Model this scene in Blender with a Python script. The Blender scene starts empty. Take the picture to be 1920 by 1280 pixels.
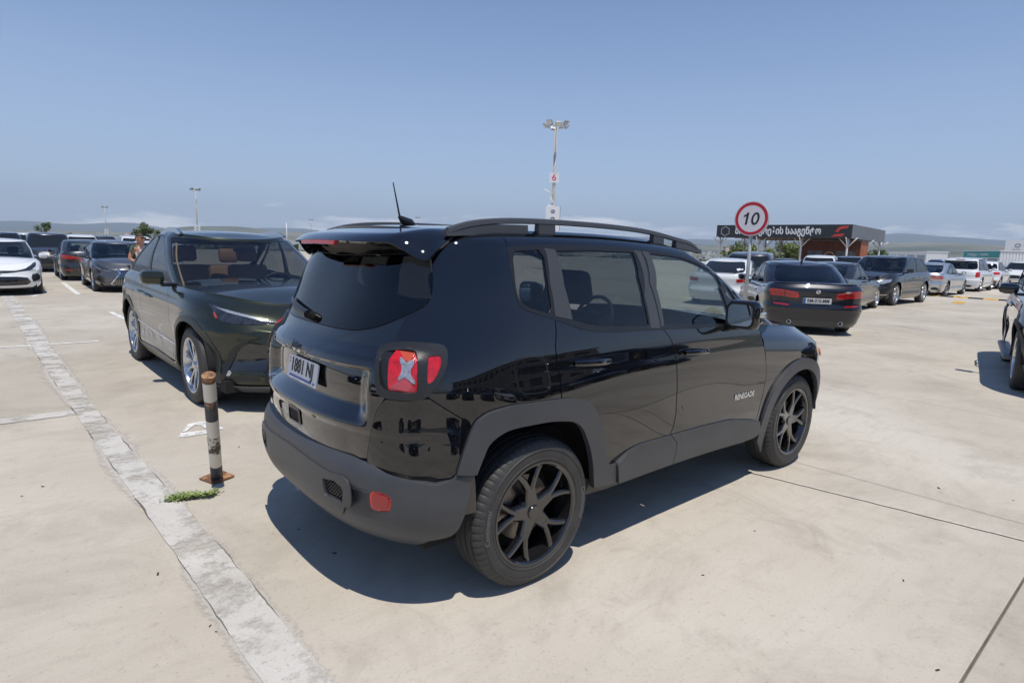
import bpy, bmesh, math, random
import numpy as np
from mathutils import Vector, Matrix, geometry, noise
from math import radians, sin, cos, pi, sqrt, atan2, exp
random.seed(7)
D = bpy.data
scene = bpy.context.scene
C = scene.collection
# ------------------------------------------------------------ camera
CP = np.array([-1.7778, -2.7507, 1.5431]); YAW, PITCH, ROLL, FPX = radians(49.3882), radians(-8.8617), radians(1.6203), 1110.16
FW = np.array([cos(PITCH)*cos(YAW), cos(PITCH)*sin(YAW), sin(PITCH)])
_r = np.cross(FW, [0, 0, 1.]); _r /= np.linalg.norm(_r); _u = np.cross(_r, FW)
RT = _r*cos(ROLL)+_u*sin(ROLL); UP = -_r*sin(ROLL)+_u*cos(ROLL)
cam = D.cameras.new('camera'); camo = D.objects.new('camera', cam); C.objects.link(camo)
cam.sensor_width = 36; cam.lens = FPX/1920*36; cam.clip_start = .05; cam.clip_end = 60000
camo.matrix_world = Matrix(((RT[0], UP[0], -FW[0], CP[0]), (RT[1], UP[1], -FW[1], CP[1]), (RT[2], UP[2], -FW[2], CP[2]), (0, 0, 0, 1)))
scene.camera = camo
scene.render.resolution_x = 1024; scene.render.resolution_y = 682
def proj(P):
    d = np.asarray(P, float)-CP; z = d@FW
    return np.stack([960+FPX*(d@RT)/z, 640-FPX*(d@UP)/z], -1)
def ray(x, y): return FW+RT*(x-960)/FPX-UP*(y-640)/FPX
def G(x, y, z=0., ax=2):
    d = ray(x, y); t = (z-CP[ax])/d[ax]; return CP+d*t
# ------------------------------------------------------------ light
SUNV = Vector((-.10, -.31, 1.)).normalized()      # towards the sun
elev = math.asin(SUNV.z); az = atan2(SUNV.x, SUNV.y)
w = D.worlds.new('World'); scene.world = w; w.use_nodes = True
nt = w.node_tree; nt.nodes.clear(); N = nt.nodes.new; K = nt.links.new
out = N('ShaderNodeOutputWorld'); bg = N('ShaderNodeBackground'); sky = N('ShaderNodeTexSky')
sky.sky_type = 'NISHITA'; sky.sun_disc = False; sky.sun_elevation = elev; sky.sun_rotation = az
sky.altitude = 1500; sky.air_density = 1.0; sky.dust_density = .15; sky.ozone_density = 2.2
bg.inputs['Strength'].default_value = .105
# low cumulus along the horizon, laid out by direction
tc = N('ShaderNodeTexCoord'); sx = N('ShaderNodeSeparateXYZ'); K(tc.outputs['Generated'], sx.inputs[0])
mp = N('ShaderNodeMapping'); mp.inputs['Scale'].default_value = (5.5, 5.5, 34); K(tc.outputs['Generated'], mp.inputs['Vector'])
nz = N('ShaderNodeTexNoise'); nz.inputs['Scale'].default_value = 1.; nz.inputs['Detail'].default_value = 7; nz.inputs['Roughness'].default_value = .62; K(mp.outputs[0], nz.inputs['Vector'])
band = N('ShaderNodeValToRGB'); e = band.color_ramp.elements
e[0].position = .0; e[0].color = (1, 1, 1, 1); e[1].position = .085; e[1].color = (0, 0, 0, 1)
e2 = band.color_ramp.elements.new(.045); e2.color = (.7, .7, .7, 1)
K(sx.outputs['Z'], band.inputs[0])
thr = N('ShaderNodeMath'); thr.operation = 'MULTIPLY_ADD'; K(band.outputs[0], thr.inputs[0]); thr.inputs[1].default_value = .42; thr.inputs[2].default_value = -.812
ad = N('ShaderNodeMath'); ad.operation = 'ADD'; K(nz.outputs[0], ad.inputs[0]); K(thr.outputs[0], ad.inputs[1])
cl = N('ShaderNodeMath'); cl.operation = 'MULTIPLY'; cl.use_clamp = True; K(ad.outputs[0], cl.inputs[0]); cl.inputs[1].default_value = 8.
cm = N('ShaderNodeMath'); cm.operation = 'MULTIPLY'; K(cl.outputs[0], cm.inputs[0]); cm.inputs[1].default_value = .9
hr = N('ShaderNodeValToRGB'); e = hr.color_ramp.elements; e[0].position = 0.; e[0].color = (.95,)*3+(1,); e[1].position = .62; e[1].color = (0, 0, 0, 1)
for p_, v_ in ((.06, .82), (.14, .58), (.28, .28), (.42, .10)): q_ = hr.color_ramp.elements.new(p_); q_.color = (v_,)*3+(1,)
K(sx.outputs['Z'], hr.inputs[0]); hz = N('ShaderNodeMix'); hz.data_type = 'RGBA'; K(hr.outputs[0], hz.inputs[0]); tn = N('ShaderNodeVectorMath'); tn.operation = 'MULTIPLY'; tn.inputs[1].default_value = (.82, .95, 1.12); K(sky.outputs[0], tn.inputs[0]); K(tn.outputs[0], hz.inputs[6]); hz.inputs[7].default_value = (3.7, 4.6, 5.9, 1)
mx = N('ShaderNodeMix'); mx.data_type = 'RGBA'; K(cm.outputs[0], mx.inputs[0]); K(hz.outputs[2], mx.inputs[6]); mx.inputs[7].default_value = (12., 11.8, 11.6, 1)
K(mx.outputs[2], bg.inputs['Color']); K(bg.outputs[0], out.inputs[0])
sl = D.lights.new('sun', 'SUN'); sl.energy = 3.6; sl.angle = radians(.53); sl.color = (1, .945, .85)
so = D.objects.new('sun', sl); C.objects.link(so); so.rotation_euler = SUNV.to_track_quat('Z', 'Y').to_euler(); so.location = (0, 0, 30)
vs = scene.view_settings; vs.view_transform = 'Standard'; vs.look = 'None'; vs.exposure = .26; vs.gamma = 1
scene.render.engine = 'CYCLES'
# ------------------------------------------------------------ materials
MATS = {}
def pbr(name, col, rough=.5, metal=0., coat=0., coatr=.03, spec=.5, noisev=0., nscale=8., bump=0., bscale=60., trans=0., emit=None):
    if name in MATS: return MATS[name]
    m = D.materials.new(name); m.use_nodes = True; t = m.node_tree; b = t.nodes['Principled BSDF']
    b.inputs['Base Color'].default_value = (*col, 1); b.inputs['Roughness'].default_value = rough; b.inputs['Metallic'].default_value = metal
    b.inputs['Coat Weight'].default_value = coat; b.inputs['Coat Roughness'].default_value = coatr; b.inputs['Specular IOR Level'].default_value = spec
    b.inputs['Transmission Weight'].default_value = trans
    if emit: b.inputs['Emission Color'].default_value = (*emit, 1); b.inputs['Emission Strength'].default_value = 1
    if noisev or bump:
        c = t.nodes.new('ShaderNodeTexCoord')
    if noisev:
        n = t.nodes.new('ShaderNodeTexNoise'); n.inputs['Scale'].default_value = nscale; n.inputs['Detail'].default_value = 6; n.inputs['Roughness'].default_value = .65
        t.links.new(c.outputs['Object'], n.inputs['Vector'])
        r = t.nodes.new('ShaderNodeMapRange'); r.inputs[1].default_value = .3; r.inputs[2].default_value = .7; r.inputs[3].default_value = 1-noisev; r.inputs[4].default_value = 1+noisev
        t.links.new(n.outputs[0], r.inputs[0])
        v = t.nodes.new('ShaderNodeVectorMath'); v.operation = 'SCALE'; v.inputs[0].default_value = col; t.links.new(r.outputs[0], v.inputs['Scale'])
        t.links.new(v.outputs[0], b.inputs['Base Color'])
    if bump:
        n2 = t.nodes.new('ShaderNodeTexNoise'); n2.inputs['Scale'].default_value = bscale; n2.inputs['Detail'].default_value = 4
        t.links.new(c.outputs['Object'], n2.inputs['Vector'])
        bp = t.nodes.new('ShaderNodeBump'); bp.inputs['Strength'].default_value = bump; bp.inputs['Distance'].default_value = .002
        t.links.new(n2.outputs[0], bp.inputs['Height']); t.links.new(bp.outputs[0], b.inputs['Normal'])
    MATS[name] = m; return m
def glass(name, tint, refl=(1, 1, 1)):
    """car window: tinted pane, see-through by tint, mirror by Fresnel"""
    if name in MATS: return MATS[name]
    m = D.materials.new(name); m.use_nodes = True; t = m.node_tree; t.nodes.clear()
    o = t.nodes.new('ShaderNodeOutputMaterial'); a = t.nodes.new('ShaderNodeBsdfTransparent'); a.inputs[0].default_value = (*tint, 1)
    g = t.nodes.new('ShaderNodeBsdfGlossy'); g.inputs['Roughness'].default_value = .0; g.inputs[0].default_value = (*refl, 1)
    f = t.nodes.new('ShaderNodeFresnel'); ge = t.nodes.new('ShaderNodeNewGeometry'); io = t.nodes.new('ShaderNodeMapRange')   # thin pane: same reflectance from both sides
    io.inputs[3].default_value = 1.55; io.inputs[4].default_value = 1/1.55; t.links.new(ge.outputs['Backfacing'], io.inputs[0]); t.links.new(io.outputs[0], f.inputs[0])
    x = t.nodes.new('ShaderNodeMixShader'); t.links.new(f.outputs[0], x.inputs[0]); t.links.new(a.outputs[0], x.inputs[1]); t.links.new(g.outputs[0], x.inputs[2])
    t.links.new(x.outputs[0], o.inputs[0]); MATS[name] = m; return m
def paint(name, col, metal=0.): return pbr('paint_'+name, col, .32 if metal else .03, metal, 1., .012, .3)
M_BLACKPAINT = paint('black', (.0035, .0038, .005)); M_BLACKPAINT.node_tree.nodes['Principled BSDF'].inputs['Coat IOR'].default_value = 1.58
M_GLOSS = pbr('gloss_trim', (.004, .004, .005), .02, 0, 1., .01, .4); M_GLOSS.node_tree.nodes['Principled BSDF'].inputs['Coat IOR'].default_value = 1.66
M_CLAD = pbr('grey_plastic', (.050, .053, .060), .40, 0, 0, spec=.5, noisev=.12, nscale=5, bump=.25, bscale=900)
M_TRIM = pbr('satin_black', (.014, .014, .015), .32)
M_DARK = pbr('dark_void', (.006, .006, .007), .8)
M_RUB = pbr('rubber', (.02, .02, .02), .6)
M_CHROME = pbr('chrome', (.8, .81, .83), .08, 1.)
M_SILVER = pbr('alloy_silver', (.62, .63, .65), .22, 1.)
M_RIMBLK = pbr('rim_black', (.010, .010, .011), .12, 0, 1., .03)
M_IRON = pbr('brake_iron', (.23, .2, .18), .4, .8, noisev=.3, nscale=30)
M_RED = pbr('lamp_red', (.52, .006, .010), .12, 0, 1., .02, noisev=.35, nscale=45, bump=.8, bscale=140)
M_REDD = pbr('lamp_red_dark', (.28, .004, .008), .15, 0, 1., .02)
M_LAMPW = pbr('lamp_clear', (.5, .52, .55), .16, .6, 1., .02, noisev=.25, nscale=60)
M_AMBER = pbr('lamp_amber', (.75, .16, .01), .15, 0, 1., .02)
M_WHITE = pbr('white_print', (.72, .73, .75), .4)
M_BLKPRINT = pbr('black_print', (.012, .012, .014), .5)
M_BLUE = pbr('blue_print', (.03, .1, .42), .4)
M_SEAT = pbr('seat_dark', (.022, .022, .025), .7)
M_TAN = pbr('seat_tan', (.46, .25, .13), .6)
M_TANLT = pbr('pillar_tan', (.42, .29, .18), .7)
G_PRIV = glass('glass_privacy', (.24, .26, .27))
G_FRONT = glass('glass_front_door', (.72, .77, .76))
G_CLEAR = glass('glass_clear', (.5, .56, .54))
G_MID = glass('glass_tinted', (.32, .36, .36))
G_FAR = pbr('glass_far', (.012, .014, .016), .03, 0, 0, spec=.6)
# ------------------------------------------------------------ object helpers
def link(name, me, mat, parent=None, smooth=True):
    o = D.objects.new(name, me); C.objects.link(o)
    if mat is not None:
        for m in (mat if isinstance(mat, (list, tuple)) else [mat]): me.materials.append(m)
    if smooth is True and len(me.polygons): me.polygons.foreach_set('use_smooth', [True]*len(me.polygons))
    if parent: o.parent = parent
    return o
def empty(name, loc=(0, 0, 0), rz=0., parent=None):
    o = D.objects.new(name, None); C.objects.link(o); o.location = loc; o.rotation_euler = (0, 0, rz); o.empty_display_size = .2
    if parent: o.parent = parent
    return o
def tag(o, label, cat, group=None, kind=None):
    if label: o['label'] = label
    if cat: o['category'] = cat
    if group: o['group'] = group
    if kind: o['kind'] = kind
    return o
def struct(o): o['kind'] = 'structure'; return o
class MB:
    """collects simple shapes into one mesh"""
    def __init__(s): s.v = []; s.f = []; s.m = []
    def add(s, v, f, m=0):
        b = len(s.v); s.v += [tuple(map(float, p)) for p in v]; s.f += [tuple(b+i for i in q) for q in f]; s.m += [m]*len(f); return s
    def box(s, a, b, m=0, bev=0.):
        (x0, y0, z0), (x1, y1, z1) = a, b
        if x0 > x1: x0, x1 = x1, x0
        if y0 > y1: y0, y1 = y1, y0
        if z0 > z1: z0, z1 = z1, z0
        if bev <= 0:
            v = [(x, y, z) for z in (z0, z1) for y in (y0, y1) for x in (x0, x1)]
            return s.add(v, [(0, 2, 3, 1), (4, 5, 7, 6), (0, 1, 5, 4), (2, 6, 7, 3), (0, 4, 6, 2), (1, 3, 7, 5)], m)
        bm = bmesh.new(); bmesh.ops.create_cube(bm, size=1)
        for q in bm.verts: q.co = Vector((x0+(q.co.x+.5)*(x1-x0), y0+(q.co.y+.5)*(y1-y0), z0+(q.co.z+.5)*(z1-z0)))
        bmesh.ops.bevel(bm, geom=bm.edges[:], offset=bev, segments=2, profile=.5, affect='EDGES')
        bm.verts.index_update(); s.add([q.co for q in bm.verts], [[q.index for q in f.verts] for f in bm.faces], m); bm.free(); return s
    def tube(s, pts, r, n=8, m=0, cap=True):
        pts = [Vector(p) for p in pts]; rs = r if isinstance(r, (list, tuple)) else [r]*len(pts); rings = []; up = None
        for i, p in enumerate(pts):
            d = (pts[min(i+1, len(pts)-1)]-pts[max(i-1, 0)]).normalized()
            if up is None: up = d.orthogonal().normalized()
            up = (up-d*up.dot(d)).normalized(); q = d.cross(up)
            rings.append([p+(up*cos(2*pi*k/n)+q*sin(2*pi*k/n))*rs[i] for k in range(n)])
        v = [x for g in rings for x in g]; f = []
        for i in range(len(pts)-1):
            for k in range(n): f.append((i*n+k, i*n+(k+1) % n, (i+1)*n+(k+1) % n, (i+1)*n+k))
        if cap: f.append(tuple(range(n-1, -1, -1))); f.append(tuple((len(pts)-1)*n+k for k in range(n)))
        return s.add(v, f, m)
    def lathe(s, prof, axis='y', n=48, c=(0, 0, 0), m=0):
        """prof: (r, a) along axis"""
        v = []
        for r, a in prof:
            for k in range(n):
                t = 2*pi*k/n
                p = {'y': (r*cos(t), a, r*sin(t)), 'z': (r*cos(t), r*sin(t), a), 'x': (a, r*cos(t), r*sin(t))}[axis]
                v.append((p[0]+c[0], p[1]+c[1], p[2]+c[2]))
        f = [(i*n+k, i*n+(k+1) % n, (i+1)*n+(k+1) % n, (i+1)*n+k) for i in range(len(prof)-1) for k in range(n)]
        return s.add(v, f, m)
    def prism(s, poly, fn, d, m=0):
        """poly 2d -> fn(a,b,depth) 3d"""
        n = len(poly); v = [fn(a, b, 0) for a, b in poly]+[fn(a, b, d) for a, b in poly]
        f = [tuple(range(n)), tuple(range(2*n-1, n-1, -1))]+[(i, (i+1) % n, n+(i+1) % n, n+i) for i in range(n)]
        return s.add(v, f, m)
    def xf(s, M):
        s.v = [tuple(M@Vector(p)) for p in s.v]; return s
    def me(s, name='m', recalc=True):
        me = D.meshes.new(name); me.from_pydata(s.v, [], s.f); me.polygons.foreach_set('material_index', s.m)
        if recalc:
            bm = bmesh.new(); bm.from_mesh(me); bmesh.ops.recalc_face_normals(bm, faces=bm.faces[:]); bm.to_mesh(me); bm.free()
        me.update(); return me
    def obj(s, name, mat, parent=None, smooth=False, recalc=True):
        o = link(name, s.me(name, recalc), mat, parent, smooth)
        if smooth == 'auto': autosm(o.data)
        return o
def autosm(me, ang=35):
    me.polygons.foreach_set('use_smooth', [True]*len(me.polygons))
    bm = bmesh.new(); bm.from_mesh(me); a = radians(ang)
    for e in bm.edges: e.smooth = not (len(e.link_faces) == 2 and e.calc_face_angle(0) > a)
    bm.to_mesh(me); bm.free()
def text_mesh(s, size=1., bold=.0, extrude=0., shear=0., align='CENTER'):
    cu = D.curves.new('t', 'FONT'); cu.body = s; cu.size = size; cu.align_x = align; cu.align_y = 'CENTER'; cu.offset = bold; cu.extrude = extrude; cu.shear = shear
    cu.resolution_u = 3
    o = D.objects.new('t', cu); C.objects.link(o); dg = bpy.context.evaluated_depsgraph_get(); me = D.meshes.new_from_object(o.evaluated_get(dg))
    D.objects.remove(o); return me
def text_obj(name, s, M, size, mat, parent=None, bold=0., extrude=.002, shear=0., sx=1., fit=None):
    me = text_mesh(s, size, bold, extrude, shear)
    if fit:
        xs = [v.co.x for v in me.vertices]; k = fit/(max(xs)-min(xs)); sx = k
    for v in me.vertices: v.co = M@Vector((v.co.x*sx, v.co.y, v.co.z))
    me.materials.clear(); return link(name, me, mat, parent, smooth=False)
# ------------------------------------------------------------ smooth tables
class Spl:
    """natural cubic through (x,y), linear outside"""
    def __init__(s, pts):
        x = np.array([p[0] for p in pts], float); y = np.array([p[1] for p in pts], float); n = len(x); h = np.diff(x)
        A = np.eye(n); b = np.zeros(n)
        for i in range(1, n-1):
            A[i, i-1] = h[i-1]; A[i, i] = 2*(h[i-1]+h[i]); A[i, i+1] = h[i]; b[i] = 6*((y[i+1]-y[i])/h[i]-(y[i]-y[i-1])/h[i-1])
        s.x, s.y, s.h, s.m = x, y, h, np.linalg.solve(A, b)
    def __call__(s, q):
        q = np.asarray(q, float); qc = np.clip(q, s.x[0], s.x[-1]); i = np.clip(np.searchsorted(s.x, qc)-1, 0, len(s.h)-1)
        h = s.h[i]; a = (s.x[i+1]-qc)/h; b = (qc-s.x[i])/h
        return a*s.y[i]+b*s.y[i+1]+((a**3-a)*s.m[i]+(b**3-b)*s.m[i+1])*h*h/6
class Pch(Spl):
    """monotone cubic"""
    def __init__(s, pts):
        x = np.array([p[0] for p in pts], float); y = np.array([p[1] for p in pts], float); h = np.diff(x); d = np.diff(y)/h; m = np.zeros(len(x))
        for i in range(1, len(x)-1):
            if d[i-1]*d[i] > 0:
                w1, w2 = 2*h[i]+h[i-1], h[i]+2*h[i-1]; m[i] = (w1+w2)/(w1/d[i-1]+w2/d[i])
        m[0], m[-1] = d[0], d[-1]; s.x, s.y, s.h, s.m = x, y, h, m
    def __call__(s, q):
        q = np.clip(np.asarray(q, float), s.x[0], s.x[-1]); i = np.clip(np.searchsorted(s.x, q)-1, 0, len(s.h)-1); h = s.h[i]; t = (q-s.x[i])/h
        return (2*t**3-3*t**2+1)*s.y[i]+(t**3-2*t**2+t)*h*s.m[i]+(-2*t**3+3*t**2)*s.y[i+1]+(t**3-t**2)*h*s.m[i+1]
def cr(pts, k=5):
    """Catmull-Rom through an open polyline"""
    P = [np.array(p, float) for p in pts]; P = [2*P[0]-P[1]]+P+[2*P[-1]-P[-2]]; o = []
    for i in range(1, len(P)-2):
        for j in range(k):
            t = j/k; a, b, c, d = P[i-1:i+3]; o.append(tuple(.5*(2*b+(c-a)*t+(2*a-5*b+4*c-d)*t*t+(3*b-a-3*c+d)*t**3)))
    o.append(tuple(P[-2])); return o
def sstep(a, b, x):
    t = np.clip((np.asarray(x, float)-a)/(b-a), 0, 1); return t*t*(3-2*t)
class Surf:
    flip = False; su = 1.; sv = 1.
    def PN(s, a, b):
        h = 2e-4
        P = s.P(a, b); du = s.P(a+h, b)-s.P(a-h, b); dv = s.P(a, b+h)-s.P(a, b-h)
        n = np.cross(du, dv); n /= np.maximum(np.linalg.norm(n, axis=-1, keepdims=True), 1e-12)
        return P, (-n if s.flip else n)
    grid = None; rng = (0, 3, 0, 1)
    def inv(s, f, tgt, rng=None):
        """domain point whose image under f (xyz->2d) is tgt"""
        r = rng or s.rng; key = (id(f), r)
        if s.grid is None: s.grid = {}
        if key not in s.grid:
            a, b = np.meshgrid(np.linspace(r[0], r[1], 90), np.linspace(r[2], r[3], 50), indexing='ij'); a = a.ravel(); b = b.ravel()
            s.grid[key] = (a, b, f(s.P(a, b)), f)
        a, b, q, _ = s.grid[key]; tgt = np.asarray(tgt, float)
        i = np.argmin(((q-tgt)**2).sum(1)); x = np.array([a[i], b[i]])
        for _ in range(8):
            h = 1e-4; pts = s.P(np.array([x[0], x[0]+h, x[0]]), np.array([x[1], x[1], x[1]+h])); F = f(pts)
            J = np.stack([(F[1]-F[0])/h, (F[2]-F[0])/h], 1); dlt = tgt-F[0]
            try: st = np.linalg.lstsq(J, dlt, rcond=1e-3)[0]
            except Exception: break
            x = x+np.clip(st, -.15, .15)
        return (float(x[0]), float(x[1]))
    def px(s, pts, rng=None): return [s.inv(proj, p, rng) for p in pts]
def f_side(P): return P[:, [0, 2]]
def f_end(P): return P[:, [1, 2]]
class Ring(Surf):
    """body shell: plan outlines lofted over height. u: 0 front centre, 1..2 right side, 3 rear centre; beyond that the left half"""
    flip = True
    def __init__(s, xf, xr, w, af, nf, ar, nr, z=None, warp=None, disp=None, rng=None, su=1.3):
        s.t = [Spl(q) if isinstance(q, list) else q if callable(q) else (lambda v: (lambda b: np.full_like(np.asarray(b, float), v)))(q) for q in (xf, xr, w, af, nf, ar, nr)]
        s.z = z or (lambda x, v: v); s.disp = disp; s.rng = rng or (0, 3, 0, 1); s.su = su
    def P(s, u, v):
        u = np.atleast_1d(np.asarray(u, float)); v = np.atleast_1d(np.asarray(v, float))
        sg = np.where((u < 0) | (u > 3), -1., 1.); u = np.where(u < 0, -u, u); u = np.where(u > 3, 6-u, u)
        xf, xr, w, af, nf, ar, nr = [f(v) for f in s.t]
        p1 = np.clip(u, 0, 1)*pi/2; r1 = (np.abs(np.cos(p1))**nf+np.abs(np.sin(p1))**nf)**(-1/nf)
        p3 = np.clip(3-u, 0, 1)*pi/2; r3 = (np.abs(np.cos(p3))**nr+np.abs(np.sin(p3))**nr)**(-1/nr)
        xa = xf-af; xb = xr+ar
        x = np.where(u < 1, xa+af*r1*np.cos(p1), np.where(u > 2, xb-ar*r3*np.cos(p3), xa+(xb-xa)*(u-1)))
        y = np.where(u < 1, w*r1*np.sin(p1), np.where(u > 2, w*r3*np.sin(p3), w))
        z = s.z(x, v)
        if s.disp is not None:
            d = s.disp(x, -y, z)
            nx = np.where(u < 1, np.cos(p1)**2, np.where(u > 2, -np.cos(p3)**2, 0)); ny = np.sqrt(np.maximum(0, 1-nx*nx))
            x = x+nx*d; y = y+ny*d
        return np.stack([x, -y*sg, z], -1)
class Top(Surf):
    def __init__(s, Z): s.Z = Z
    def P(s, x, y): x = np.atleast_1d(x); y = np.atleast_1d(y); return np.stack([x, y, s.Z(x, y)], -1)
def dens(poly, d, su=1., sv=1., closed=True):
    o = []
    n = len(poly)
    for i in range(n if closed else n-1):
        a, b = poly[i], poly[(i+1) % n]; L = math.hypot((b[0]-a[0])*su, (b[1]-a[1])*sv); k = max(1, int(math.ceil(L/d)))
        for j in range(k): o.append((a[0]+(b[0]-a[0])*j/k, a[1]+(b[1]-a[1])*j/k))
    if not closed: o.append(tuple(poly[-1]))
    return o
def smooth_poly(poly, it=2, keep=()):
    """Chaikin corner rounding of a closed polygon"""
    for _ in range(it):
        q = []
        for i in range(len(poly)):
            a, b = poly[i], poly[(i+1) % len(poly)]
            q += [(a[0]*.75+b[0]*.25, a[1]*.75+b[1]*.25), (a[0]*.25+b[0]*.75, a[1]*.25+b[1]*.75)]
        poly = q
    return poly
def inpoly(P, poly):
    x, y = P[:, 0], P[:, 1]; r = np.zeros(len(P), bool); n = len(poly); q = np.asarray(poly)
    for i in range(n):
        x0, y0 = q[i-1]; x1, y1 = q[i]
        if y0 == y1: continue
        c = ((y0 > y) != (y1 > y)) & (x < (x1-x0)*(y-y0)/(y1-y0)+x0); r ^= c
    return r
def shrink(poly, g, su=1., sv=1.):
    """inset a closed polygon by g metres"""
    P = np.asarray(poly, float)*[su, sv]; n = len(P)
    area = .5*sum(P[i-1][0]*P[i][1]-P[i][0]*P[i-1][1] for i in range(n)); sg = 1 if area > 0 else -1
    o = []
    for i in range(n):
        a, b, c = P[i-1], P[i], P[(i+1) % n]; d1 = b-a; d2 = c-b
        l1 = np.linalg.norm(d1) or 1; l2 = np.linalg.norm(d2) or 1; n1 = np.array([-d1[1], d1[0]])/l1*sg; n2 = np.array([-d2[1], d2[0]])/l2*sg
        k = 1+n1@n2; m = (n1+n2)/max(k, .4); o.append(tuple((b+m*g)/[su, sv]))
    return o
def panel_data(surf, outer, holes=(), off=0., depth=.015, step=.04, bstep=None, solid=False):
    su, sv = surf.su, surf.sv; bs = bstep or step*.6
    outer = dens(outer, bs, su, sv); holes = [dens(h, bs, su, sv) for h in holes]
    P = [Vector((a*su, b*sv)) for a, b in outer]; E = [(i, (i+1) % len(outer)) for i in range(len(outer))]
    for h in holes:
        b0 = len(P); P += [Vector((a*su, b*sv)) for a, b in h]; E += [(b0+i, b0+(i+1) % len(h)) for i in range(len(h))]
    A = np.array([p[:] for p in P]); lo, hi = A[:len(outer)].min(0), A[:len(outer)].max(0)
    gx = np.arange(lo[0]+step*.5, hi[0], step); gy = np.arange(lo[1]+step*.5, hi[1], step)
    if len(gx) and len(gy):
        X, Y = np.meshgrid(gx, gy); X = X+(np.arange(len(gy)) % 2)[:, None]*step*.5
        Q = np.stack([X.ravel(), Y.ravel()], 1); ok = inpoly(Q, A[:len(outer)])
        Q = Q[ok]
        if len(Q):
            dmin = np.full(len(Q), 9.)
            for p in A: dmin = np.minimum(dmin, (Q[:, 0]-p[0])**2+(Q[:, 1]-p[1])**2)
            Q = Q[dmin > (step*.45)**2]
            P += [Vector(q) for q in Q]
    r = geometry.delaunay_2d_cdt(P, E, [], 0, 1e-5)
    V = np.array([v[:] for v in r[0]]); T = np.array([f for f in r[2] if len(f) == 3])
    cen = V[T].mean(1); keep = inpoly(cen, np.array(outer)*[su, sv])
    for h in holes: keep &= ~inpoly(cen, np.array(h)*[su, sv])
    T = T[keep]
    a = V[T]; ar = (a[:, 1, 0]-a[:, 0, 0])*(a[:, 2, 1]-a[:, 0, 1])-(a[:, 2, 0]-a[:, 0, 0])*(a[:, 1, 1]-a[:, 0, 1])
    T = T[np.abs(ar) > 1e-10]; ar = ar[np.abs(ar) > 1e-10]; T = np.where((ar < 0)[:, None], T[:, ::-1], T)
    used = np.unique(T); mp = -np.ones(len(V), int); mp[used] = np.arange(len(used)); V = V[used]; T = mp[T]
    p, n = surf.PN(V[:, 0]/su, V[:, 1]/sv)
    if callable(off): p = p+n*off(p)[:, None]
    else: p = p+n*off
    if surf.flip: T = T[:, ::-1]
    verts = [tuple(x) for x in p]; nor = [tuple(x) for x in n]; F = [tuple(t) for t in T]
    cnt = {}
    for t in F:
        for i in range(3):
            e = (t[i], t[(i+1) % 3]); cnt[e] = 1
    bd = [e for e in cnt if (e[1], e[0]) not in cnt]
    if depth > 0:
        nv = {}
        en = {}
        for a, b in bd:
            d = p[b]-p[a]; o = np.cross(d, n[a]); l = np.linalg.norm(o); o = o/l if l > 0 else o
            for k in (a, b): en[k] = en.get(k, 0)+o
        for k, o in en.items():
            l = np.linalg.norm(o); o = tuple(o/l) if l > 1e-9 else tuple(n[k])
            # a 1.5 mm rolled edge, then the flange
            i0 = len(verts); q = p[k]
            verts.append(tuple(q)); nor.append(tuple(n[k]))
            e1 = q+np.array(o)*.0012-n[k]*.0015; verts.append(tuple(e1)); nor.append(o)
            verts.append(tuple(e1-n[k]*depth)); nor.append(o); nv[k] = i0
        for a, b in bd:
            A0, B0 = nv[a], nv[b]
            F.append((b, a, A0+1, B0+1)); F.append((B0+1, A0+1, A0+2, B0+2))
        if solid:
            base = len(verts)
            for k in range(len(p)): verts.append(tuple(p[k]-n[k]*(depth+.0015))); nor.append(tuple(-n[k]))
            for t in T: F.append(tuple(base+int(i) for i in t[::-1]))
    return verts, F, nor
def mk_panel(name, data, mat, parent, mirror=False):
    v, F, nor = data
    if mirror:
        v = [(a, -b, c) for a, b, c in v]; nor = [(a, -b, c) for a, b, c in nor]; F = [f[::-1] for f in F]
    me = D.meshes.new(name); me.from_pydata(v, [], [[int(i) for i in f] for f in F]); me.update()
    o = link(name, me, mat, parent)
    me.normals_split_custom_set_from_vertices(nor)
    return o
def panel(name, surf, outer, mat, parent, both=False, **k):
    d = panel_data(surf, outer, **k); o = mk_panel(name, d, mat, parent)
    if both: return o, mk_panel(name, d, mat, parent, True)
    return o
def symr(half):
    """right-half rear polygon (starts and ends on centre) -> both sides"""
    h = list(half); h[0] = (3., h[0][1]); h[-1] = (3., h[-1][1]); return h+[(6-a, b) for a, b in h[-2:0:-1]]
def symf(half):
    h = list(half); h[0] = (0., h[0][1]); h[-1] = (0., h[-1][1]); return h+[(-a, b) for a, b in h[-2:0:-1]]
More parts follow.
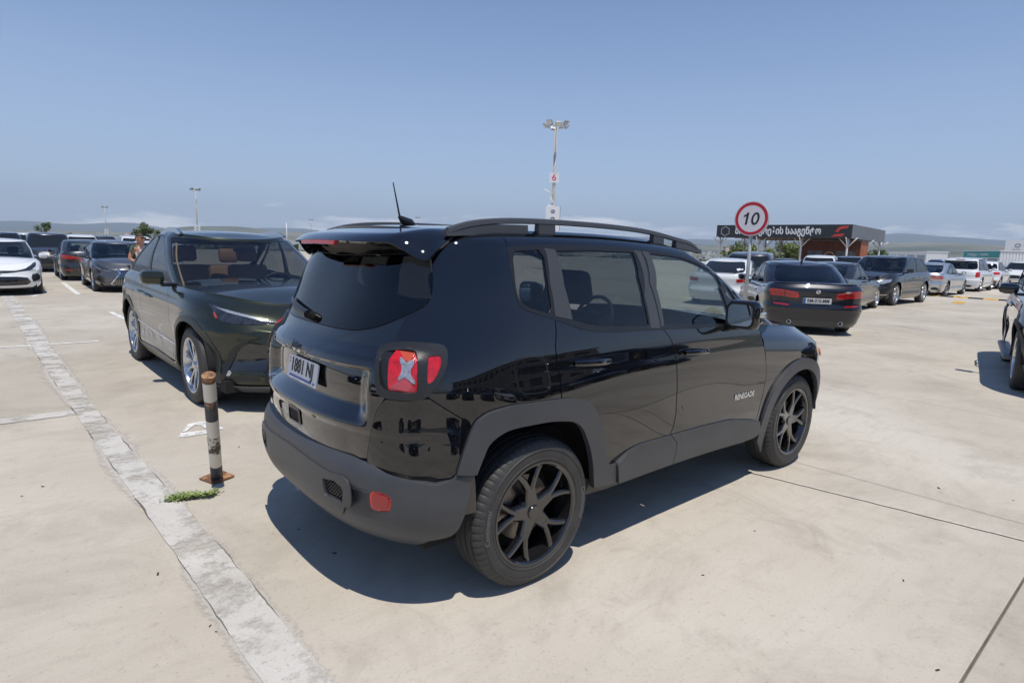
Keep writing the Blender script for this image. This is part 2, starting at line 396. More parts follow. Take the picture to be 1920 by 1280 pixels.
# ------------------------------------------------------------ wheels
WCACHE = {}
def tyre_material():
    if 'tyre' in MATS: return MATS['tyre']
    m = pbr('tyre', (.026, .026, .026), .62); t = m.node_tree; b = t.nodes['Principled BSDF']
    c = t.nodes.new('ShaderNodeTexCoord'); s = t.nodes.new('ShaderNodeSeparateXYZ'); t.links.new(c.outputs['Object'], s.inputs[0])
    def mth(op, a, bb=None, **k):
        n = t.nodes.new('ShaderNodeMath'); n.operation = op
        for i, q in enumerate((a, bb)):
            if q is None: continue
            if isinstance(q, (int, float)): n.inputs[i].default_value = q
            else: t.links.new(q, n.inputs[i])
        return n.outputs[0]
    ang = mth('ARCTAN2', s.outputs['Z'], s.outputs['X']); rad = mth('SQRT', mth('ADD', mth('MULTIPLY', s.outputs['X'], s.outputs['X']), mth('MULTIPLY', s.outputs['Z'], s.outputs['Z'])))
    k = mth('ADD', mth('MULTIPLY', ang, 72/(2*pi)), mth('MULTIPLY', s.outputs['Y'], 14.))
    fr = mth('FRACT', k); sl_ = mth('LESS_THAN', fr, .13)
    msk = mth('MULTIPLY', sl_, mth('GREATER_THAN', rad, .322))
    ring = mth('MULTIPLY', mth('LESS_THAN', mth('FRACT', mth('MULTIPLY', rad, 90.)), .1), mth('LESS_THAN', rad, .31))
    bp = t.nodes.new('ShaderNodeBump'); bp.inputs['Strength'].default_value = 1; bp.inputs['Distance'].default_value = .004
    t.links.new(mth('MULTIPLY', mth('ADD', msk, mth('MULTIPLY', ring, .25)), -1.), bp.inputs['Height']); t.links.new(bp.outputs[0], b.inputs['Normal'])
    n = t.nodes.new('ShaderNodeTexNoise'); n.inputs['Scale'].default_value = 9; n.inputs['Detail'].default_value = 5; t.links.new(c.outputs['Object'], n.inputs['Vector'])
    r = t.nodes.new('ShaderNodeMix'); r.data_type = 'RGBA'; t.links.new(n.outputs[0], r.inputs[0]); r.inputs[6].default_value = (.017, .017, .018, 1); r.inputs[7].default_value = (.062, .061, .060, 1)
    t.links.new(r.outputs[2], b.inputs['Base Color'])
    return m
def spoke(mb, r0, t0, w0, f0, r1, t1, w1, f1, th=.035, ch=.007, seg=4):
    v = []; n = 6
    for i in range(seg+1):
        k = i/seg; r = r0+(r1-r0)*k; t = t0+(t1-t0)*k; wd = w0+(w1-w0)*k; f = f0+(f1-f0)*k
        cx, cz = r*cos(t), r*sin(t)
        # direction of the spoke
        dx, dz = r1*cos(t1)-r0*cos(t0), r1*sin(t1)-r0*sin(t0); l = math.hypot(dx, dz); nx, nz = -dz/l, dx/l
        for a, y in ((-wd, f+th), (-wd, f+ch), (-wd+ch, f), (wd-ch, f), (wd, f+ch), (wd, f+th)): v.append((cx+nx*a, y, cz+nz*a))
    F = [(i*n+j, i*n+(j+1) % n, (i+1)*n+(j+1) % n, (i+1)*n+j) for i in range(seg) for j in range(n)]+[tuple(range(n)), tuple(seg*n+j for j in range(n-1, -1, -1))]
    mb.add(v, F)
def wheel_meshes(R, rr, wd, style, lod):
    key = (R, rr, wd, style, lod)
    if key in WCACHE: return WCACHE[key]
    h = wd/2; n = 80 if lod == 0 else 40 if lod == 1 else 20
    if lod == 0:
        gr = []
        for g in (-.062, -.022, .022, .062): gr += [(R-.001-abs(g)*.03, g-.006), (R-.009, g-.0045), (R-.009, g+.0045), (R-.001-abs(g)*.03, g+.006)]
        prof = [(rr-.004, -h+.016), (rr+.004, -h+.008), (rr+.014, -h+.005), (rr+.016, -h+.002), (rr+.020, -h+.002), (rr+.022, -h+.004), (rr+.045, -h-.001), (R-.050, -h+.001), (R-.048, -h-.002), (R-.044, -h-.002), (R-.042, -h+.003), (R-.028, -h+.008), (R-.014, -h+.018), (R-.005, -h+.030)]
        prof = prof+[(r, a) for r, a in gr]+[(r, -a) for r, a in prof[::-1]]
    else:
        prof = [(rr-.004, -h+.012), (rr+.02, -h+.003), (R-.045, -h), (R-.015, -h+.015), (R-.003, -h+.035), (R-.003, h-.035), (R-.02, h-.01), (rr, h-.01)]
    if lod == 0: n = 320
    ty = MB().lathe(prof, n=n)
    if lod == 0:
        n0 = len(prof)
        for i, (r_, a_) in enumerate(prof):          # lateral shoulder sipes
            if R-.03 < r_ < R-.002 and abs(a_) > h-.045:
                for k in range(0, n, 5):
                    x_, y_, z_ = ty.v[i*n+k]; q_ = (r_-.004)/r_; ty.v[i*n+k] = (x_*q_, y_*.985, z_*q_)
    tm = ty.me('tyre'); autosm(tm, 40)
    if lod == 0: n = 80
    rm = MB()
    rm.lathe([(rr+.006, -h+.012), (rr+.004, -h+.006), (rr-.006, -h+.006), (rr-.014, -h+.014), (rr-.018, -h+.03), (rr-.03, -h+.06), (rr-.035, h-.03), (rr, h-.012)], n=n)
    F = -h+.022
    if style == 'hero':
        for k in range(5):
            t = pi/2+.18+k*2*pi/5
            spoke(rm, .03, t, .040, F+.012, rr*.50, t, .029, F+.006)
            for s in (-1, 1): spoke(rm, rr*.40, t+s*.05, .0150, F+.007, rr*.985, t+s*.315, .0130, F-.004)
    elif style == 'v5':
        for k in range(5):
            t = pi/2+k*2*pi/5
            for s in (-1, 1): spoke(rm, .045, t+s*.28, .020, F+.02, rr*.985, t+s*.16, .016, F-.002)
    elif style == 'y10':
        for k in range(10):
            t = pi/2+k*2*pi/10
            spoke(rm, .03, t, .014, F+.025, rr*.55, t, .010, F+.01); 
            for s in (-1, 1): spoke(rm, rr*.5, t, .007, F+.011, rr*.985, t+s*.12, .007, F-.002)
    else:
        for k in range(5):
            t = pi/2+k*2*pi/5; spoke(rm, .03, t, .045, F+.02, rr*.985, t, .03, F-.002)
    rm.lathe([(.001, F+.004), (.03, F+.004), (.034, F+.009), (.036, F+.02), (.068, F+.022), (.074, F+.03), (.076, F+.07)], n=24)
    if lod == 0:
        for k in range(5):
            t = pi/2+.18+k*2*pi/5+pi/5; rm.lathe([(.0005, F+.012), (.008, F+.012), (.0105, F+.015), (.0105, F+.04)], n=8, c=(.054*cos(t), 0, .054*sin(t)))
    me = rm.me('rim'); autosm(me, 30)
    bd = MB().lathe([(.06, .0), (.155, .0), (.155, .022), (.06, .022)], n=40).me('brake_disc'); autosm(bd)
    cp = MB()
    v = []
    for i in range(7):
        t = -.55+i*1.1/6
        for r in (.10, .168): 
            for y in (-.022, .05): v.append((r*cos(t), y, r*sin(t)))
    f = []
    for i in range(6):
        b = i*4; f += [(b, b+4, b+6, b+2), (b+1, b+3, b+7, b+5), (b+2, b+6, b+7, b+3), (b, b+1, b+5, b+4)]
    f += [(0, 2, 3, 1), (24, 25, 27, 26)]
    cpm = cp.add(v, f).me('brake_caliper')
    back = MB().lathe([(.001, .055), (rr-.02, .055)], n=32).me('wheel_back')
    WCACHE[key] = (tm, me, bd, cpm, back); return WCACHE[key]
def put(name, me, mat, parent):
    o = D.objects.new(name, me); C.objects.link(o); o.parent = parent
    if not me.materials: me.materials.append(mat)
    elif me.materials[0] != mat:
        o.material_slots[0].link = 'OBJECT'; o.material_slots[0].material = mat
    return o
def make_wheel(car, x, y, R, rr, wd, style, rimmat, left, lod=1, steer=0., spin=0.):
    tm, rm, bd, cp, back = wheel_meshes(R, rr, wd, style, lod)
    wv = empty('wheel', (x, y, R-.008), (pi if left else 0)+steer, car)
    put('tyre', tm, tyre_material(), wv)
    r = put('rim', rm, rimmat, wv); r.rotation_euler = (0, spin, 0)
    if lod < 2:
        put('brake_disc', bd, M_IRON, wv)
        c = put('brake_caliper', cp, M_IRON, wv); c.rotation_euler = (0, -.4 if left else pi+.4, 0)
    put('wheel_back', back, M_DARK, wv)
    return wv
def wheel_well(car, x, y, r, inner, lod=1):
    """dark liner behind the arch; y sign gives the side"""
    s = 1 if y > 0 else -1; n = 20; v = []; f = []
    for i in range(n+1):
        t = -.12+i*(pi+.24)/n
        for yy in (abs(y)-.02, inner): v.append((x+r*cos(t), s*yy, max(.36, .34+r*sin(t))))
    for i in range(n): f.append((2*i, 2*i+1, 2*i+3, 2*i+2))
    b = len(v); v.append((x, s*inner, .34))
    for i in range(n): f.append((2*i+1, b, 2*i+3))
    return MB().add(v, f).obj('wheel_liner', M_DARK, car, True)
def seat(car, x, y, mat, z0=.42, w=.5, rest=True, name='front_seat'):
    mb = MB()
    mb.box((x-.25, y-w/2, z0-.12), (x+.28, y+w/2, z0+.06), bev=.05)
    b = MB().box((-.07, -w/2, 0), (.07, w/2, .62), bev=.05).xf(Matrix.Translation((x-.27, y, z0))@Matrix.Rotation(-.28, 4, 'Y')); mb.add(b.v, b.f)
    if rest:
        b = MB().box((-.05, -.13, .66), (.05, .13, .86), bev=.045).xf(Matrix.Translation((x-.27, y, z0))@Matrix.Rotation(-.25, 4, 'Y')); mb.add(b.v, b.f)
    return mb.obj(name, mat, car, 'auto')
def steering(car, x, y, z, mat=None):
    mb = MB(); pts = [(0, .185*cos(t), .185*sin(t)) for t in np.linspace(0, 2*pi, 25)]
    mb.tube(pts, .016, 6, cap=False); mb.box((-.01, -.18, -.02), (.02, .18, .03)); mb.box((-.02, -.06, -.06), (.03, .06, .06), bev=.02)
    mb.xf(Matrix.Translation((x, y, z))@Matrix.Rotation(.4, 4, 'Y')); return mb.obj('steering_wheel', mat or M_SEAT, car, 'auto')
def rot_to(o, nrm, up=(0, 0, 1)):
    """matrix: local x right, y up, z out of the face"""
    n = Vector(nrm).normalized(); u = Vector(up); u = (u-n*u.dot(n)).normalized(); x = u.cross(n)
    return Matrix(((x.x, u.x, n.x, o[0]), (x.y, u.y, n.y, o[1]), (x.z, u.z, n.z, o[2]), (0, 0, 0, 1)))
def rrect(w, h, r, n=4):
    o = []
    for cx, cy, a0 in ((w/2-r, h/2-r, 0), (-w/2+r, h/2-r, pi/2), (-w/2+r, -h/2+r, pi), (w/2-r, -h/2+r, 3*pi/2)):
        o += [(cx+r*cos(a0+pi/2*k/n), cy+r*sin(a0+pi/2*k/n)) for k in range(n+1)]
    return o
def plate(car, M, text, w=.52, h=.112, blue='left', size=.085, fit=.4):
    p = MB().prism(rrect(w, h, .008), lambda a, b, d: M@Vector((a, b, d)), .004).obj('licence_plate', M_WHITE, car)
    if blue == 'left': MB().prism(rrect(.045, h-.006, .004), lambda a, b, d: M@Vector((a-w/2+.026, b, d+.0042)), .001).obj('plate_band', M_BLUE, p)
    text_obj('plate_text', text, M@Matrix.Translation((.02 if blue == 'left' else 0, 0, .0055)), size, M_BLKPRINT, p, bold=.002, extrude=.0008, fit=fit)
    return p
# ------------------------------------------------------------ the black SUV
def zoomer(ox, oy, k=4.): return lambda *p: [(ox+p[i]/k, oy+p[i+1]/k) for i in range(0, len(p), 2)]
Z1, Z2, Z3, Z4, Z5, Z6, Z7 = zoomer(480, 380), zoomer(480, 620), zoomer(480, 820), zoomer(840, 400), zoomer(840, 700), zoomer(1160, 400), zoomer(1160, 600)
def hero():
    car = empty('parked_suv')
    tag(car, 'glossy black boxy compact SUV with grey plastic cladding and roof rails, seen from behind', 'car')
    BLK = M_BLACKPAINT
    zroof = Spl([(-.75, 1.585), (-.5, 1.605), (-.2, 1.622), (.3, 1.635), (.8, 1.632), (1.2, 1.612), (1.6, 1.575), (2., 1.52), (2.6, 1.42)])
    W = [(.15, .835), (.30, .872), (.42, .888), (.55, .896), (.70, .90), (.85, .90), (1.0, .891), (1.10, .872), (1.20, .842), (1.32, .80), (1.45, .752), (1.55, .708), (1.60, .672), (1.635, .60)]
    XR = [(.15, -.58), (.30, -.66), (.42, -.70), (.55, -.722), (.70, -.75), (.85, -.757), (1.0, -.75), (1.10, -.715), (1.20, -.668), (1.32, -.615), (1.45, -.56), (1.55, -.515), (1.60, -.485), (1.635, -.43)]
    XF = [(.15, 2.62), (1.0, 2.62), (1.10, 2.56), (1.20, 2.41), (1.32, 2.23), (1.45, 2.03), (1.55, 1.85), (1.60, 1.70), (1.635, 1.5)]
    def zw(x, v): return np.where(v < 1, v, 1+(v-1)*(zroof(x)-1)/.635)
    def bump(x, y, z):
        d = .016*np.exp(-((x-0.)/.42)**2-((z-.80)/.17)**2)+.012*np.exp(-((x-2.57)/.42)**2-((z-.80)/.17)**2)-.010*np.exp(-((x-1.35)/.55)**2-((z-.66)/.16)**2)
        side = sstep(-.45, -.1, x)
        # crease below the windows
        d = d*side-.004*np.exp(-((z-1.0)/.05)**2)*side
        # tailgate: ledge under the glass, number-plate recess, lower ledge
        r = 1-sstep(-.62, -.42, x)
        yy = np.abs(y); lat = 1-sstep(.50, .575, yy)
        d = d+r*(.032*sstep(1.125, 1.075, z)*(1-sstep(.70, .78, yy))-.075*lat*sstep(1.045, 1.015, z)*sstep(.80, .875, z)-.012*sstep(.80, .76, z))
        d = d+.042*sstep(.90, .56, z)*sstep(.44, .64, yy)*(1-sstep(-.44, -.26, x))
        return d
    B = Ring(XF, XR, W, .5, 2.4, [(.15, .60), (.7, .64), (1.1, .64), (1.4, .58), (1.635, .46)], [(.15, 2.6), (.8, 2.6), (1.15, 2.65), (1.4, 3.0), (1.635, 3.0)], z=zw, disp=bump, rng=(.85, 3.9, .15, 1.635), su=1.2)
    px = B.px
    # --- outlines traced on the photograph, brought onto the shell
    top_y = 1.628
    arch_in = px(Z5(120, 1010, 160, 880, 200, 750, 250, 620, 300, 520, 400, 440, 500, 402, 700, 362, 850, 350, 930, 360, 990, 410, 1040, 540, 1070, 700, 1080, 850, 1084, 930))
    arch_out = px(Z5(60, 750, 120, 560, 185, 395, 240, 330, 330, 280, 500, 235, 840, 190, 990, 190, 1060, 230, 1110, 310, 1140, 400, 1160, 520, 1180, 650, 1215, 682))
    arch_c = cr(arch_in, 4); arch_oc = cr(arch_out, 4)
    seam_qd = px(Z4(800, 782, 812, 880, 806, 1000, 820, 1130, 836, 1205)+Z5(845, 60, 852, 180, 852, 350))       # quarter / rear door
    seam_dd = px(Z4(1615, 868, 1680, 960, 1710, 1080, 1718, 1200)+Z5(1719, 120, 1710, 300, 1690, 400, 1666, 460, 1690, 510, 1660, 662))
    belt = px(Z4(445, 258, 470, 430, 500, 600, 520, 655, 545, 702, 640, 745, 790, 792, 1010, 868, 1130, 887, 1300, 886, 1615, 868, 1920, 862)+Z6(500, 862, 700, 852, 838, 842))
    dlo_top = px(Z4(445, 256, 715, 236, 1000, 240, 1440, 268, 1640, 292, 1920, 342)+Z6(712, 372))
    apil = px(Z6(712, 372, 760, 445, 830, 560, 885, 650, 900, 700, 880, 842))
    sillt = px(Z5(1215, 682, 1245, 670, 1290, 625, 1340, 580, 1400, 543, 1450, 520, 1665, 460, 1920, 390)+Z7(800, 752, 860, 742, 1030, 748))
    sillb = px(Z5(1080, 852, 1250, 812, 1660, 662, 1920, 578)+Z7(900, 905, 985, 872, 1045, 830))
    fdf = px(Z7(1035, 42, 1070, 120, 1090, 200, 1105, 300, 1108, 420, 1085, 540, 1030, 748))                      # front door leading edge
    gtop = B.px(Z4(20, 132, 200, 133, 395, 137, 700, 142, 1000, 150, 1300, 168, 1600, 200, 1920, 262)+Z6(600, 265, 720, 335))
    gate_glass = px(Z1(640, 397, 800, 396, 1100, 390, 1230, 378, 1275, 382, 1303, 410, 1316, 520, 1316, 640, 1300, 720, 1250, 780, 1100, 852, 1000, 895, 900, 930, 800, 947, 720, 950, 600, 935, 480, 905))
    gate_side = px(Z1(1318, 400, 1326, 520, 1325, 645, 1308, 730, 1258, 792, 1135, 860, 1090, 930, 1060, 985, 1045, 1040))
    gate_low = px(Z2(960, 510, 935, 545, 890, 620, 868, 720, 848, 830, 830, 955))
    qlow = px(Z2(1300, 505, 1400, 570, 1540, 655, 1620, 715))
    # --- quarter panel
    tp = [(a, b) for a, b in gtop if b < 1.66]
    quarter = [(gate_side[0][0], 1.612)]+gate_side+px(Z2(1045, 40, 1050, 250, 1150, 420))+qlow+arch_c[16:33]+seam_qd[::-1][1:]+belt[:7][::-1]+px(Z4(440, 245, 425, 195, 395, 137))+[(a, min(b, 1.632)) for a, b in gtop[1::-1]]
    arch_cl = arch_c+[(arch_in[-1][0], .12), (arch_in[0][0], .12)]
    panel('quarter_panel', B, shrink(quarter, .002, B.su), BLK, car, both=True, holes=[arch_cl], depth=.02, step=.03)
    fuel = smooth_poly(px(Z4(487, 1108, 520, 1086, 690, 1066, 728, 1085, 760, 1200)+Z5(772, 90, 766, 122, 690, 152, 560, 150, 535, 125, 510, 40)), 1)
    # fuel flap as a raised skin with its own gap
    panel('fuel_flap_gap', B, fuel, M_DARK, car, off=.0008, depth=0, step=.03, holes=[shrink(fuel, .0035, B.su)])
    # --- doors
    rdoor = seam_qd+arch_c[33:53]+sillb[1:3]+seam_dd[::-1]+belt[6:11][::-1]
    panel('rear_door', B, shrink(rdoor, .0022, B.su), BLK, car, both=True, depth=.02, step=.03)
    fdoor = seam_dd+sillb[2:]+fdf[::-1]+belt[10:][::-1]
    fdoor = seam_dd[:-1]+[seam_dd[-1]]+sillb[3:]+fdf[::-1]+belt[11:][::-1]
    panel('front_door', B, shrink(fdoor, .0022, B.su), BLK, car, both=True, depth=.02, step=.03)
    # --- windows
    q_gl = smooth_poly(px(Z4(475, 286, 590, 276, 706, 271, 742, 520, 781, 764, 680, 728, 560, 682, 522, 625, 500, 520)), 1)
    r_gl = px(Z4(805, 280, 1100, 278, 1386, 292, 1430, 480, 1470, 660, 1507, 846, 1300, 848, 1130, 846, 1040, 832, 935, 800, 870, 540))
    f_gl = px(Z6(212, 300, 450, 328, 690, 372, 712, 395, 760, 560, 838, 826, 600, 834, 345, 838, 280, 570))
    t_gl = px(Z6(742, 440, 790, 520, 872, 648, 845, 650, 800, 610))
    trim = dlo_top+apil[1:]+belt[::-1][1:]
    panel('window_trim', B, trim, M_TRIM, car, both=True, holes=[q_gl, r_gl, f_gl, t_gl], off=.002, depth=.02, step=.03)
    for nm, g, mt in (('rear_quarter_window', q_gl, G_PRIV), ('rear_door_window', r_gl, G_PRIV), ('front_door_window', f_gl, G_FRONT), ('front_quarter_window', t_gl, G_FRONT)):
        panel(nm, B, g, mt, car, both=True, off=-.003, depth=0, step=.03)
    # window pillar covers
    pil = [shrink(px(q), .001, B.su) for q in (Z4(722, 262, 800, 272, 868, 540, 930, 800, 800, 772, 760, 520), Z4(1394, 280, 1440, 285, 1500, 520, 1590, 862, 1515, 862, 1470, 620), Z4(1456, 285, 1500, 290)+Z6(280, 560, 338, 846, 315, 850, 230, 520))]
    panel('rear_pillar_cover', B, pil[0], pbr('pillar_satin', (.05, .052, .056), .38), car, both=True, off=.0045, depth=.004, step=.03)
    for q in pil[1:]: panel('centre_pillar_cover', B, q, pbr('pillar_satin', (.05, .052, .056), .38), car, both=True, off=.0045, depth=.004, step=.03)
    # --- roof side and A pillar
    side_top = [(1.02, 1.633), (1.3, 1.633), (1.6, 1.633), (1.9, 1.633), (gtop[2][0], 1.633)]
    cant = px(Z4(398, 139, 428, 197, 443, 247))+dlo_top+apil[1:-1]+px(Z6(972, 640, 900, 560))+[(.93, 1.30), (.9, 1.45), (.9, 1.55), (.92, 1.633)]+side_top
    panel('roof_side', B, shrink(cant, .0015, B.su), BLK, car, both=True, depth=.015, step=.03)
    panel('windscreen', B, [(a, b) for a, b in zip([-.88, -.6, -.3, 0, .3, .6, .88], [1.11]*7)]+[(a, 1.60) for a in (.88, .6, .3, 0, -.3, -.6, -.88)], G_CLEAR, car, off=-.003, depth=0, step=.05)
    # --- tailgate
    ggl = symr(cr(gate_glass, 3))
    gs = gate_side
    frame = [(3., 1.60), (2.6, 1.602), (gs[0][0]+.01, 1.606)]+gs+[(3., gs[-1][1])]
    gfr = symr([(3., 1.60), (2.6, 1.602), (gs[0][0]+.01, 1.606)]+gs[:6]+px(Z1(1045, 885, 900, 950, 720, 985, 480, 960)))
    low_half = px(Z1(480, 962, 720, 987, 900, 952, 1045, 888, 1128, 866, 1090, 930, 1060, 985, 1045, 1040))+px(Z2(1045, 300))+gate_low+[(2.75, .63), (3., .63)]
    panel('tailgate_glass', B, ggl, glass('glass_tailgate', (.09, .095, .1)), car, off=.002, depth=.006, step=.03)
    panel('tailgate_frame', B, gfr, BLK, car, holes=[shrink(ggl, -.004, B.su)], depth=.02, step=.03)
    tg = panel('tailgate', B, symr(low_half), M_GLOSS, car, depth=.02, step=.014)
    # corner pieces between lamp, bumper and wheel
    corner = px(Z2(970, 512, 1150, 525, 1300, 508, 1400, 572, 1540, 657, 1618, 716))+arch_c[12:7:-1]+[(arch_in[2][0], .44), (2.3, .44), (gate_low[-1][0], .44)]+gate_low[::-1][:-1]
    panel('rear_corner_panel', B, shrink(corner, .0022, B.su), BLK, car, both=True, depth=.02, step=.025)
    # --- cladding
    fl = arch_oc+px(Z5(1245, 670))+sillb[1:2]+sillb[:1]+arch_c[::-1][4:-8]
    clad_off = lambda P: .012+.010*np.exp(-((P[:, 2]-.72)/.3)**2)
    cut = seam_qd[-1][0]
    flr = shrink(fl, .001, B.su)
    panel('wheel_arch_trim', B, flr, M_CLAD, car, both=True, off=clad_off, depth=.03, step=.02)
    s1 = sillt[1:6]+[seam_dd[-3]]+[seam_dd[-2]]+[seam_dd[-1]]+sillb[1:3][::-1]
    so_ = lambda P: .006+.022*sstep(.0, .10, .56-P[:, 2])
    i5 = [k for k, q in enumerate(sillt) if q[0] < seam_dd[-3][0]]
    panel('sill_trim', B, shrink([sillt[1], sillt[2], sillt[3], sillt[4], sillt[5], sillt[6], seam_dd[-2], seam_dd[-1], sillb[1]], .0018, B.su), M_CLAD, car, both=True, off=so_, depth=.03, step=.02)
    panel('sill_trim', B, shrink([sillt[6]]+sillt[7:]+sillb[:3:-1]+[sillb[3], seam_dd[-1], seam_dd[-2]], .0018, B.su), M_CLAD, car, both=True, off=so_, depth=.03, step=.02)
    low = [(a, b+.012) for a, b in sillb[:6]]+[(a-.0, b-.075) for a, b in sillb[:6][::-1]]
    panel('sill_underside', B, low, pbr('sill_paint', (.03, .03, .032), .4), car, both=True, off=lambda P: -.02-.35*np.maximum(0, .39-P[:, 2]), depth=.0, step=.03)
    # --- front wing, bonnet, nose
    zt = Spl([(1.7, 1.115), (2.0, 1.098), (2.3, 1.075), (2.6, 1.045), (2.9, 1.0), (3.2, .95), (3.45, .90)])
    Wf = Spl(W)
    def wF(v):
        z = .15+.92*v; return Wf(np.minimum(z, 1.02))-(.012*sstep(.78, .92, v)+.115*sstep(.86, 1.02, v)**1.5)
    Fr = Ring([(0, 3.27), (.2, 3.36), (.4, 3.41), (.6, 3.40), (.8, 3.37), (.92, 3.31), (1., 3.2)], lambda v: np.full_like(v, 1.2), wF, .78, 2.9, .2, 3., z=lambda x, v: .15+(zt(x)-.15)*v, disp=bump, rng=(.2, 2.2, 0, 1), su=1.2)
    fa_in = Fr.px(Z7(1090, 640, 1180, 500, 1195, 440, 1230, 385, 1280, 355, 1340, 347, 1420, 350, 1445, 375, 1448, 440, 1440, 530, 1420, 650))
    fa_out = Fr.px(Z7(1040, 740, 1090, 560, 1120, 440, 1150, 360, 1195, 300, 1240, 270, 1330, 250, 1440, 245, 1478, 290, 1484, 380, 1480, 470, 1462, 560, 1430, 660))
    cx, cz = 2.57, .345
    arcp = [Fr.inv(f_side, (cx+.415*cos(t), cz+.40*sin(t)), (.3, 2.1, 0., 1.)) for t in np.linspace(-.6, pi+.6, 30)]
    arc_hole = arcp+[(arcp[-1][0], -.1), (arcp[0][0], -.1)]
    fd = [Fr.inv(proj, q, (.6, 2.2, 0, 1)) for q in Z7(1035, 42, 1070, 120, 1090, 200, 1105, 300, 1108, 420, 1085, 540, 1030, 748, 1000, 860)]
    wing = fd+[(fd[-1][0], .30), (.9, .30), (.9, .1), (.66, .1), (.66, .55), (.62, .8), (.60, .995)]+[(a, .995) for a in np.linspace(.62, fd[0][0], 12)]
    panel('front_wing', Fr, shrink(wing, .002, Fr.su, 1), BLK, car, both=True, holes=[arc_hole], depth=.02, step=.03)
    outp = [Fr.inv(f_side, (cx+.505*cos(t)*(1.0), cz+.475*sin(t)**1), (.3, 2.1, 0., 1.)) for t in np.linspace(-.30, pi+.12, 30)]
    panel('wheel_arch_trim', Fr, outp+arcp[2:-1][::-1], M_CLAD, car, both=True, off=lambda P: .012+.01*np.exp(-((P[:, 2]-.72)/.3)**2), depth=.03, step=.025)
    nose = symf([(0, .12), (.3, .12), (.655, .12), (.655, .55), (.615, .8), (.595, .99), (.3, .99), (0, .99)])
    panel('front_bumper', Fr, nose, BLK, car, step=.05)
    panel('grille', Fr, symf([(0, .62), (.4, .62), (.42, .7), (.4, .82), (0, .82)]), M_TRIM, car, off=.006, step=.05)
    ua, va = Fr.inv(proj, (1513, 627), (.3, 1.2, .5, 1.))
    lampc = [(.50+.055*cos(t), .74+.09*sin(t)) for t in np.linspace(0, 2*pi, 20, endpoint=False)]
    panel('headlamp', Fr, lampc, M_LAMPW, car, both=True, off=.012, depth=.02, step=.03)
    mk = [(.635+.022*cos(t), .80+.035*sin(t)) for t in np.linspace(0, 2*pi, 14, endpoint=False)]
    panel('side_marker', Fr, mk, M_AMBER, car, both=True, off=.012, depth=.012, step=.02)
    def zh(x, y): return zt(x)+.035*(1-np.minimum(1, (np.abs(y)/.72))**2)*(1-sstep(2.75, 3.25, x))-.0
    hp = Fr.P(np.linspace(0.0, 1.55, 30), np.full(30, 1.))
    hood = [(float(a), float(b)) for a, b, c in hp]; hood = hood+[(1.95, hood[-1][1])]; hood = hood+[(a, -b) for a, b in hood[::-1]]
    hood = [hood[i] for i in range(len(hood)) if i == 0 or math.hypot(hood[i][0]-hood[i-1][0], hood[i][1]-hood[i-1][1]) > .003]
    panel('bonnet', Top(zh), hood, BLK, car, depth=.01, step=.05)
    # --- roof with spoiler
    tpR = B.P(np.linspace(.0, 3., 70), np.full(70, 1.633))
    rp = [(float(a), float(b)) for a, b, c in tpR]; rp = rp+[(a, -b) for a, b in rp[-2:0:-1]]
    wr = .60
    def zr(x, y): return zroof(x)-.002+.028*(1-np.minimum(1.2, np.abs(y)/wr)**2)
    panel('roof', Top(zr), rp, BLK, car, depth=.01, step=.05)
    # spoiler: roof skin carried rearwards
    def xe_(y): return -.648+.21*abs(y/.63)**3.4
    def zs(x, y): return zr(x, y)+.0018-.030*(1-np.clip((x-xe_(y))/.075, 0, 1))**2-.030*sstep(-.30, -.66, x)-.085*sstep(.49, .64, np.abs(y))*sstep(-.24, -.44, x)
    spp = [(float(xe_(y)+.003), float(y)) for y in np.linspace(-.628, .628, 51)]
    spp = spp+[(-.34, .632), (-.27, .625), (-.235, .58), (-.225, .4), (-.225, -.4), (-.235, -.58), (-.27, -.625), (-.34, -.632)]
    panel('roof_spoiler', Top(zs), spp, BLK, car, depth=.010, step=.018, solid=True)
    zc3 = lambda y: zs(xe_(y), np.array(y))
    lm = MB(); vv = []
    ys = np.linspace(-.19, .19, 15)
    for y in ys:
        xx = xe_(y); zz = float(zs(np.array(xx), np.array(y)))
        vv += [(xx+.015, y, zz+.003), (xx-.003, y, zz-.001), (xx-.004, y, zz-.018), (xx+.01, y, zz-.02)]
    lm.add(vv, [(i*4+k, i*4+(k+1) % 4, i*4+4+(k+1) % 4, i*4+4+k) for i in range(14) for k in range(4)]+[(0, 1, 2, 3), (59, 58, 57, 56)])
    lm.obj('high_brake_lamp', M_RED, car)
    # --- roof rails
    for s in (-1, 1):
        mb = MB()
        def zq(x): return float(zroof(x))
        pts = [(-.33, .0), (-.24, .022), (-.12, .037), (.05, .044), (.4, .045), (.8, .044), (1.15, .039), (1.4, .028), (1.55, .012), (1.6, -.008)]
        xs = np.linspace(-.33, 1.6, 40); hs = Spl(pts)(xs); v = []
        for x, h in zip(xs, hs):
            y0 = .615-.02*max(0, (x-.9))**2; zz = zq(x)+h
            for a, b in ((-.017, -.012), (-.013, .006), (0, .012), (.013, .006), (.017, -.012), (0, -.016)): v.append((x, s*(y0+a), zz+b))
        f = [(i*6+k, i*6+(k+1) % 6, i*6+6+(k+1) % 6, i*6+6+k) for i in range(39) for k in range(6)]+[tuple(range(6)), tuple(39*6+k for k in range(6))]
        mb.add(v, f); rl = mb.obj('roof_rail', M_CLAD, car, 'auto')
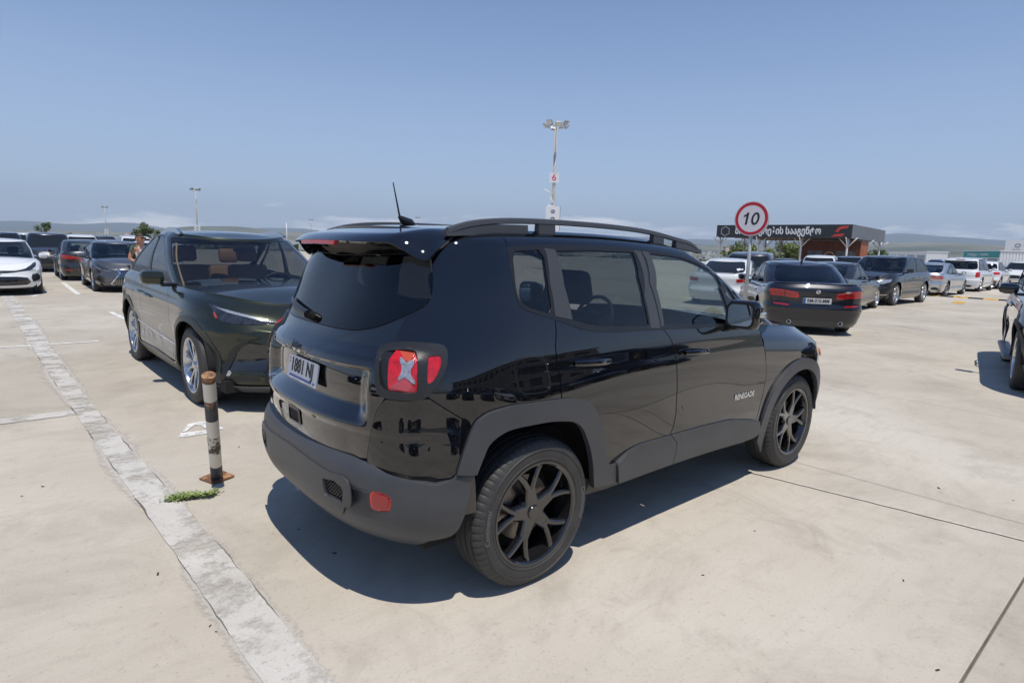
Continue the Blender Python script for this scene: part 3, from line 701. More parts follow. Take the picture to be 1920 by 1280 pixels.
        for xa, xb in ((-.34, .12), (.19, .30), (1.10, 1.2), (1.33, 1.62)):
            m2 = MB(); v = []
            for x in np.linspace(xa, xb, 8):
                h = float(Spl(pts)(x)); y0 = .615-.02*max(0, (x-.9))**2
                for yy in (-.018, .018): v += [(x, s*(y0+yy), zq(x)-.025), (x, s*(y0+yy*.8), zq(x)+max(h-.012, -.01) if (xb-xa) < .2 else zq(x)+max(.0, min(h-.014, .024)))]
            m2.add(v, [(i*4+a, i*4+b, i*4+4+b, i*4+4+a) for i in range(7) for a, b in ((0, 1), (1, 3), (3, 2))]+[(0, 1, 3, 2), (28, 29, 31, 30)])
            m2.obj('rail_foot', M_CLAD, rl, 'auto')
    # aerial
    a0 = G(752, 420, 0, 1); mb = MB(); zb = float(zr(np.array([a0[0]]), np.array([0.]))[0])
    mb.tube([(a0[0]+.09, 0, zb-.01), (a0[0]+.05, 0, zb+.012), (a0[0]+.01, 0, zb+.028), (a0[0]-.012, 0, zb+.045)], [.012, .026, .020, .008], 10)
    tp_ = G(737, 342, 0, 1); mb.tube([(a0[0]-.005, 0, zb+.03), (tp_[0], 0, tp_[2])], [.0055, .0028], 6)
    mb.obj('aerial', M_TRIM, car, 'auto')
    # --- bumper
    BP = Ring(lambda v: np.full_like(v, 2.6), [(.24, -.60), (.30, -.71), (.36, -.765), (.44, -.795), (.52, -.802), (.58, -.796), (.62, -.785), (.645, -.77), (.66, -.745), (.67, -.71)], [(.24, .80), (.30, .858), (.36, .888), (.44, .905), (.52, .91), (.60, .908), (.64, .898), (.67, .85)],   .5, 2.4, .60, 2.95, z=lambda x, v: v, rng=(1.5, 3.9, .24, .67), su=1.2)
    top = BP.px(Z2(1620, 1072, 1505, 1075, 1490, 1100, 1460, 1128, 1350, 1160, 1200, 1135, 1100, 1110, 980, 1070, 900, 1020, 830, 950))
    half = [(3., .667), (2.8, .667), (2.66, .667)]+[(a, min(b, .668)) for a, b in top[::-1]]+BP.px(Z3(1640, 270, 1600, 450, 1560, 600, 1520, 690, 1470, 735, 1420, 752, 1300, 775, 1160, 786, 1080, 770, 1000, 742))+[(2.72, .30), (3., .30)]
    vent = BP.px(Z3(515, 312, 580, 322, 640, 372, 652, 400, 648, 480, 590, 450, 530, 420, 518, 360))
    fogp = smooth_poly(BP.px(Z3(845, 405, 930, 402, 1005, 440, 1018, 480, 1005, 562, 940, 562, 870, 545, 850, 515)), 1)
    vl = [(6-a, b) for a, b in vent]; fg2 = [(6-a, b) for a, b in fogp]
    fpock = smooth_poly(BP.px(Z3(705, 400, 740, 372, 900, 375, 1000, 392, 1045, 430, 1035, 500, 1020, 575, 940, 590, 830, 580, 730, 520)), 1)
    panel('rear_bumper', BP, symr(half), M_CLAD, car, holes=[vent, vl, fogp, fg2], depth=.055, step=.02,
          off=lambda P: -.028*np.exp(-(((np.abs(P[:, 1])-.60)/.075)**4+((P[:, 2]-.50)/.05)**4)))
    for q in (vent, vl):
        panel('bumper_vent', BP, q, M_DARK, car, off=-.02, depth=0, step=.03)
        c = np.mean(q, 0); um, uM = min(a for a, b in q), max(a for a, b in q); vm, vM = min(b for a, b in q), max(b for a, b in q)
        gr = MB()
        for k in range(-6, 9):
            for sgn in (1, -1):
                pts = []
                for t in np.linspace(0, 1, 9):
                    uu = um+(uM-um)*(k*.14+sgn*t*.62 if sgn > 0 else k*.14+(1-t)*.62); vv_ = vm+(vM-vm)*t
                    if inpoly(np.array([[uu, vv_]]), q)[0]: pts.append((uu, vv_))
                if len(pts) > 1:
                    p_, n_ = BP.PN(np.array([a for a, b in pts]), np.array([b for a, b in pts])); gr.tube([tuple(x) for x in p_-n_*.006], .0028, 4)
        gr.obj('vent_mesh', M_TRIM, car)
    for q in (fogp, fg2):
        o = panel('rear_fog_lamp', BP, q, M_RED, car, off=-.006, depth=.02, step=.02)
        panel('fog_lamp_lens', BP, shrink(q, .012, BP.su), M_REDD, o, off=-.001, depth=.004, step=.02)
    ue = min(a for a, b in vent)-.03; z0_, z1_ = min(b for a, b in vent), max(b for a, b in vent)
    vh = [(3., .585), (2.92, .583), (ue+.10, .572), (ue+.03, z1_+.035), (ue, z1_), (ue-.003, z0_), (ue+.025, z0_-.02), (ue+.08, .385), (3., .375)]
    vh = [vh[0]]+cr(vh, 4)[1:-1]+[vh[-1]]
    panel('bumper_valance', BP, symr(vh), pbr('valance_grey', (.058, .059, .061), .42, noisev=.1, nscale=6, bump=.2, bscale=900), car, holes=[shrink(vent, -.006, BP.su), shrink(vl, -.006, BP.su)], off=.007, depth=.006, step=.025)
    # --- tail lamps
    tl = smooth_poly(px(Z2(905, 200, 918, 135, 975, 96, 1100, 88, 1230, 98, 1400, 112, 1432, 150, 1440, 200, 1428, 290, 1385, 385, 1320, 470, 1260, 505, 1180, 512, 1060, 510, 950, 488, 908, 435)), 1)
    ln = smooth_poly(px(Z2(938, 200, 950, 160, 1030, 156, 1190, 165, 1214, 185, 1212, 300, 1205, 440, 1190, 463, 1090, 458, 975, 440, 945, 410)), 1)
    sl2 = smooth_poly(px(Z2(1288, 220, 1300, 202, 1375, 190, 1392, 205, 1393, 260, 1365, 335, 1330, 385, 1305, 398, 1284, 390)), 1)
    for sgn in (1, -1):
        mir = sgn < 0
        hs = empty('tail_lamp', parent=car)
        mk_panel('lamp_housing', panel_data(B, tl, holes=[ln, sl2], off=lambda P: .004+.024*sstep(.57, .69, np.abs(P[:, 1])), depth=.05, step=.02), pbr('lamp_housing', (.019, .020, .022), .36, bump=.2, bscale=900), hs, mir)
        mk_panel('lamp_bowl', panel_data(B, ln, off=.004, depth=0, step=.02), M_TRIM, hs, mir)
        lens = smooth_poly(px(Z2(1022, 158, 1190, 166, 1214, 185, 1206, 440, 1190, 463, 1090, 450, 1006, 440, 1004, 420)), 1)
        mk_panel('lamp_lens', panel_data(B, lens, off=.016, depth=.015, step=.02), M_RED, hs, mir)
        mk_panel('lamp_facet', panel_data(B, px(Z2(1088, 168, 1198, 172, 1185, 205, 1150, 245, 1120, 232)), off=.0172, depth=.001, step=.02), pbr('lamp_orange', (.5, .07, .025), .2, coat=1.), hs, mir)
        mk_panel('lamp_facet', panel_data(B, px(Z2(1015, 425, 1075, 380, 1120, 345, 1195, 440, 1180, 455, 1090, 447)), off=.0172, depth=.001, step=.02), pbr('lamp_pink', (.42, .05, .06), .15, coat=1.), hs, mir)
        X = smooth_poly(px(Z2(1085, 225, 1098, 216, 1128, 246, 1150, 248, 1168, 232, 1190, 240, 1186, 262, 1162, 292, 1160, 338, 1186, 372, 1190, 396, 1172, 398, 1140, 360, 1112, 352, 1095, 372, 1078, 374, 1080, 352, 1100, 322, 1104, 275)), 1)
        mk_panel('reversing_lamp', panel_data(B, X, off=.020, depth=.004, step=.01), pbr('reverse_lens', (.34, .35, .39), .18, .4, 1., .02, noisev=.4, nscale=70), hs, mir)
        mk_panel('side_lens', panel_data(B, sl2, off=.024, depth=.01, step=.02), M_RED, hs, mir)
    # --- plate, emblem, latch, wiper
    c0 = G(582.3, 689.3, 0, 1); pn = Vector((-1, 0, .16)).normalized()
    pl = G(582, 690, -.728, 0); hp_ = (-.728, 0., float(G(582, 690, 0, 1)[2])-.006)
    Mp = rot_to(hp_, pn)
    p = MB().prism(rrect(.36, .112, .01), lambda a, b, d: Mp@Vector((a, b, d)), .006).obj('licence_plate', M_WHITE, car)
    MB().prism(rrect(.27, .011, .003), lambda a, b, d: Mp@Vector((a-.014, b-.042, d+.0062)), .0008).obj('plate_band', M_BLUE, p)
    MB().prism(rrect(.018, .011, .003), lambda a, b, d: Mp@Vector((a+.148, b-.042, d+.0062)), .0008).obj('plate_band', M_BLUE, p)
    text_obj('plate_text', '1881 NJ', Mp@Matrix.Translation((-.004, .009, .0072))@Matrix.Scale(1.12, 4, (0, 1, 0)), .082, M_BLKPRINT, p, bold=.0022, extrude=.0006, fit=.255)
    for a, b in ((-.160, .036), (-.160, .020)): MB().prism(rrect(.012, .008, .002), lambda x, y, d: Mp@Vector((x+a, y+b, d+.0062)), .0008).obj('plate_crest', pbr('crest', (.5, .2, .22), .5), p)
    zz = float(G(569, 632, 0, 1)[2])
    u_, v_ = B.inv(f_end, (0., 1.072), (2.9, 3.1, 1.0, 1.12)); P_, n_ = B.PN(np.array([u_]), np.array([v_]))
    text_obj('maker_emblem', 'Jeep', rot_to(P_[0]+n_[0]*.003, n_[0]), .056, pbr('dark_chrome', (.09, .09, .1), .15, 1.), car, bold=.0005, extrude=.0015)
    P_, n_ = B.PN(np.array([3.]), np.array([.735])); Ml = rot_to(P_[0], n_[0])
    lt = MB(); o_ = rrect(.15, .085, .018); i_ = rrect(.12, .058, .012); n = len(o_)
    lt.add([Ml@Vector((a, b, .004)) for a, b in o_]+[Ml@Vector((a, b, .007)) for a, b in i_]+[Ml@Vector((a, b, -.02)) for a, b in i_], [(k, (k+1) % n, n+(k+1) % n, n+k) for k in range(n)]+[(n+k, n+(k+1) % n, 2*n+(k+1) % n, 2*n+k) for k in range(n)])
    lt.obj('tailgate_handle', pbr('dark_chrome', (.09, .09, .1), .15, 1.), car)
    MB().prism(i_, lambda a, b, d: Ml@Vector((a, b, d+.0025)), -.002).obj('handle_recess', M_DARK, car)
    wp = MB(); q = [B.PN(*[np.array([x]) for x in B.inv(f_end, t, (2.6, 3.8, 1.1, 1.5))]) for t in ((.02, 1.195), (.09, 1.203), (.20, 1.218), (.31, 1.236), (.40, 1.252))]
    q = [tuple((a+b*h)[0]) for (a, b), h in zip(q, (.030, .032, .030, .024, .014))]
    wp.tube(q, [.021, .018, .018, .013, .005], 10); wp.tube([tuple(np.array(q[0])+[.05, 0, -.02]), q[0]], [.024, .021], 12)
    wp.obj('rear_wiper', M_TRIM, car, 'auto')
    # --- door handles, badge
    for pts, dx in ((Z4(925, 1125, 1200, 1105), 0), (Z6(478, 1045, 660, 1030), 0)):
        (ua, va), (ub, vb) = px(pts); 
        for mir in (1, -1):
            m = MB(); P_, n_ = B.PN(np.linspace(ua, ub, 6), np.linspace(va, vb, 6)); hts = [.018, .034, .04, .04, .034, .012]
            m.tube([(a[0]+b[0]*h, (a[1]+b[1]*h)*mir, a[2]+b[2]*h) for a, b, h in zip(P_, n_, hts)], [.013, .016, .017, .017, .016, .011], 10)
            h = m.obj('door_handle', BLK, car, 'auto')
            um, vm = ua*.62+ub*.38, (va+vb)/2
            d = panel_data(B, [(um+.046*cos(t)/B.su, vm+.05*sin(t)) for t in np.linspace(0, 2*pi, 20, endpoint=False)], off=.001, depth=0, step=.02)
            mk_panel('handle_cup', d, BLK, h, mir < 0)
    (ub, vb), = px([(1395, 741)])
    (uc, vc), = px([(1412, 738)])
    P_, n_ = B.PN(np.array([ub]), np.array([vb])); Mb = rot_to(P_[0]+n_[0]*.003, n_[0])@Matrix.Rotation(.0, 4, 'Z')
    text_obj('model_badge', 'RENEGADE', Mb, .05, M_CHROME, car, bold=.001, extrude=.002, fit=.235)
    # --- mirrors
    for s in (-1, 1):
        mx_ = empty('door_mirror', parent=car)
        c = Vector((1.615, s*.962, 1.192))
        bm = bmesh.new(); bmesh.ops.create_cube(bm, size=1)
        for q in bm.verts: q.co = Vector((q.co.x*.14, q.co.y*.20, q.co.z*.175))
        bmesh.ops.bevel(bm, geom=bm.edges[:], offset=.05, segments=4, profile=.6, affect='EDGES')
        for q in bm.verts:
            if q.co.x > 0: q.co.y *= .86; q.co.z *= .84
            q.co = q.co+c
        me = D.meshes.new('mirror_shell'); bm.to_mesh(me); bm.free(); link('mirror_shell', me, BLK, mx_)
        bz = rrect(.174, .152, .04); Mm = rot_to((c.x-.071, c.y, c.z), (-1, s*.10, .02))
        MB().prism(bz, lambda a, b, d: Mm@Vector((a, b, d)), .006).obj('mirror_bezel', M_TRIM, mx_)
        MB().prism(rrect(.146, .128, .032), lambda a, b, d: Mm@Vector((a, b, d+.0065)), .001).obj('mirror_glass', pbr('mirror', (.75, .8, .82), .01, 1.), mx_)
        MB().box((c.x-.03, c.y+s*.078, c.z-.012), (c.x+.055, c.y+s*.102, c.z+.02), bev=.008).obj('mirror_indicator', M_LAMPW, mx_, 'auto')
        MB().box((c.x-.04, s*.84, c.z-.10), (c.x+.06, s*.93, c.z-.05), bev=.02).obj('mirror_arm', M_TRIM, mx_, 'auto')
    # --- wheels, wells, floor, cabin
    for x in (0., 2.57):
        for s in (-1, 1):
            wv = make_wheel(car, x, s*.785, .352, .243, .225, 'hero', M_RIMBLK, s > 0, 0, spin=.0 if x == 0 else .5, steer=0)
            wheel_well(car, x, s*(.85 if x == 0 else .88), .475 if x == 0 else .46, .55)
            if s < 0:
                ty = wv.children[0]
                for a0 in (pi-.05, -.05):
                    me = text_mesh('Continental', .034, .0002, .0006, .1); v3 = []
                    for v in me.vertices:
                        t = a0-v.co.x/.298; r = .298+v.co.y; v.co = Vector((r*cos(t), -.1145-v.co.z*.5, r*sin(t)))
                    me.materials.clear(); link('tyre_lettering', me, pbr('tyre_letter', (.14, .14, .14), .5), wv, False)
    MB().box((-.5, -.72, .26), (3.2, .72, .34)).obj('underbody', M_DARK, car)
    MB().box((-.56, -.55, .34), (.42, .55, .62), bev=.02).obj('boot_floor', M_DARK, car)
    MB().box((-.64, -.56, .38), (-.45, .56, .63)).obj('light_seal_box', M_DARK, car)  # added dark box that stops light leaking down past the bumper
    MB().box((2.0, -.72, .34), (2.5, .72, 1.08), bev=.06).obj('dashboard', M_SEAT, car, 'auto')
    MB().box((2.5, -.55, .34), (3.1, .55, .9)).obj('engine_bay', M_DARK, car)
    for s in (-1, 1): seat(car, 1.18, s*.36, M_SEAT, .60); seat(car, .32, s*.36, M_SEAT, .60, .56, name='rear_seat')
    steering(car, 1.72, .36, 1.02)
    return car
# ------------------------------------------------------------ other cars
BASE = dict(L=4.7, W=1.86, H=1.66, wb=2.7, fo=.93, R=.36, rr=.25, wd=.225, zs=.20, style='v5', rim=None, paint=None, suv=True,
  wv=[(0, .90), (.10, .955), (.28, .988), (.52, 1.), (.75, .988), (.88, .965), (.96, .93), (1, .875)],
  xfv=[(0, -.13), (.15, -.03), (.35, 0.), (.55, -.01), (.75, -.05), (.9, -.14), (1, -.30)],
  xrv=[(0, .14), (.15, .03), (.3, 0.), (.5, .01), (.7, .02), (.85, .04), (1, .10)],
  af=1.0, nf=2.5, ar=.75, nr=2.5, ga=.55, gn=2.3, gr=.45, gnr=2.4,
  belt=None, cowl=None, rbase=None, head=None, rhead=None, roofw=.655, crown=.03,
  uA=(.93, 1.10), uB=1.50, uC=(1.98, 1.93), quarter=None, wsu=.80, rwu=2.3, rwv=(.12, .86), doors=None, glass=None, wglass=None, clad=True, chrome=False,
  seatm=None, archR=None, extras=None, disp=None)
def side_form(x, y, z, xF, xR, wb, zs, zb):
    """door hollow, wheel-arch swell and a shoulder crease common to modern cars"""
    k = (z-zs)/(zb-zs); mid = sstep(-wb/2+.25, -wb/2+.6, x)*sstep(wb/2-.25, wb/2-.6, x)
    d = -.022*np.exp(-((k-.40)/.16)**2)*mid+.010*np.exp(-((k-.16)/.07)**2)*mid
    for c in (wb/2, -wb/2): d = d+.016*np.exp(-((x-c)/.38)**2-((k-.60)/.22)**2)
    re = sstep(xR+.85, xR+.30, x); fr = sstep(xF-.9, xF-.35, x)
    d = d+re*(-.016*np.exp(-((k-.62)/.09)**2)+.020*np.exp(-((k-.44)/.035)**2)-.018*np.exp(-((k-.20)/.09)**2)+.012*np.exp(-((k-.93)/.03)**2))
    d = d+fr*(-.014*np.exp(-((k-.50)/.08)**2)+.016*np.exp(-((k-.66)/.03)**2)+.018*np.exp(-((k-.08)/.05)**2))
    return d+.008*np.exp(-((k-.80)/.035)**2)*sstep(xR+.2, xR+.7, x)*sstep(xF-.5, xF-1.1, x)
def build_car(name, label, S, loc=(0, 0, 0), rz=0., lod=1, group=None, cat='car'):
    p = dict(BASE); p.update(S); S = p
    car = empty(name, loc, rz); tag(car, label, cat, group)
    L, W, H, wb, R, zs = S['L'], S['W'], S['H'], S['wb'], S['R'], S['zs']
    xF = wb/2+S['fo']; xR = xF-L; hw = W/2; PNT = S['paint']; st = {0: .04, 1: .055, 2: .13}[lod]; dep = .015 if lod < 2 else 0
    zt = Spl(S['belt']); GL = S['glass'] or (G_MID if lod < 2 else G_FAR); WG = S['wglass'] or (G_CLEAR if lod < 2 else G_FAR)
    cons = lambda v: (lambda b: np.full_like(np.asarray(b, float), v))
    Lr = Ring([(a, xF+b) for a, b in S['xfv']], [(a, xR+b) for a, b in S['xrv']], [(a, hw*b) for a, b in S['wv']], cons(S['af']), cons(S['nf']), cons(S['ar']), cons(S['nr']), z=lambda x, v: zs+(zt(x)-zs)*v, rng=(0, 3, 0, 1), su=1.3, disp=(lambda x, y, z: S['disp'](x, y, z, xF, xR, wb) if S['disp'] else side_form(x, y, z, xF, xR, wb, zs, float(zt(0)))))
    Lr.sv = zt(0)-zs
    # greenhouse
    zr = Spl(S['roof']); wtop = hw*.885; wr = hw*S['roofw']
    prof = lambda k: 1-k
    gx0, gx1, gr0, gr1 = S['cowl'], S['head'], S['rbase'], S['rhead']
    tw = [(0, wtop), (.3, wtop*.968), (.6, wtop*.915), (.82, wtop*.86), (.93, wtop*.82), (1., wr)]
    fx = [(0, gx0), (.3, gx0+(gx1-gx0)*.33), (.6, gx0+(gx1-gx0)*.64), (.85, gx0+(gx1-gx0)*.88), (1., gx1)]
    rx = [(0, gr0), (.3, gr0+(gr1-gr0)*.28), (.6, gr0+(gr1-gr0)*.60), (.85, gr0+(gr1-gr0)*.86), (1., gr1)]
    class GR(Ring):
        def P(s, u, v):
            q = Ring.P(s, u, v); v = np.atleast_1d(np.asarray(v, float))
            b = Ring.P(s, u, np.zeros(len(q))); t = Ring.P(s, u, np.ones(len(q)))
            z0 = zt(b[:, 0])-.012; z1 = zr(t[:, 0]); e = np.array(v)
            q[:, 2] = z0+(z1-z0)*(e+.10*e*(1-e)); return q
    Gr = GR(fx, rx, tw, cons(S['ga']), cons(S['gn']), cons(S['gr']), cons(S['gnr']), z=lambda x, v: v*0, rng=(0, 3, 0, 1), su=1.25); Gr.sv = .5
    ua0, ua1 = S['uA']; uB = S['uB']; uc0, uc1 = S['uC']
    wsu = S['wsu']; ru = S['rwu']; rv0, rv1 = S['rwv']
    ws = [(0, .02), (wsu*.6, .02), (wsu, .03), (wsu+.01, .5), (wsu+.0, .90), (wsu*.6, .93), (0, .935)]
    rw = [(3, rv0), (ru+.25, rv0+.0), (ru+.05, rv0+.05), (ru, rv0+.2), (ru+.02, rv1-.06), (ru+.12, rv1), (3, rv1)]
    fr = [(ua0, .05), (uB-.035, .05), (uB-.045, .885), (ua1+.05, .885), (ua1-.02, .80)]
    re = [(uB+.025, .05), (uc0, .06), (uc1, .885), (uB+.015, .885)]
    wins = [fr, re]; nms = ['front_door_window', 'rear_door_window']
    if S['quarter']: wins.append(S['quarter']); nms.append('rear_quarter_window')
    wins = [smooth_poly(dens(q, .12, Gr.su, Gr.sv), 1) for q in wins]
    ext = [(0, 0), (.3, 0), (1, 0), (2, 0), (2.6, 0), (3, 0), (3, 1), (2.4, 1), (1.5, 1), (.5, 1), (0, 1)]
    if lod < 2:
        panel('cabin_shell', Gr, ext, PNT, car, both=True, holes=[ws, rw]+wins, depth=.01, step=st)
        panel('windscreen', Gr, symf(ws), WG, car, off=-.003, depth=0, step=.08)
        panel('rear_window', Gr, symr(rw), GL, car, off=-.003, depth=0, step=.06)
        dlo = [(ua0-.03, .015), (uB, .015), (uc0+.03, .02)]+([(q[0]+.02, q[1]-.02) for q in S['quarter'][1:2]]+[(S['quarter'][2][0]+.03, S['quarter'][2][1]+.04)] if S['quarter'] else [])+[(uc1+.03, .93), (uB, .935), (ua1+.03, .935), (ua1-.06, .85)]
        dl = smooth_poly(dens(dlo, .2, Gr.su, Gr.sv), 1)
        if S['chrome']: panel('window_surround', Gr, shrink(dl, -.012, Gr.su, Gr.sv), S['chrome'], car, both=True, holes=[dl], off=.004, depth=.004, step=.08)
        panel('window_trim', Gr, dl, M_TRIM, car, both=True, holes=wins, off=.0025, depth=.004, step=.08)
        for n_, q in zip(nms, wins): panel(n_, Gr, q, GL, car, both=True, off=-.002, depth=0, step=.08)
    else:
        panel('cabin_shell', Gr, ext, PNT, car, both=True, depth=0, step=.12)
        panel('windscreen', Gr, symf(ws), WG, car, off=.004, depth=0, step=.15)
        panel('rear_window', Gr, symr(rw), GL, car, off=.004, depth=0, step=.15)
        for n_, q in zip(nms, wins): panel(n_, Gr, q, GL, car, both=True, off=.004, depth=0, step=.15)
    # roof
    tp = Gr.P(np.linspace(0, 3, 50), np.ones(50)); rp = [(float(a), float(b)) for a, b, c in tp]; rp += [(a, -b) for a, b in rp[-2:0:-1]]
    edge = Spl(sorted({round(float(a), 3): abs(float(b)) for a, b, c in tp[8:42]}.items()))
    rsurf = Top(lambda x, y: zr(x)-.001+S['crown']*(1-np.minimum(1, (np.abs(y)/wr))**2)*sstep(gx1+.02, gx1-.35, x)*sstep(gr1-.02, gr1+.3, x))
    panel('roof', rsurf, rp, S.get('roofmat') or PNT, car, depth=0, step=st*1.5)
    # bonnet and boot
    tpL = Lr.P(np.linspace(0, 3, 80), np.ones(80))
    def deck(nm, xa, xb, front):
        pts = [(float(a), float(b)) for a, b, c in tpL if (a >= xa if front else a <= xb)]
        if front: poly = pts+[(xa, pts[-1][1])]
        else: poly = [(xb, pts[0][1])]+pts
        poly = poly+[(a, -b) for a, b in poly[::-1] if abs(b) > 1e-4]
        poly = [q for i, q in enumerate(poly) if i == 0 or math.hypot(q[0]-poly[i-1][0], q[1]-poly[i-1][1]) > .004]
        xe = max(a for a, b in poly) if front else min(a for a, b in poly)
        cr = S.get('hoodcrown', .045) if front else .025
        if front: Z = lambda x, y: zt(x)+cr*(1-np.minimum(1, np.abs(y)/(hw*.82))**2.2)*sstep(xe, xe-.55, x)
        else: Z = lambda x, y: zt(x)+cr*(1-np.minimum(1, np.abs(y)/(hw*.82))**2.2)*sstep(xe, xe+.4, x)
        return panel(nm, Top(Z), poly, PNT, car, depth=.006 if lod < 2 else 0, step=st*1.3)
    deck('bonnet', gx0-.75, None, True)
    if not S['suv']: deck('boot_lid', None, gr0+.6, False)
    else: deck('boot_shelf', None, gr0+.45, False)
    # lower body
    def us(x, z=.7): return Lr.inv(f_side, (x, z), (.3, 2.8, 0, 1))[0]
    rA = S['archR'] or R+.055
    holes = []
    for cx in (wb/2, -wb/2):
        arc = [Lr.inv(f_side, (cx+rA*cos(t), R-.01+rA*sin(t)), (.3, 2.8, 0., 1.)) for t in np.linspace(-.45, pi+.45, 24)]
        holes.append((arc, arc+[(arc[-1][0], -.2), (arc[0][0], -.2)]))
    dA, dB, dC = S['doors'] or (gx0-.28, (gx0+gr0)/2-.05, -wb/2+.30)
    uf, um, ur = us(dA), us(dB), us(dC); ub0, ub1 = S.get('ubump', (.66, 2.36))
    if lod < 2:
        def strip(n_, a, b): 
            q = [(a, 0), (b, 0), (b, .35), (b, .7), (b, 1), (a, 1), (a, .7), (a, .35)]
            panel(n_, Lr, shrink(q, .002, Lr.su, Lr.sv), PNT, car, both=True, holes=[h[1] for h in holes], depth=dep, step=st)
        strip('front_wing', ub0, uf); strip('front_door', uf, um); strip('rear_door', um, ur); strip('rear_wing', ur, ub1)
        panel('front_bumper', Lr, [(-ub0, 0), (0, 0), (ub0, 0), (ub0, 1), (0, 1), (-ub0, 1)], PNT, car, depth=dep, step=st, holes=[h[1] for h in holes])
        panel('rear_bumper', Lr, [(ub1, 0), (3, 0), (6-ub1, 0), (6-ub1, 1), (3, 1), (ub1, 1)], PNT, car, depth=dep, step=st)
    else:
        panel('body_shell', Lr, [(0, 0), (1, 0), (2, 0), (3, 0), (3, 1), (2, 1), (1, 1), (0, 1)], PNT, car, both=True, holes=[h[1] for h in holes], depth=0, step=st)
    if S['clad']:
        for (arc, _), cx in zip(holes, (wb/2, -wb/2)):
            o_ = [Lr.inv(f_side, (cx+(rA+.06)*cos(t), R-.01+(rA+.055)*sin(t)), (.3, 2.8, 0., 1.)) for t in np.linspace(-.3, pi+.3, 24)]
            panel('wheel_arch_trim', Lr, o_+arc[1:-1][::-1], S.get('cladmat') or M_CLAD, car, both=True, off=.008, depth=.012 if lod < 2 else 0, step=.06)
        a, b = us(wb/2-rA-.02, .4), us(-wb/2+rA+.02, .4)
        panel('sill_trim', Lr, [(a, 0), (b, 0), (b, .13), ((a+b)/2, .16), (a, .13)], S.get('cladmat') or M_CLAD, car, both=True, off=.012, depth=.015 if lod < 2 else 0, step=.06)
    for cx in (wb/2, -wb/2):
        for s in (-1, 1):
            make_wheel(car, cx, s*(hw-S['wd']/2-.025), R, S['rr'], S['wd'], S['style'], S['rim'] or M_SILVER, s > 0, max(lod, 1), steer=S.get('steer', 0) if cx > 0 else 0)
            if lod < 2: wheel_well(car, cx, s*(hw-.05), rA+.02, hw-.36)
    MB().box((xR+.35, -hw+.16, .19), (xF-.35, hw-.16, .3)).obj('underbody', M_DARK, car)
    if lod < 2:
        sm = S['seatm'] or M_SEAT
        MB().box((xR+.5, -hw+.14, .3), (gx0+.1, hw-.14, .42)).obj('cabin_floor', M_DARK, car)
        MB().box((gx0-.62, -hw+.16, .42), (gx0-.12, hw-.16, float(zt(gx0))-.04), bev=.08).obj('dashboard', S.get('dashm') or M_SEAT, car, 'auto')
        for s in (-1, 1):
            seat(car, gx0-1.42, s*.37, sm, zs+.20 if not S['suv'] else zs+.44); seat(car, gx0-2.15, s*.36, sm, zs+.14 if not S['suv'] else zs+.40, .56, rest=S['suv'], name='rear_seat')
        steering(car, gx0-.85, .37, float(zt(gx0))-.06)
    # mirrors
    zm = float(zt(gx0-.45))+.075
    for s in (-1, 1):
        mb = MB().box((gx0-.55, s*(hw-.02), zm-.07), (gx0-.40, s*(hw+.19), zm+.075), bev=.05)
        mb.v = [(x-(.05 if abs(y) > hw+.1 else 0), y, z) for x, y, z in mb.v]
        m_ = mb.obj('door_mirror', PNT, car, 'auto')
        MB().box((gx0-.50, s*(hw-.12), zm-.09), (gx0-.44, s*(hw+.02), zm-.05), bev=.015).obj('mirror_arm', M_TRIM, m_, 'auto')
        if lod < 2: MB().box((gx0-.56, s*(hw+.01), zm-.05), (gx0-.545, s*(hw+.165), zm+.055), bev=.006).obj('mirror_glass', pbr('mirror', (.75, .8, .82), .01, 1.), m_, 'auto')
    # handles
    if lod < 2:
        for ux in (um-.035-.10, ur-.13-.02):
            v_ = S.get('hv', .80); P_, n_ = Lr.PN(np.linspace(ux-.085, ux+.085, 5), np.full(5, v_))
            for s in (1, -1):
                m = MB(); m.tube([(a[0]+b[0]*h, (a[1]+b[1]*h)*s, a[2]+b[2]*h) for a, b, h in zip(P_, n_, (.008, .03, .034, .03, .008))], [.010, .013, .014, .013, .010], 8); m.obj('door_handle', S.get('handlem') or PNT, car, 'auto')
    def ov(nm, poly, mat, off=.006, depth=.008, both=False, surf=None, **k):
        return panel(nm, surf or Lr, poly, mat, car, both=both, off=off, depth=depth if lod < 2 else 0, step=k.pop('step', .05 if lod < 2 else .12), **k)
    if S['extras']: S['extras'](car, Lr, Gr, ov, S, xF, xR, hw)
    return car
def ell(cu, cv, ru, rv, n=16, a=0.): return [(cu+ru*cos(t)*cos(a)-rv*sin(t)*sin(a), cv+ru*cos(t)*sin(a)+rv*sin(t)*cos(a)) for t in np.linspace(0, 2*pi, n, endpoint=False)]
def wrap_text(car, Lr, s, u, v, size, mat, name='badge', fit=None, off=.008):
    P, n = Lr.PN(np.array([u]), np.array([v])); return text_obj(name, s, rot_to(P[0]+n[0]*off, n[0]), size, mat, car, bold=.001, extrude=.002, fit=fit)
def front_plate_pos(Lr, u, v, off=.012):
    P, n = Lr.PN(np.array([u]), np.array([v])); return rot_to(P[0]+n[0]*off, n[0])
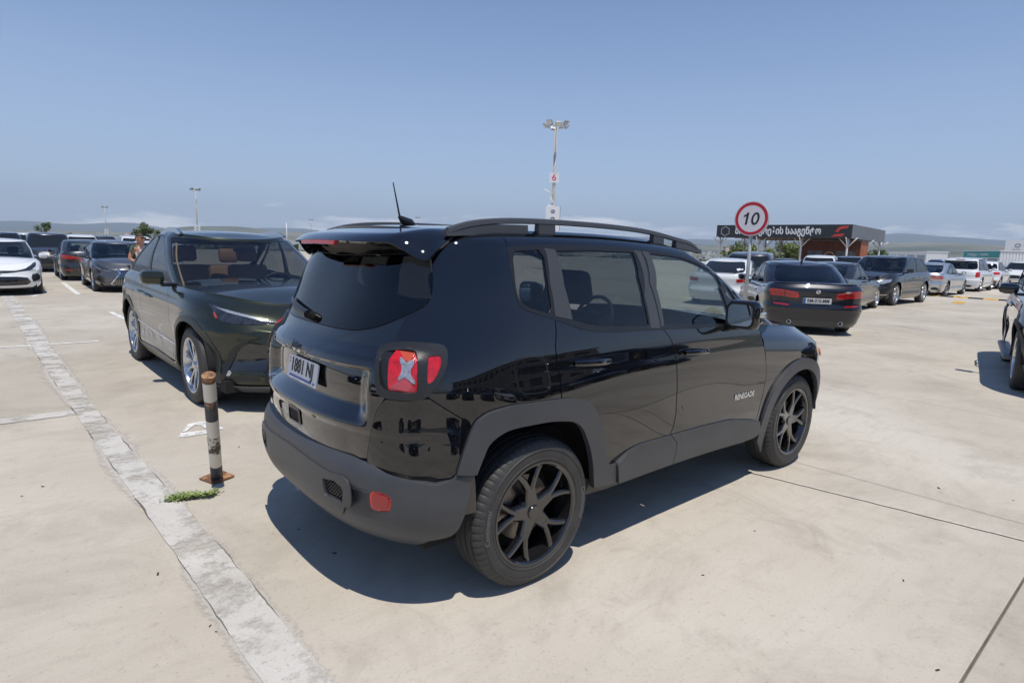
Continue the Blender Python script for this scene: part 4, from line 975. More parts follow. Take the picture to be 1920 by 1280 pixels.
def grille_bars(car, Lr, poly, n, mat, vert=True, off=.006, r=.006, name='grille_bar'):
    us_ = [a for a, b in poly]; vs_ = [b for a, b in poly]
    for k in range(n):
        t = (k+.5)/n; pts = []
        for q in np.linspace(0, 1, 13):
            u, v = (min(us_)+(max(us_)-min(us_))*t, min(vs_)+(max(vs_)-min(vs_))*q) if vert else (min(us_)+(max(us_)-min(us_))*q, min(vs_)+(max(vs_)-min(vs_))*t)
            if inpoly(np.array([[u, v]]), poly)[0]: pts.append((u, v))
        if len(pts) > 1:
            P, nn = Lr.PN(np.array([a for a, b in pts]), np.array([b for a, b in pts])); MB().tube([tuple(x) for x in P+nn*off], r, 4).obj(name, mat, car)
# --- models
def suv_spec(**k):
    d = dict(L=4.66, W=1.865, H=1.66, wb=2.69, fo=.95)
    d.update(k); L, H, wb, fo = d['L'], d['H'], d['wb'], d['fo']; xF = wb/2+fo; xR = xF-L
    hz = k.get('hz', (.80, .93, 1.02)); bz = k.get('bz', (1.03, 1.06, 1.10))
    cw = k.get('cowl', wb/2-.32)
    d['cowl'] = cw
    d['belt'] = [(xR-.02, bz[2]), (xR+.5, bz[2]-.005), (-.3, bz[1]), (cw-.3, bz[0]), (cw+.2, hz[2]), (xF-.5, hz[1]), (xF-.05, hz[0])]
    d.setdefault('head', cw-.78); d.setdefault('rbase', xR+.12); d.setdefault('rhead', xR+.42)
    h, r = d['head'], d['rhead']
    d['roof'] = [(r-.05, H-.115), (r+.35, H-.065), ((h+r)/2-.1, H-.03), (h-.5, H-.035), (h-.1, H-.075), (h+.3, H-.14)]
    d.setdefault('quarter', [(2.04, .08), (2.20, .16), (2.16, .62), (2.03, .86), (1.99, .86)])
    return d
def sedan_spec(**k):
    d = dict(L=4.88, W=1.84, H=1.45, wb=2.83, fo=.96, suv=False, clad=False, ar=.55, nr=3., R=.335, rr=.235, zs=.17)
    d.update(k); L, H, wb, fo = d['L'], d['H'], d['wb'], d['fo']; xF = wb/2+fo; xR = xF-L
    hz = k.get('hz', (.68, .82, .90)); bz = k.get('bz', (.915, .93, .97)); dz = k.get('dz', (.98, .985, .97))
    cw = k.get('cowl', wb/2-.42); d['cowl'] = cw; rb = k.get('rbase', xR+.62); d['rbase'] = rb
    d['belt'] = [(xR-.02, dz[2]), (xR+.18, dz[1]), (rb+.1, dz[0]), (-.3, bz[1]), (cw-.3, bz[0]), (cw+.25, hz[2]), (xF-.5, hz[1]), (xF-.05, hz[0])]
    d.setdefault('head', cw-.85); d.setdefault('rhead', rb+.78)
    h, r = d['head'], d['rhead']
    d['roof'] = [(r-.1, H-.11), (r+.25, H-.06), ((h+r)/2, H-.028), (h-.25, H-.04), (h+.0, H-.07), (h+.35, H-.13)]
    d.setdefault('xrv', [(0, .12), (.15, .03), (.35, 0.), (.6, .01), (.8, .0), (.93, .015), (1, .09)])
    d.setdefault('uC', (2.02, 1.93)); d.setdefault('rwu', 2.42); d.setdefault('rwv', (.06, .93)); d.setdefault('gr', .55); d.setdefault('gnr', 2.2); d.setdefault('roofw', .62)
    return d
SP = {}
NXLOC = (.36, 4.80, 0); NXH = -pi/2+.03
P_GREEN = paint('dark_green', (.022, .026, .014), .6)
P_NAVY = paint('navy_black', (.010, .012, .020), .25)
P_ANTH = paint('anthracite', (.014, .015, .018), .2)
P_SILV = paint('silver', (.52, .54, .57), .85)
P_WHITE = paint('white', (.74, .75, .76))
P_GREY = paint('grey', (.12, .122, .132), .7)
P_DGREY = paint('dark_grey', (.048, .049, .055), .6)
P_BLUE = paint('blue', (.06, .09, .2), .5)
P_RED = paint('dark_red', (.18, .012, .012), .2)
P_BEIGE = paint('champagne', (.32, .29, .24), .7)
M_LAMPD = pbr('lamp_glass_dark', (.03, .033, .042), .1, .2, 1., .02, noisev=.8, nscale=22)
# --- dark green crossover beside the black SUV
def nx_form(x, y, z, xF, xR, wb):
    fr = sstep(xF-.95, xF-.30, x); d = side_form(x, y, z, xF, xR, wb, .2, 1.09)*(1-fr)
    return d+fr*(.022*np.exp(-((z-.735)/.028)**2)-.045*np.exp(-((z-.50)/.13)**2)+.020*np.exp(-((z-.24)/.05)**2)-.012*np.exp(-((z-.83)/.03)**2))
def nx_extra(car, Lr, Gr, ov, S, xF, xR, hw):
    ch, sh = cos(NXH), sin(NXH)
    def fn(P): return proj(np.stack([P[:, 0]*ch-P[:, 1]*sh+NXLOC[0], P[:, 0]*sh+P[:, 1]*ch+NXLOC[1], P[:, 2]], -1))
    Zn = zoomer(220, 560, 5.3333)
    def q(*p): return [Lr.inv(fn, t_, (0., 1.05, 0., 1.)) for t_ in Zn(*p)]
    ov('headlamp', q(912, 48, 990, 70, 1100, 105, 1300, 160, 1500, 215, 1600, 250, 1540, 252, 1400, 262, 1200, 255, 1060, 235, 1012, 210, 975, 150, 950, 100), M_LAMPD, off=.005, both=True, step=.02)
    ov('daylight_strip', q(985, 88, 1100, 117, 1300, 167, 1450, 207, 1585, 240, 1460, 230, 1300, 190, 1100, 140), M_LAMPW, off=.010, depth=.004, both=True, step=.02)
    ov('side_marker', q(962, 130, 985, 150, 1005, 195, 990, 200, 970, 165), pbr('marker_red', (.35, .05, .02), .2, coat=1.), off=.009, depth=.003, both=True, step=.02)
    GB = pbr('grille_black', (.010, .010, .012), .08, coat=1.)
    iz = q(1205, 520, 1250, 475, 1320, 445, 1580, 470, 1540, 590, 1485, 715, 1180, 712, 1105, 735, 1150, 640)
    ov('air_intake', iz, GB, off=.003, both=True, step=.02)
    ov('intake_frame', q(1312, 432, 1230, 448, 1160, 488, 1120, 560, 1080, 650, 1045, 750, 1040, 812, 1072, 822, 1105, 740, 1155, 640, 1195, 545, 1240, 485, 1305, 452), M_TRIM, off=.012, both=True, step=.02)
    ov('fog_lamp', q(1075, 745, 1095, 718, 1130, 718, 1145, 745, 1130, 768, 1095, 770), M_LAMPW, off=.010, both=True, step=.02)
    ov('lower_intake', q(1075, 780, 1200, 770, 1400, 790, 1430, 820, 1250, 828, 1060, 812), M_TRIM, off=.006, both=True, step=.02)
    a_, b_ = q(1600, 470, 1482, 725); gp_ = [(0, .12), (b_[0], .12), b_, a_, (a_[0]*.9, a_[1]+.10), (0, a_[1]+.11)]
    ov('grille', symf(gp_), pbr('grille_matt', (.010, .010, .012), .3), off=.004); grille_bars(car, Lr, symf(gp_), 9, M_TRIM, False, .008, .007)
    ov('grille_frame', [(a_[0]+.012, a_[1]), (b_[0]+.012, b_[1]), (b_[0]-.006, b_[1]), (a_[0]-.006, a_[1])], M_TRIM, off=.012, both=True, step=.03)
    ov('bumper_lip', [(-.62, .0), (0, .0), (.62, .0), (.66, .06), (.4, .085), (0, .085), (-.4, .085), (-.66, .06)], M_CLAD, off=.02)
    ov('bumper_chrome', [(-.2, .04), (0, .035), (.2, .04), (.16, .08), (0, .075), (-.16, .08)], M_SILVER, off=.028)
    P, n = Lr.PN(np.array([0.]), np.array([.60])); M = rot_to(P[0]+n[0]*.012, n[0]); MB().prism([(0.09*cos(t), .065*sin(t)) for t in np.linspace(0, 2*pi, 24, endpoint=False)], lambda a, b, d: M@Vector((a, b, d)), .006).obj('front_emblem', M_CHROME, car)
    # silver roof rails
    for s in (-1, 1):
        v = []; xs = np.linspace(S['rhead']+.12, S['head']-.24, 24); z = Spl(S['roof']); y0 = hw*.625
        for x in xs:
            k = min(1, (x-xs[0])/.2, (xs[-1]-x)/.2); zz = float(z(x))+.012+.034*k
            for a, b in ((-.02, -.04*k-.012), (-.016, .008), (.016, .008), (.02, -.04*k-.012)): v.append((x, s*(y0+a), zz+b))
        MB().add(v, [(i*4+k, i*4+(k+1) % 4, i*4+4+(k+1) % 4, i*4+4+k) for i in range(23) for k in range(4)]+[(0, 1, 2, 3), (92, 93, 94, 95)]).obj('roof_rail', M_SILVER, car, 'auto')
    # wiper arms and tan inner pillars
    for s in (-1, 1):
        P, n = Gr.PN(np.linspace(-.15 if s < 0 else .1, -.55 if s < 0 else .5, 6), np.full(6, .015)); MB().tube([tuple(a) for a in P+n*.015], .009, 5).obj('wiper', M_TRIM, car)
    panel('inner_pillar', Gr, [(.735, .03), (.775, .03), (.785, .5), (.77, .86), (.735, .86), (.75, .5)], M_TANLT, car, both=True, off=-.05, depth=0, step=.05)
    P, n = Gr.PN(np.array([.0]), np.array([.80])); MB().box(P[0]+[-.12, -.12, -.05], P[0]+[-.09, .12, .03], bev=.012).obj('cabin_mirror', M_TRIM, car, 'auto')
    ov('side_moulding', [(1.12, .335), (1.82, .40), (1.82, .412), (1.12, .347)], M_CHROME, off=.005, both=True)
SP['nx'] = suv_spec(L=4.66, W=1.865, H=1.66, wb=2.69, fo=.95, R=.372, rr=.262, style='y10', paint=P_GREEN, seatm=M_TAN, dashm=pbr('dash_dark', (.015, .015, .017), .6), chrome=M_SILVER, extras=nx_extra, disp=nx_form, glass=G_PRIV, wglass=glass('glass_front', (.66, .69, .66)),
    hz=(.86, .99, 1.06), bz=(1.075, 1.095, 1.15), head=.17, rhead=-1.22, rbase=-2.16, nf=2.35, af=1.15, cladmat=pbr('clad_gloss', (.03, .031, .03), .3), xfv=[(0, -.10), (.12, -.02), (.3, 0.), (.5, -.02), (.68, -.06), (.82, -.13), (.92, -.24), (1, -.40)])
# --- navy saloon with number plate
def bmw_extra(car, Lr, Gr, ov, S, xF, xR, hw):
    lamp = [(2.38, .70), (2.60, .69), (2.76, .665), (2.775, .70), (2.75, .80), (2.60, .835), (2.42, .855), (2.33, .82)]
    ov('tail_lamp', lamp, M_RED, off=.006, both=True, step=.03)
    for k in range(3): ov('lamp_band', [(2.40, .735+.035*k), (2.745, .71+.035*k), (2.745, .722+.035*k), (2.40, .748+.035*k)], M_REDD, off=.009, depth=.002, both=True)
    ov('lamp_split', [(2.598, .67), (2.606, .67), (2.606, .85), (2.598, .85)], M_TRIM, off=.010, depth=.002, both=True)
    ov('reflector', [(2.46, .50), (2.66, .485), (2.66, .51), (2.46, .525)], M_RED, off=.006, both=True)
    ov('plate_recess', symr([(3, .50), (2.86, .50), (2.835, .53), (2.82, .70), (2.85, .725), (3, .725)]), pbr('recess', (.006, .007, .012), .2), off=.003)
    plate(car, front_plate_pos(Lr, 3., .615, .012), 'RM-010-MM', size=.1, fit=.40)
    for q in ((2.40, 2.405),): ov('boot_seam', [(2.44, .46), (2.447, .46), (2.40, .66), (2.40, .98), (2.393, .98), (2.393, .66)], M_DARK, off=.002, depth=0, both=True)
    ov('boot_line', [(2.36, .47), (3, .44), (3.64, .47), (3.64, .475), (3, .445), (2.36, .475)], M_DARK, off=.002, depth=0)
    ov('boot_lip', [(2.40, .975), (3, .985), (3.6, .975), (3.6, .995), (3, 1.), (2.40, .995)], S['paint'], off=.012)
    P, n = Lr.PN(np.array([3.]), np.array([.83])); M = rot_to(P[0]+n[0]*.008, n[0])
    em = MB().prism([(.041*cos(t), .041*sin(t)) for t in np.linspace(0, 2*pi, 24, endpoint=False)], lambda a, b, d: M@Vector((a, b, d)), .004).obj('round_emblem', M_CHROME, car)
    for q, mt in ((0, M_WHITE), (1, M_BLUE), (2, M_WHITE), (3, M_BLUE)):
        MB().prism([(0, 0)]+[(.029*cos(t), .029*sin(t)) for t in np.linspace(q*pi/2, q*pi/2+pi/2, 7)], lambda a, b, d: M@Vector((a, b, d+.0045)), .001).obj('emblem_quarter', mt, em)
    wrap_text(car, Lr, '535i', 2.63, .80+.03, .055, M_CHROME, 'model_badge')
    for s in (1, -1):
        P, n = Lr.PN(np.array([3-.33]), np.array([.10])); m = MB().lathe([(.038, .0), (.044, -.06), (.038, -.065), (.034, -.02)], axis='x', n=20, c=(P[0][0]+.03, P[0][1]*s, P[0][2])); m.obj('exhaust_tip', M_CHROME, car, True)
    ov('rear_diffuser', symr([(3, .0), (2.75, .0), (2.62, .03), (2.66, .13), (2.8, .16), (3, .16)]), M_CLAD, off=.004)
    MB().box((-.98, -.02, S['H']-.03), (-.86, .02, S['H']+.02), bev=.015).obj('roof_fin', S['paint'], car, 'auto')
SP['bmw'] = sedan_spec(L=4.90, W=1.86, H=1.464, wb=2.968, fo=.83, R=.335, rr=.235, paint=P_NAVY, extras=bmw_extra, glass=glass('glass_smoke', (.06, .065, .07)), quarter=[(2.06, .10), (2.20, .14), (2.06, .80), (1.98, .85)], dz=(1.0, 1.035, 1.02), bz=(.94, .96, 1.0))
def dsed_extra(car, Lr, Gr, ov, S, xF, xR, hw):
    ov('headlamp', [(.36, .70), (.58, .74), (.66, .84), (.60, .86), (.42, .82)], M_LAMPD, both=True)
    ov('tail_lamp', [(2.40, .70), (2.7, .69), (2.7, .80), (2.40, .83)], M_RED, both=True)
    ov('grille', symf([(0, .45), (.2, .45), (.24, .55), (.2, .68), (0, .68)]), M_TRIM)
SP['dsed'] = sedan_spec(L=4.75, W=1.82, H=1.44, wb=2.80, fo=.85, R=.335, rr=.24, paint=P_ANTH, extras=dsed_extra, glass=G_MID, quarter=[(2.06, .10), (2.18, .14), (2.06, .78), (1.98, .85)])
# --- black three-row SUV facing the camera
def audi_extra(car, Lr, Gr, ov, S, xF, xR, hw):
    ov('headlamp', [(.30, .72), (.50, .70), (.64, .76), (.67, .84), (.55, .85), (.32, .82)], M_LAMPW, both=True)
    g = [(0, .22), (.20, .22), (.27, .34), (.30, .60), (.24, .74), (0, .75)]
    ov('grille', symf(g), pbr('grille_black', (.010, .010, .012), .25)); grille_bars(car, Lr, symf(g), 9, pbr('dark_chrome', (.09, .09, .1), .15, 1.), True, .008, .007)
    ov('air_intake', [(.34, .20), (.56, .22), (.60, .40), (.50, .50), (.36, .48)], M_TRIM, both=True)
    ov('intake_blade', [(.34, .20), (.60, .22), (.60, .245), (.34, .225)], M_SILVER, off=.014, both=True)
    P, n = Lr.PN(np.array([0.]), np.array([.62])); M = rot_to(P[0]+n[0]*.016, n[0])
    for k in range(4): MB().tube([M@Vector((.07*(k-1.5)+.05*cos(t), .05*sin(t), 0)) for t in np.linspace(0, 2*pi, 25)], .008, 5, cap=False).obj('emblem_ring', M_CHROME, car, True)
    plate(car, front_plate_pos(Lr, 0, .38, .02), 'RR-414-VV', size=.1, fit=.40)
SP['audi'] = suv_spec(L=5.05, W=1.97, H=1.70, rhead=-1.9, rbase=-2.42, wb=2.995, fo=.93, R=.385, rr=.27, paint=P_ANTH, clad=False, extras=audi_extra, hz=(.92, 1.02, 1.09), bz=(1.10, 1.12, 1.15), glass=glass('glass_smoke2', (.12, .13, .135)), chrome=None, nf=2.7)
# --- silver saloon seen from behind
def fusion_extra(car, Lr, Gr, ov, S, xF, xR, hw):
    ov('tail_lamp', [(2.30, .70), (2.55, .70), (2.74, .73), (2.76, .80), (2.60, .86), (2.36, .85), (2.26, .78)], M_RED, both=True)
    ov('lamp_band', [(2.36, .76), (2.70, .765), (2.70, .785), (2.36, .785)], M_LAMPW, off=.009, depth=.003, both=True)
    ov('bumper_insert', [(2.42, .12), (2.62, .14), (2.64, .24), (2.52, .28), (2.42, .22)], M_TRIM, both=True)
    ov('rear_diffuser', symr([(3, .0), (2.62, .0), (2.66, .10), (3, .12)]), M_TRIM)
    plate(car, front_plate_pos(Lr, 3., .60, .012), 'LL-552-TT', size=.1, fit=.40)
SP['fusion'] = sedan_spec(L=4.87, W=1.85, H=1.48, wb=2.85, fo=.95, R=.335, rr=.24, paint=P_SILV, extras=fusion_extra, chrome=M_CHROME, quarter=[(2.06, .10), (2.18, .14), (2.06, .74), (1.98, .85)], rim=pbr('alloy_grey', (.25, .26, .27), .3, 1.), dz=(1.0, 1.02, 1.0), bz=(.94, .96, 1.))
# --- white off-roader with upright tail
def ml_extra(car, Lr, Gr, ov, S, xF, xR, hw):
    ov('tail_lamp', [(2.24, .63), (2.46, .60), (2.50, .70), (2.46, .90), (2.30, .93), (2.20, .86)], M_RED, both=True)
    for k in range(4): ov('lamp_band', [(2.27, .68+.055*k), (2.46, .665+.055*k), (2.46, .675+.055*k), (2.27, .69+.055*k)], M_REDD, off=.009, depth=.002, both=True)
    ov('bumper_insert', symr([(3, .06), (2.60, .05), (2.52, .12), (2.60, .17), (3, .17)]), M_TRIM)
    plate(car, front_plate_pos(Lr, 3., .70, .012), 'OO-909-AA', size=.1, fit=.40)
    ov('plate_recess', symr([(3, .60), (2.82, .60), (2.80, .64), (2.80, .80), (3, .81)]), pbr('recess_grey', (.25, .25, .26), .4), off=.002)
    P, n = Gr.PN(np.linspace(2.82, 3.18, 9), np.full(9, .975)); MB().tube([tuple(a) for a in P+n*.01], .018, 6).obj('high_brake_lamp', M_REDD, car)
SP['ml'] = suv_spec(L=4.78, W=1.91, H=1.78, wb=2.915, fo=.86, R=.375, rr=.25, paint=P_WHITE, clad=False, extras=ml_extra, hz=(.92, 1.02, 1.08), bz=(1.09, 1.11, 1.12), nr=3.2, ar=.5, glass=glass('glass_smoke2', (.12, .13, .135)), rhead=-2.0, rbase=-2.34, gr=.35, gnr=3., rwv=(.08, .86))
def kia_extra(car, Lr, Gr, ov, S, xF, xR, hw):
    ov('tail_lamp', [(2.24, .74), (2.50, .72), (2.72, .78), (2.70, .86), (2.40, .90), (2.22, .88)], M_RED, both=True)
    ov('rear_valance', symr([(3, .0), (2.4, .0), (2.36, .30), (2.6, .38), (3, .36)]), M_CLAD)
    ov('reflector', ell(2.48, .26, .04, .05), M_RED, off=.02, both=True)
SP['kia'] = suv_spec(L=4.48, W=1.855, H=1.635, wb=2.67, fo=.91, R=.35, rr=.25, paint=P_WHITE, extras=kia_extra, glass=glass('glass_smoke2', (.12, .13, .135)))
# --- white saloon facing the camera on the far left
def camry_extra(car, Lr, Gr, ov, S, xF, xR, hw):
    ov('headlamp', [(.30, .80), (.46, .80), (.60, .86), (.66, .95), (.58, .955), (.44, .90)], M_LAMPD, both=True, step=.03)
    ov('upper_grille', symf([(0, .77), (.12, .77), (.30, .80), (.42, .84), (.40, .875), (.25, .84), (.1, .86), (0, .86)]), M_TRIM)
    ov('lower_grille', symf([(0, .18), (.40, .20), (.46, .30), (.40, .52), (.25, .60), (0, .61)]), pbr('grille_black', (.010, .010, .012), .25))
    grille_bars(car, Lr, symf([(0, .18), (.40, .20), (.46, .30), (.40, .52), (.25, .60), (0, .61)]), 5, M_TRIM, False, .008, .006)
    ov('air_intake', [(.50, .30), (.66, .34), (.70, .46), (.62, .60), (.50, .62), (.47, .5)], M_TRIM, both=True)
    ov('bumper_lip', [(-.66, .0), (0, 0), (.66, .0), (.66, .055), (0, .05), (-.66, .055)], M_TRIM, off=.014)
    P, n = Lr.PN(np.array([0.]), np.array([.80])); M = rot_to(P[0]+n[0]*.014, n[0])
    for a_, b_ in ((.075, .052), (.028, .05)): MB().tube([M@Vector((a_*cos(t), b_*sin(t), 0)) for t in np.linspace(0, 2*pi, 25)], .007, 5, cap=False).obj('emblem_oval', M_CHROME, car, True)
    MB().tube([M@Vector((.055*cos(t), .03+.018*sin(t), 0)) for t in np.linspace(0, 2*pi, 25)], .006, 5, cap=False).obj('emblem_oval', M_CHROME, car, True)
    for y in (-.35, .45): P_, n_ = Gr.PN(np.array([y]), np.array([.07])); MB().box(P_[0]+[-.16, -.14, -.055], P_[0]+[-.10, .14, -.05]).obj('dash_paper', M_WHITE, car)
SP['camry'] = sedan_spec(L=4.88, W=1.84, H=1.445, wb=2.825, fo=.98, paint=P_WHITE, extras=camry_extra, hz=(.70, .84, .93), glass=G_MID, wglass=G_MID, rim=M_RIMBLK)
# --- grey saloon with spindle grille
def es_extra(car, Lr, Gr, ov, S, xF, xR, hw):
    ov('headlamp', [(.34, .76), (.50, .74), (.64, .80), (.69, .90), (.60, .89), (.42, .82)], M_LAMPD, both=True, step=.03)
    ov('daylight_strip', [(.36, .745), (.50, .725), (.66, .79), (.66, .80), (.50, .74), (.36, .76)], M_LAMPW, off=.011, both=True, step=.03)
    g = symf([(0, .10), (.34, .10), (.37, .16), (.28, .45), (.22, .66), (.26, .86), (0, .88)])
    ov('grille', g, pbr('grille_black', (.010, .010, .012), .25)); grille_bars(car, Lr, g, 26, M_SILVER, True, .008, .005)
    ov('grille_frame', [(.34, .09), (.385, .155), (.295, .45), (.235, .66), (.275, .87), (.255, .87), (.215, .66), (.275, .45), (.365, .16), (.33, .105)], M_CHROME, off=.012, both=True, step=.03)
    ov('air_intake', [(.46, .16), (.62, .20), (.66, .34), (.60, .44), (.56, .34)], M_TRIM, both=True)
    P, n = Lr.PN(np.array([0.]), np.array([.74])); M = rot_to(P[0]+n[0]*.016, n[0]); MB().prism([(.085*cos(t), .062*sin(t)) for t in np.linspace(0, 2*pi, 24, endpoint=False)], lambda a, b, d: M@Vector((a, b, d)), .006).obj('front_emblem', pbr('emblem_blue', (.08, .14, .4), .15, .7), car)
SP['es'] = sedan_spec(L=4.96, W=1.865, H=1.445, wb=2.87, fo=.99, paint=P_GREY, extras=es_extra, hz=(.74, .86, .93), chrome=M_CHROME, glass=G_MID, wglass=G_MID)
def dcam_extra(car, Lr, Gr, ov, S, xF, xR, hw):
    ov('tail_lamp', [(2.34, .72), (2.60, .70), (2.74, .72), (2.74, .80), (2.52, .84), (2.32, .86)], M_RED, both=True)
    ov('rear_intake', [(2.44, .10), (2.54, .12), (2.54, .40), (2.48, .46), (2.42, .36)], M_TRIM, both=True)
    ov('reflector', [(2.44, .24), (2.60, .22), (2.60, .25), (2.44, .27)], M_RED, off=.012, both=True)
    plate(car, front_plate_pos(Lr, 3., .58, .012), 'KK-230-PP', size=.1, fit=.40)
SP['dcam'] = sedan_spec(L=4.88, W=1.84, H=1.445, wb=2.825, fo=.98, paint=P_DGREY, extras=dcam_extra, dz=(.98, 1.03, 1.01))
def gen_extra(car, Lr, Gr, ov, S, xF, xR, hw):
    ov('headlamp', [(.34, .74), (.58, .76), (.66, .86), (.58, .88), (.40, .83)], M_LAMPW, both=True)
    ov('tail_lamp', [(2.30, .72), (2.62, .70), (2.62, .82), (2.34, .86)], M_RED, both=True)
    ov('grille', symf([(0, .30), (.26, .30), (.30, .5), (.26, .70), (0, .72)]), M_TRIM)
SP['gsuv'] = suv_spec(L=4.7, W=1.88, H=1.70, wb=2.72, fo=.93, R=.36, paint=P_DGREY, extras=gen_extra)
SP['gsed'] = sedan_spec(paint=P_DGREY, extras=gen_extra)
# --- black SUV cut by the picture edge
def edge_extra(car, Lr, Gr, ov, S, xF, xR, hw):
    gen_extra(car, Lr, Gr, ov, S, xF, xR, hw)
    for s in (1, -1): MB().box((-.95, s*(hw-.10), .30), (.95, s*(hw+.06), .36), bev=.02).obj('running_board', pbr('step_grey', (.16, .17, .18), .4), car, 'auto')
    MB().tube([(-1.5, .3, S['H']-.05), (-1.72, .3, S['H']+.30)], [.006, .003], 5).obj('aerial', M_TRIM, car)
SP['edge'] = suv_spec(L=4.75, W=1.92, H=1.78, wb=2.70, fo=.92, R=.385, rr=.255, paint=M_BLACKPAINT, extras=edge_extra, hz=(.95, 1.06, 1.12), bz=(1.13, 1.15, 1.18), cladmat=M_TRIM)
# ------------------------------------------------------------ ground
def nodes(m): return m.node_tree, m.node_tree.nodes['Principled BSDF']
def concrete(name, base, light, dark, rough=.85, speck=.5, rnd=.06):
    if name in MATS: return MATS[name]
    m = D.materials.new(name); m.use_nodes = True; t, b = nodes(m); MATS[name] = m; N = t.nodes.new; K = t.links.new
    g = N('ShaderNodeNewGeometry'); P = g.outputs['Position']
    def ns(scale, det=6, rg=.6, vec=None, dist=0.):
        n = N('ShaderNodeTexNoise'); n.inputs['Scale'].default_value = scale; n.inputs['Detail'].default_value = det; n.inputs['Roughness'].default_value = rg; n.inputs['Distortion'].default_value = dist
        K(vec or P, n.inputs['Vector']); return n.outputs[0]
    def rmp(v, a, b_, x=0., y=1.):
        r = N('ShaderNodeMapRange'); r.inputs[1].default_value = a; r.inputs[2].default_value = b_; r.inputs[3].default_value = x; r.inputs[4].default_value = y; K(v, r.inputs[0]); return r.outputs[0]
    def mix(f, a, b_):
        x = N('ShaderNodeMix'); x.data_type = 'RGBA'
        if isinstance(f, float): x.inputs[0].default_value = f
        else: K(f, x.inputs[0])
        for i, q in ((6, a), (7, b_)):
            if isinstance(q, tuple): x.inputs[i].default_value = (*q, 1)
            else: K(q, x.inputs[i])
        return x.outputs[2]
    c = mix(rmp(ns(.35, 5, .6), .42, .66), base, light)
    c = mix(rmp(ns(.9, 7, .7, dist=.6), .50, .70, 0, .75), c, dark)
    c = mix(rmp(ns(2.6, 8, .72, dist=1.), .54, .70, 0, .5), c, dark)
    c = mix(rmp(ns(22, 4, .6), .62, .70, 0, speck*.4), c, tuple(x*.6 for x in dark))
    # streaks along the drive direction
    mp = N('ShaderNodeMapping'); mp.inputs['Scale'].default_value = (1.2, 9, 1); mp.inputs['Rotation'].default_value = (0, 0, .5); K(P, mp.inputs['Vector'])
    c = mix(rmp(ns(1.6, 6, .65, mp.outputs[0]), .5, .8, 0, .35), c, dark)
    c = mix(rmp(ns(5.5, 8, .75), .55, .80, 0, .45), c, light)
    # pits and pale grains
    c = mix(rmp(ns(70, 3, .6), .60, .72, 0, speck*.5), c, tuple(x*.55 for x in dark))
    c = mix(rmp(ns(110, 2, .5), .64, .74, 0, speck*.5), c, tuple(min(1, x*1.25) for x in light))
    # scattered oil drops and tyre scuffs
    v = N('ShaderNodeTexVoronoi'); v.inputs['Scale'].default_value = .9; K(P, v.inputs['Vector'])
    sp = rmp(v.outputs['Distance'], .02, .05, .55, 0.); c = mix(sp, c, tuple(x*.35 for x in dark))
    oi = N('ShaderNodeObjectInfo'); rv = rmp(oi.outputs['Random'], 0, 1, 1-rnd, 1+rnd)
    vm = N('ShaderNodeVectorMath'); vm.operation = 'SCALE'; K(c, vm.inputs[0]); K(rv, vm.inputs['Scale']); K(vm.outputs[0], b.inputs['Base Color'])
    b.inputs['Roughness'].default_value = rough; b.inputs['Specular IOR Level'].default_value = .3
    bp = N('ShaderNodeBump'); bp.inputs['Strength'].default_value = .35; bp.inputs['Distance'].default_value = .004
    h = N('ShaderNodeMath'); h.operation = 'ADD'; K(ns(55, 6, .7), h.inputs[0]); K(rmp(ns(4, 4, .6), 0, 1, 0, 1.2), h.inputs[1]); K(h.outputs[0], bp.inputs['Height']); K(bp.outputs[0], b.inputs['Normal'])
    return m
M_CONC = concrete('concrete', (.432, .388, .322), (.515, .472, .405), (.33, .295, .245), speck=.8)
M_PATCH = concrete('patch_concrete', (.515, .49, .45), (.60, .58, .54), (.40, .37, .33), speck=1., rnd=0)
M_SMEAR = concrete('cement_smear', (.54, .50, .45), (.60, .565, .51), (.46, .42, .37), rnd=0)
M_JOINT = pbr('joint_dark', (.13, .12, .105), .95, noisev=.4, nscale=4)
M_ROADW = pbr('road_paint', (.72, .71, .68), .7, noisev=.18, nscale=9, bump=.3, bscale=40)
M_ROADY = pbr('road_yellow', (.62, .36, .06), .7, noisev=.25, nscale=14)
def crumble(m):
    t = m.node_tree; N = t.nodes.new; K = t.links.new; b = t.nodes['Principled BSDF']; a = N('ShaderNodeAttribute'); a.attribute_name = 'edge'
    g = N('ShaderNodeNewGeometry'); n = N('ShaderNodeTexNoise'); n.inputs['Scale'].default_value = 26; n.inputs['Detail'].default_value = 8; n.inputs['Roughness'].default_value = .75; K(g.outputs['Position'], n.inputs[0])
    s_ = N('ShaderNodeMath'); s_.operation = 'MULTIPLY_ADD'; K(a.outputs['Fac'], s_.inputs[0]); s_.inputs[1].default_value = .55; K(n.outputs[0], s_.inputs[2])
    r = N('ShaderNodeMapRange'); r.inputs[1].default_value = .60; r.inputs[2].default_value = .85; r.inputs[4].default_value = .8; K(s_.outputs[0], r.inputs[0]); K(r.outputs[0], b.inputs['Alpha'])
crumble(M_SMEAR)
def wear(m, lo, hi, scale=7.):
    t = m.node_tree; N = t.nodes.new; K = t.links.new; b = t.nodes['Principled BSDF']; g = N('ShaderNodeNewGeometry'); n = N('ShaderNodeTexNoise'); n.inputs['Scale'].default_value = scale; n.inputs['Detail'].default_value = 9; n.inputs['Roughness'].default_value = .72; K(g.outputs['Position'], n.inputs[0])
    r = N('ShaderNodeMapRange'); r.inputs[1].default_value = lo; r.inputs[2].default_value = hi; K(n.outputs[0], r.inputs[0]); K(r.outputs[0], b.inputs['Alpha'])
wear(M_ROADW, .36, .46); wear(M_PATCH, .34, .52, 3.5); wear(M_ROADY, .38, .5)
lot = struct(MB().box((-70, -70, -.60), (120, 110, -.014)).obj('parking_lot', M_JOINT))
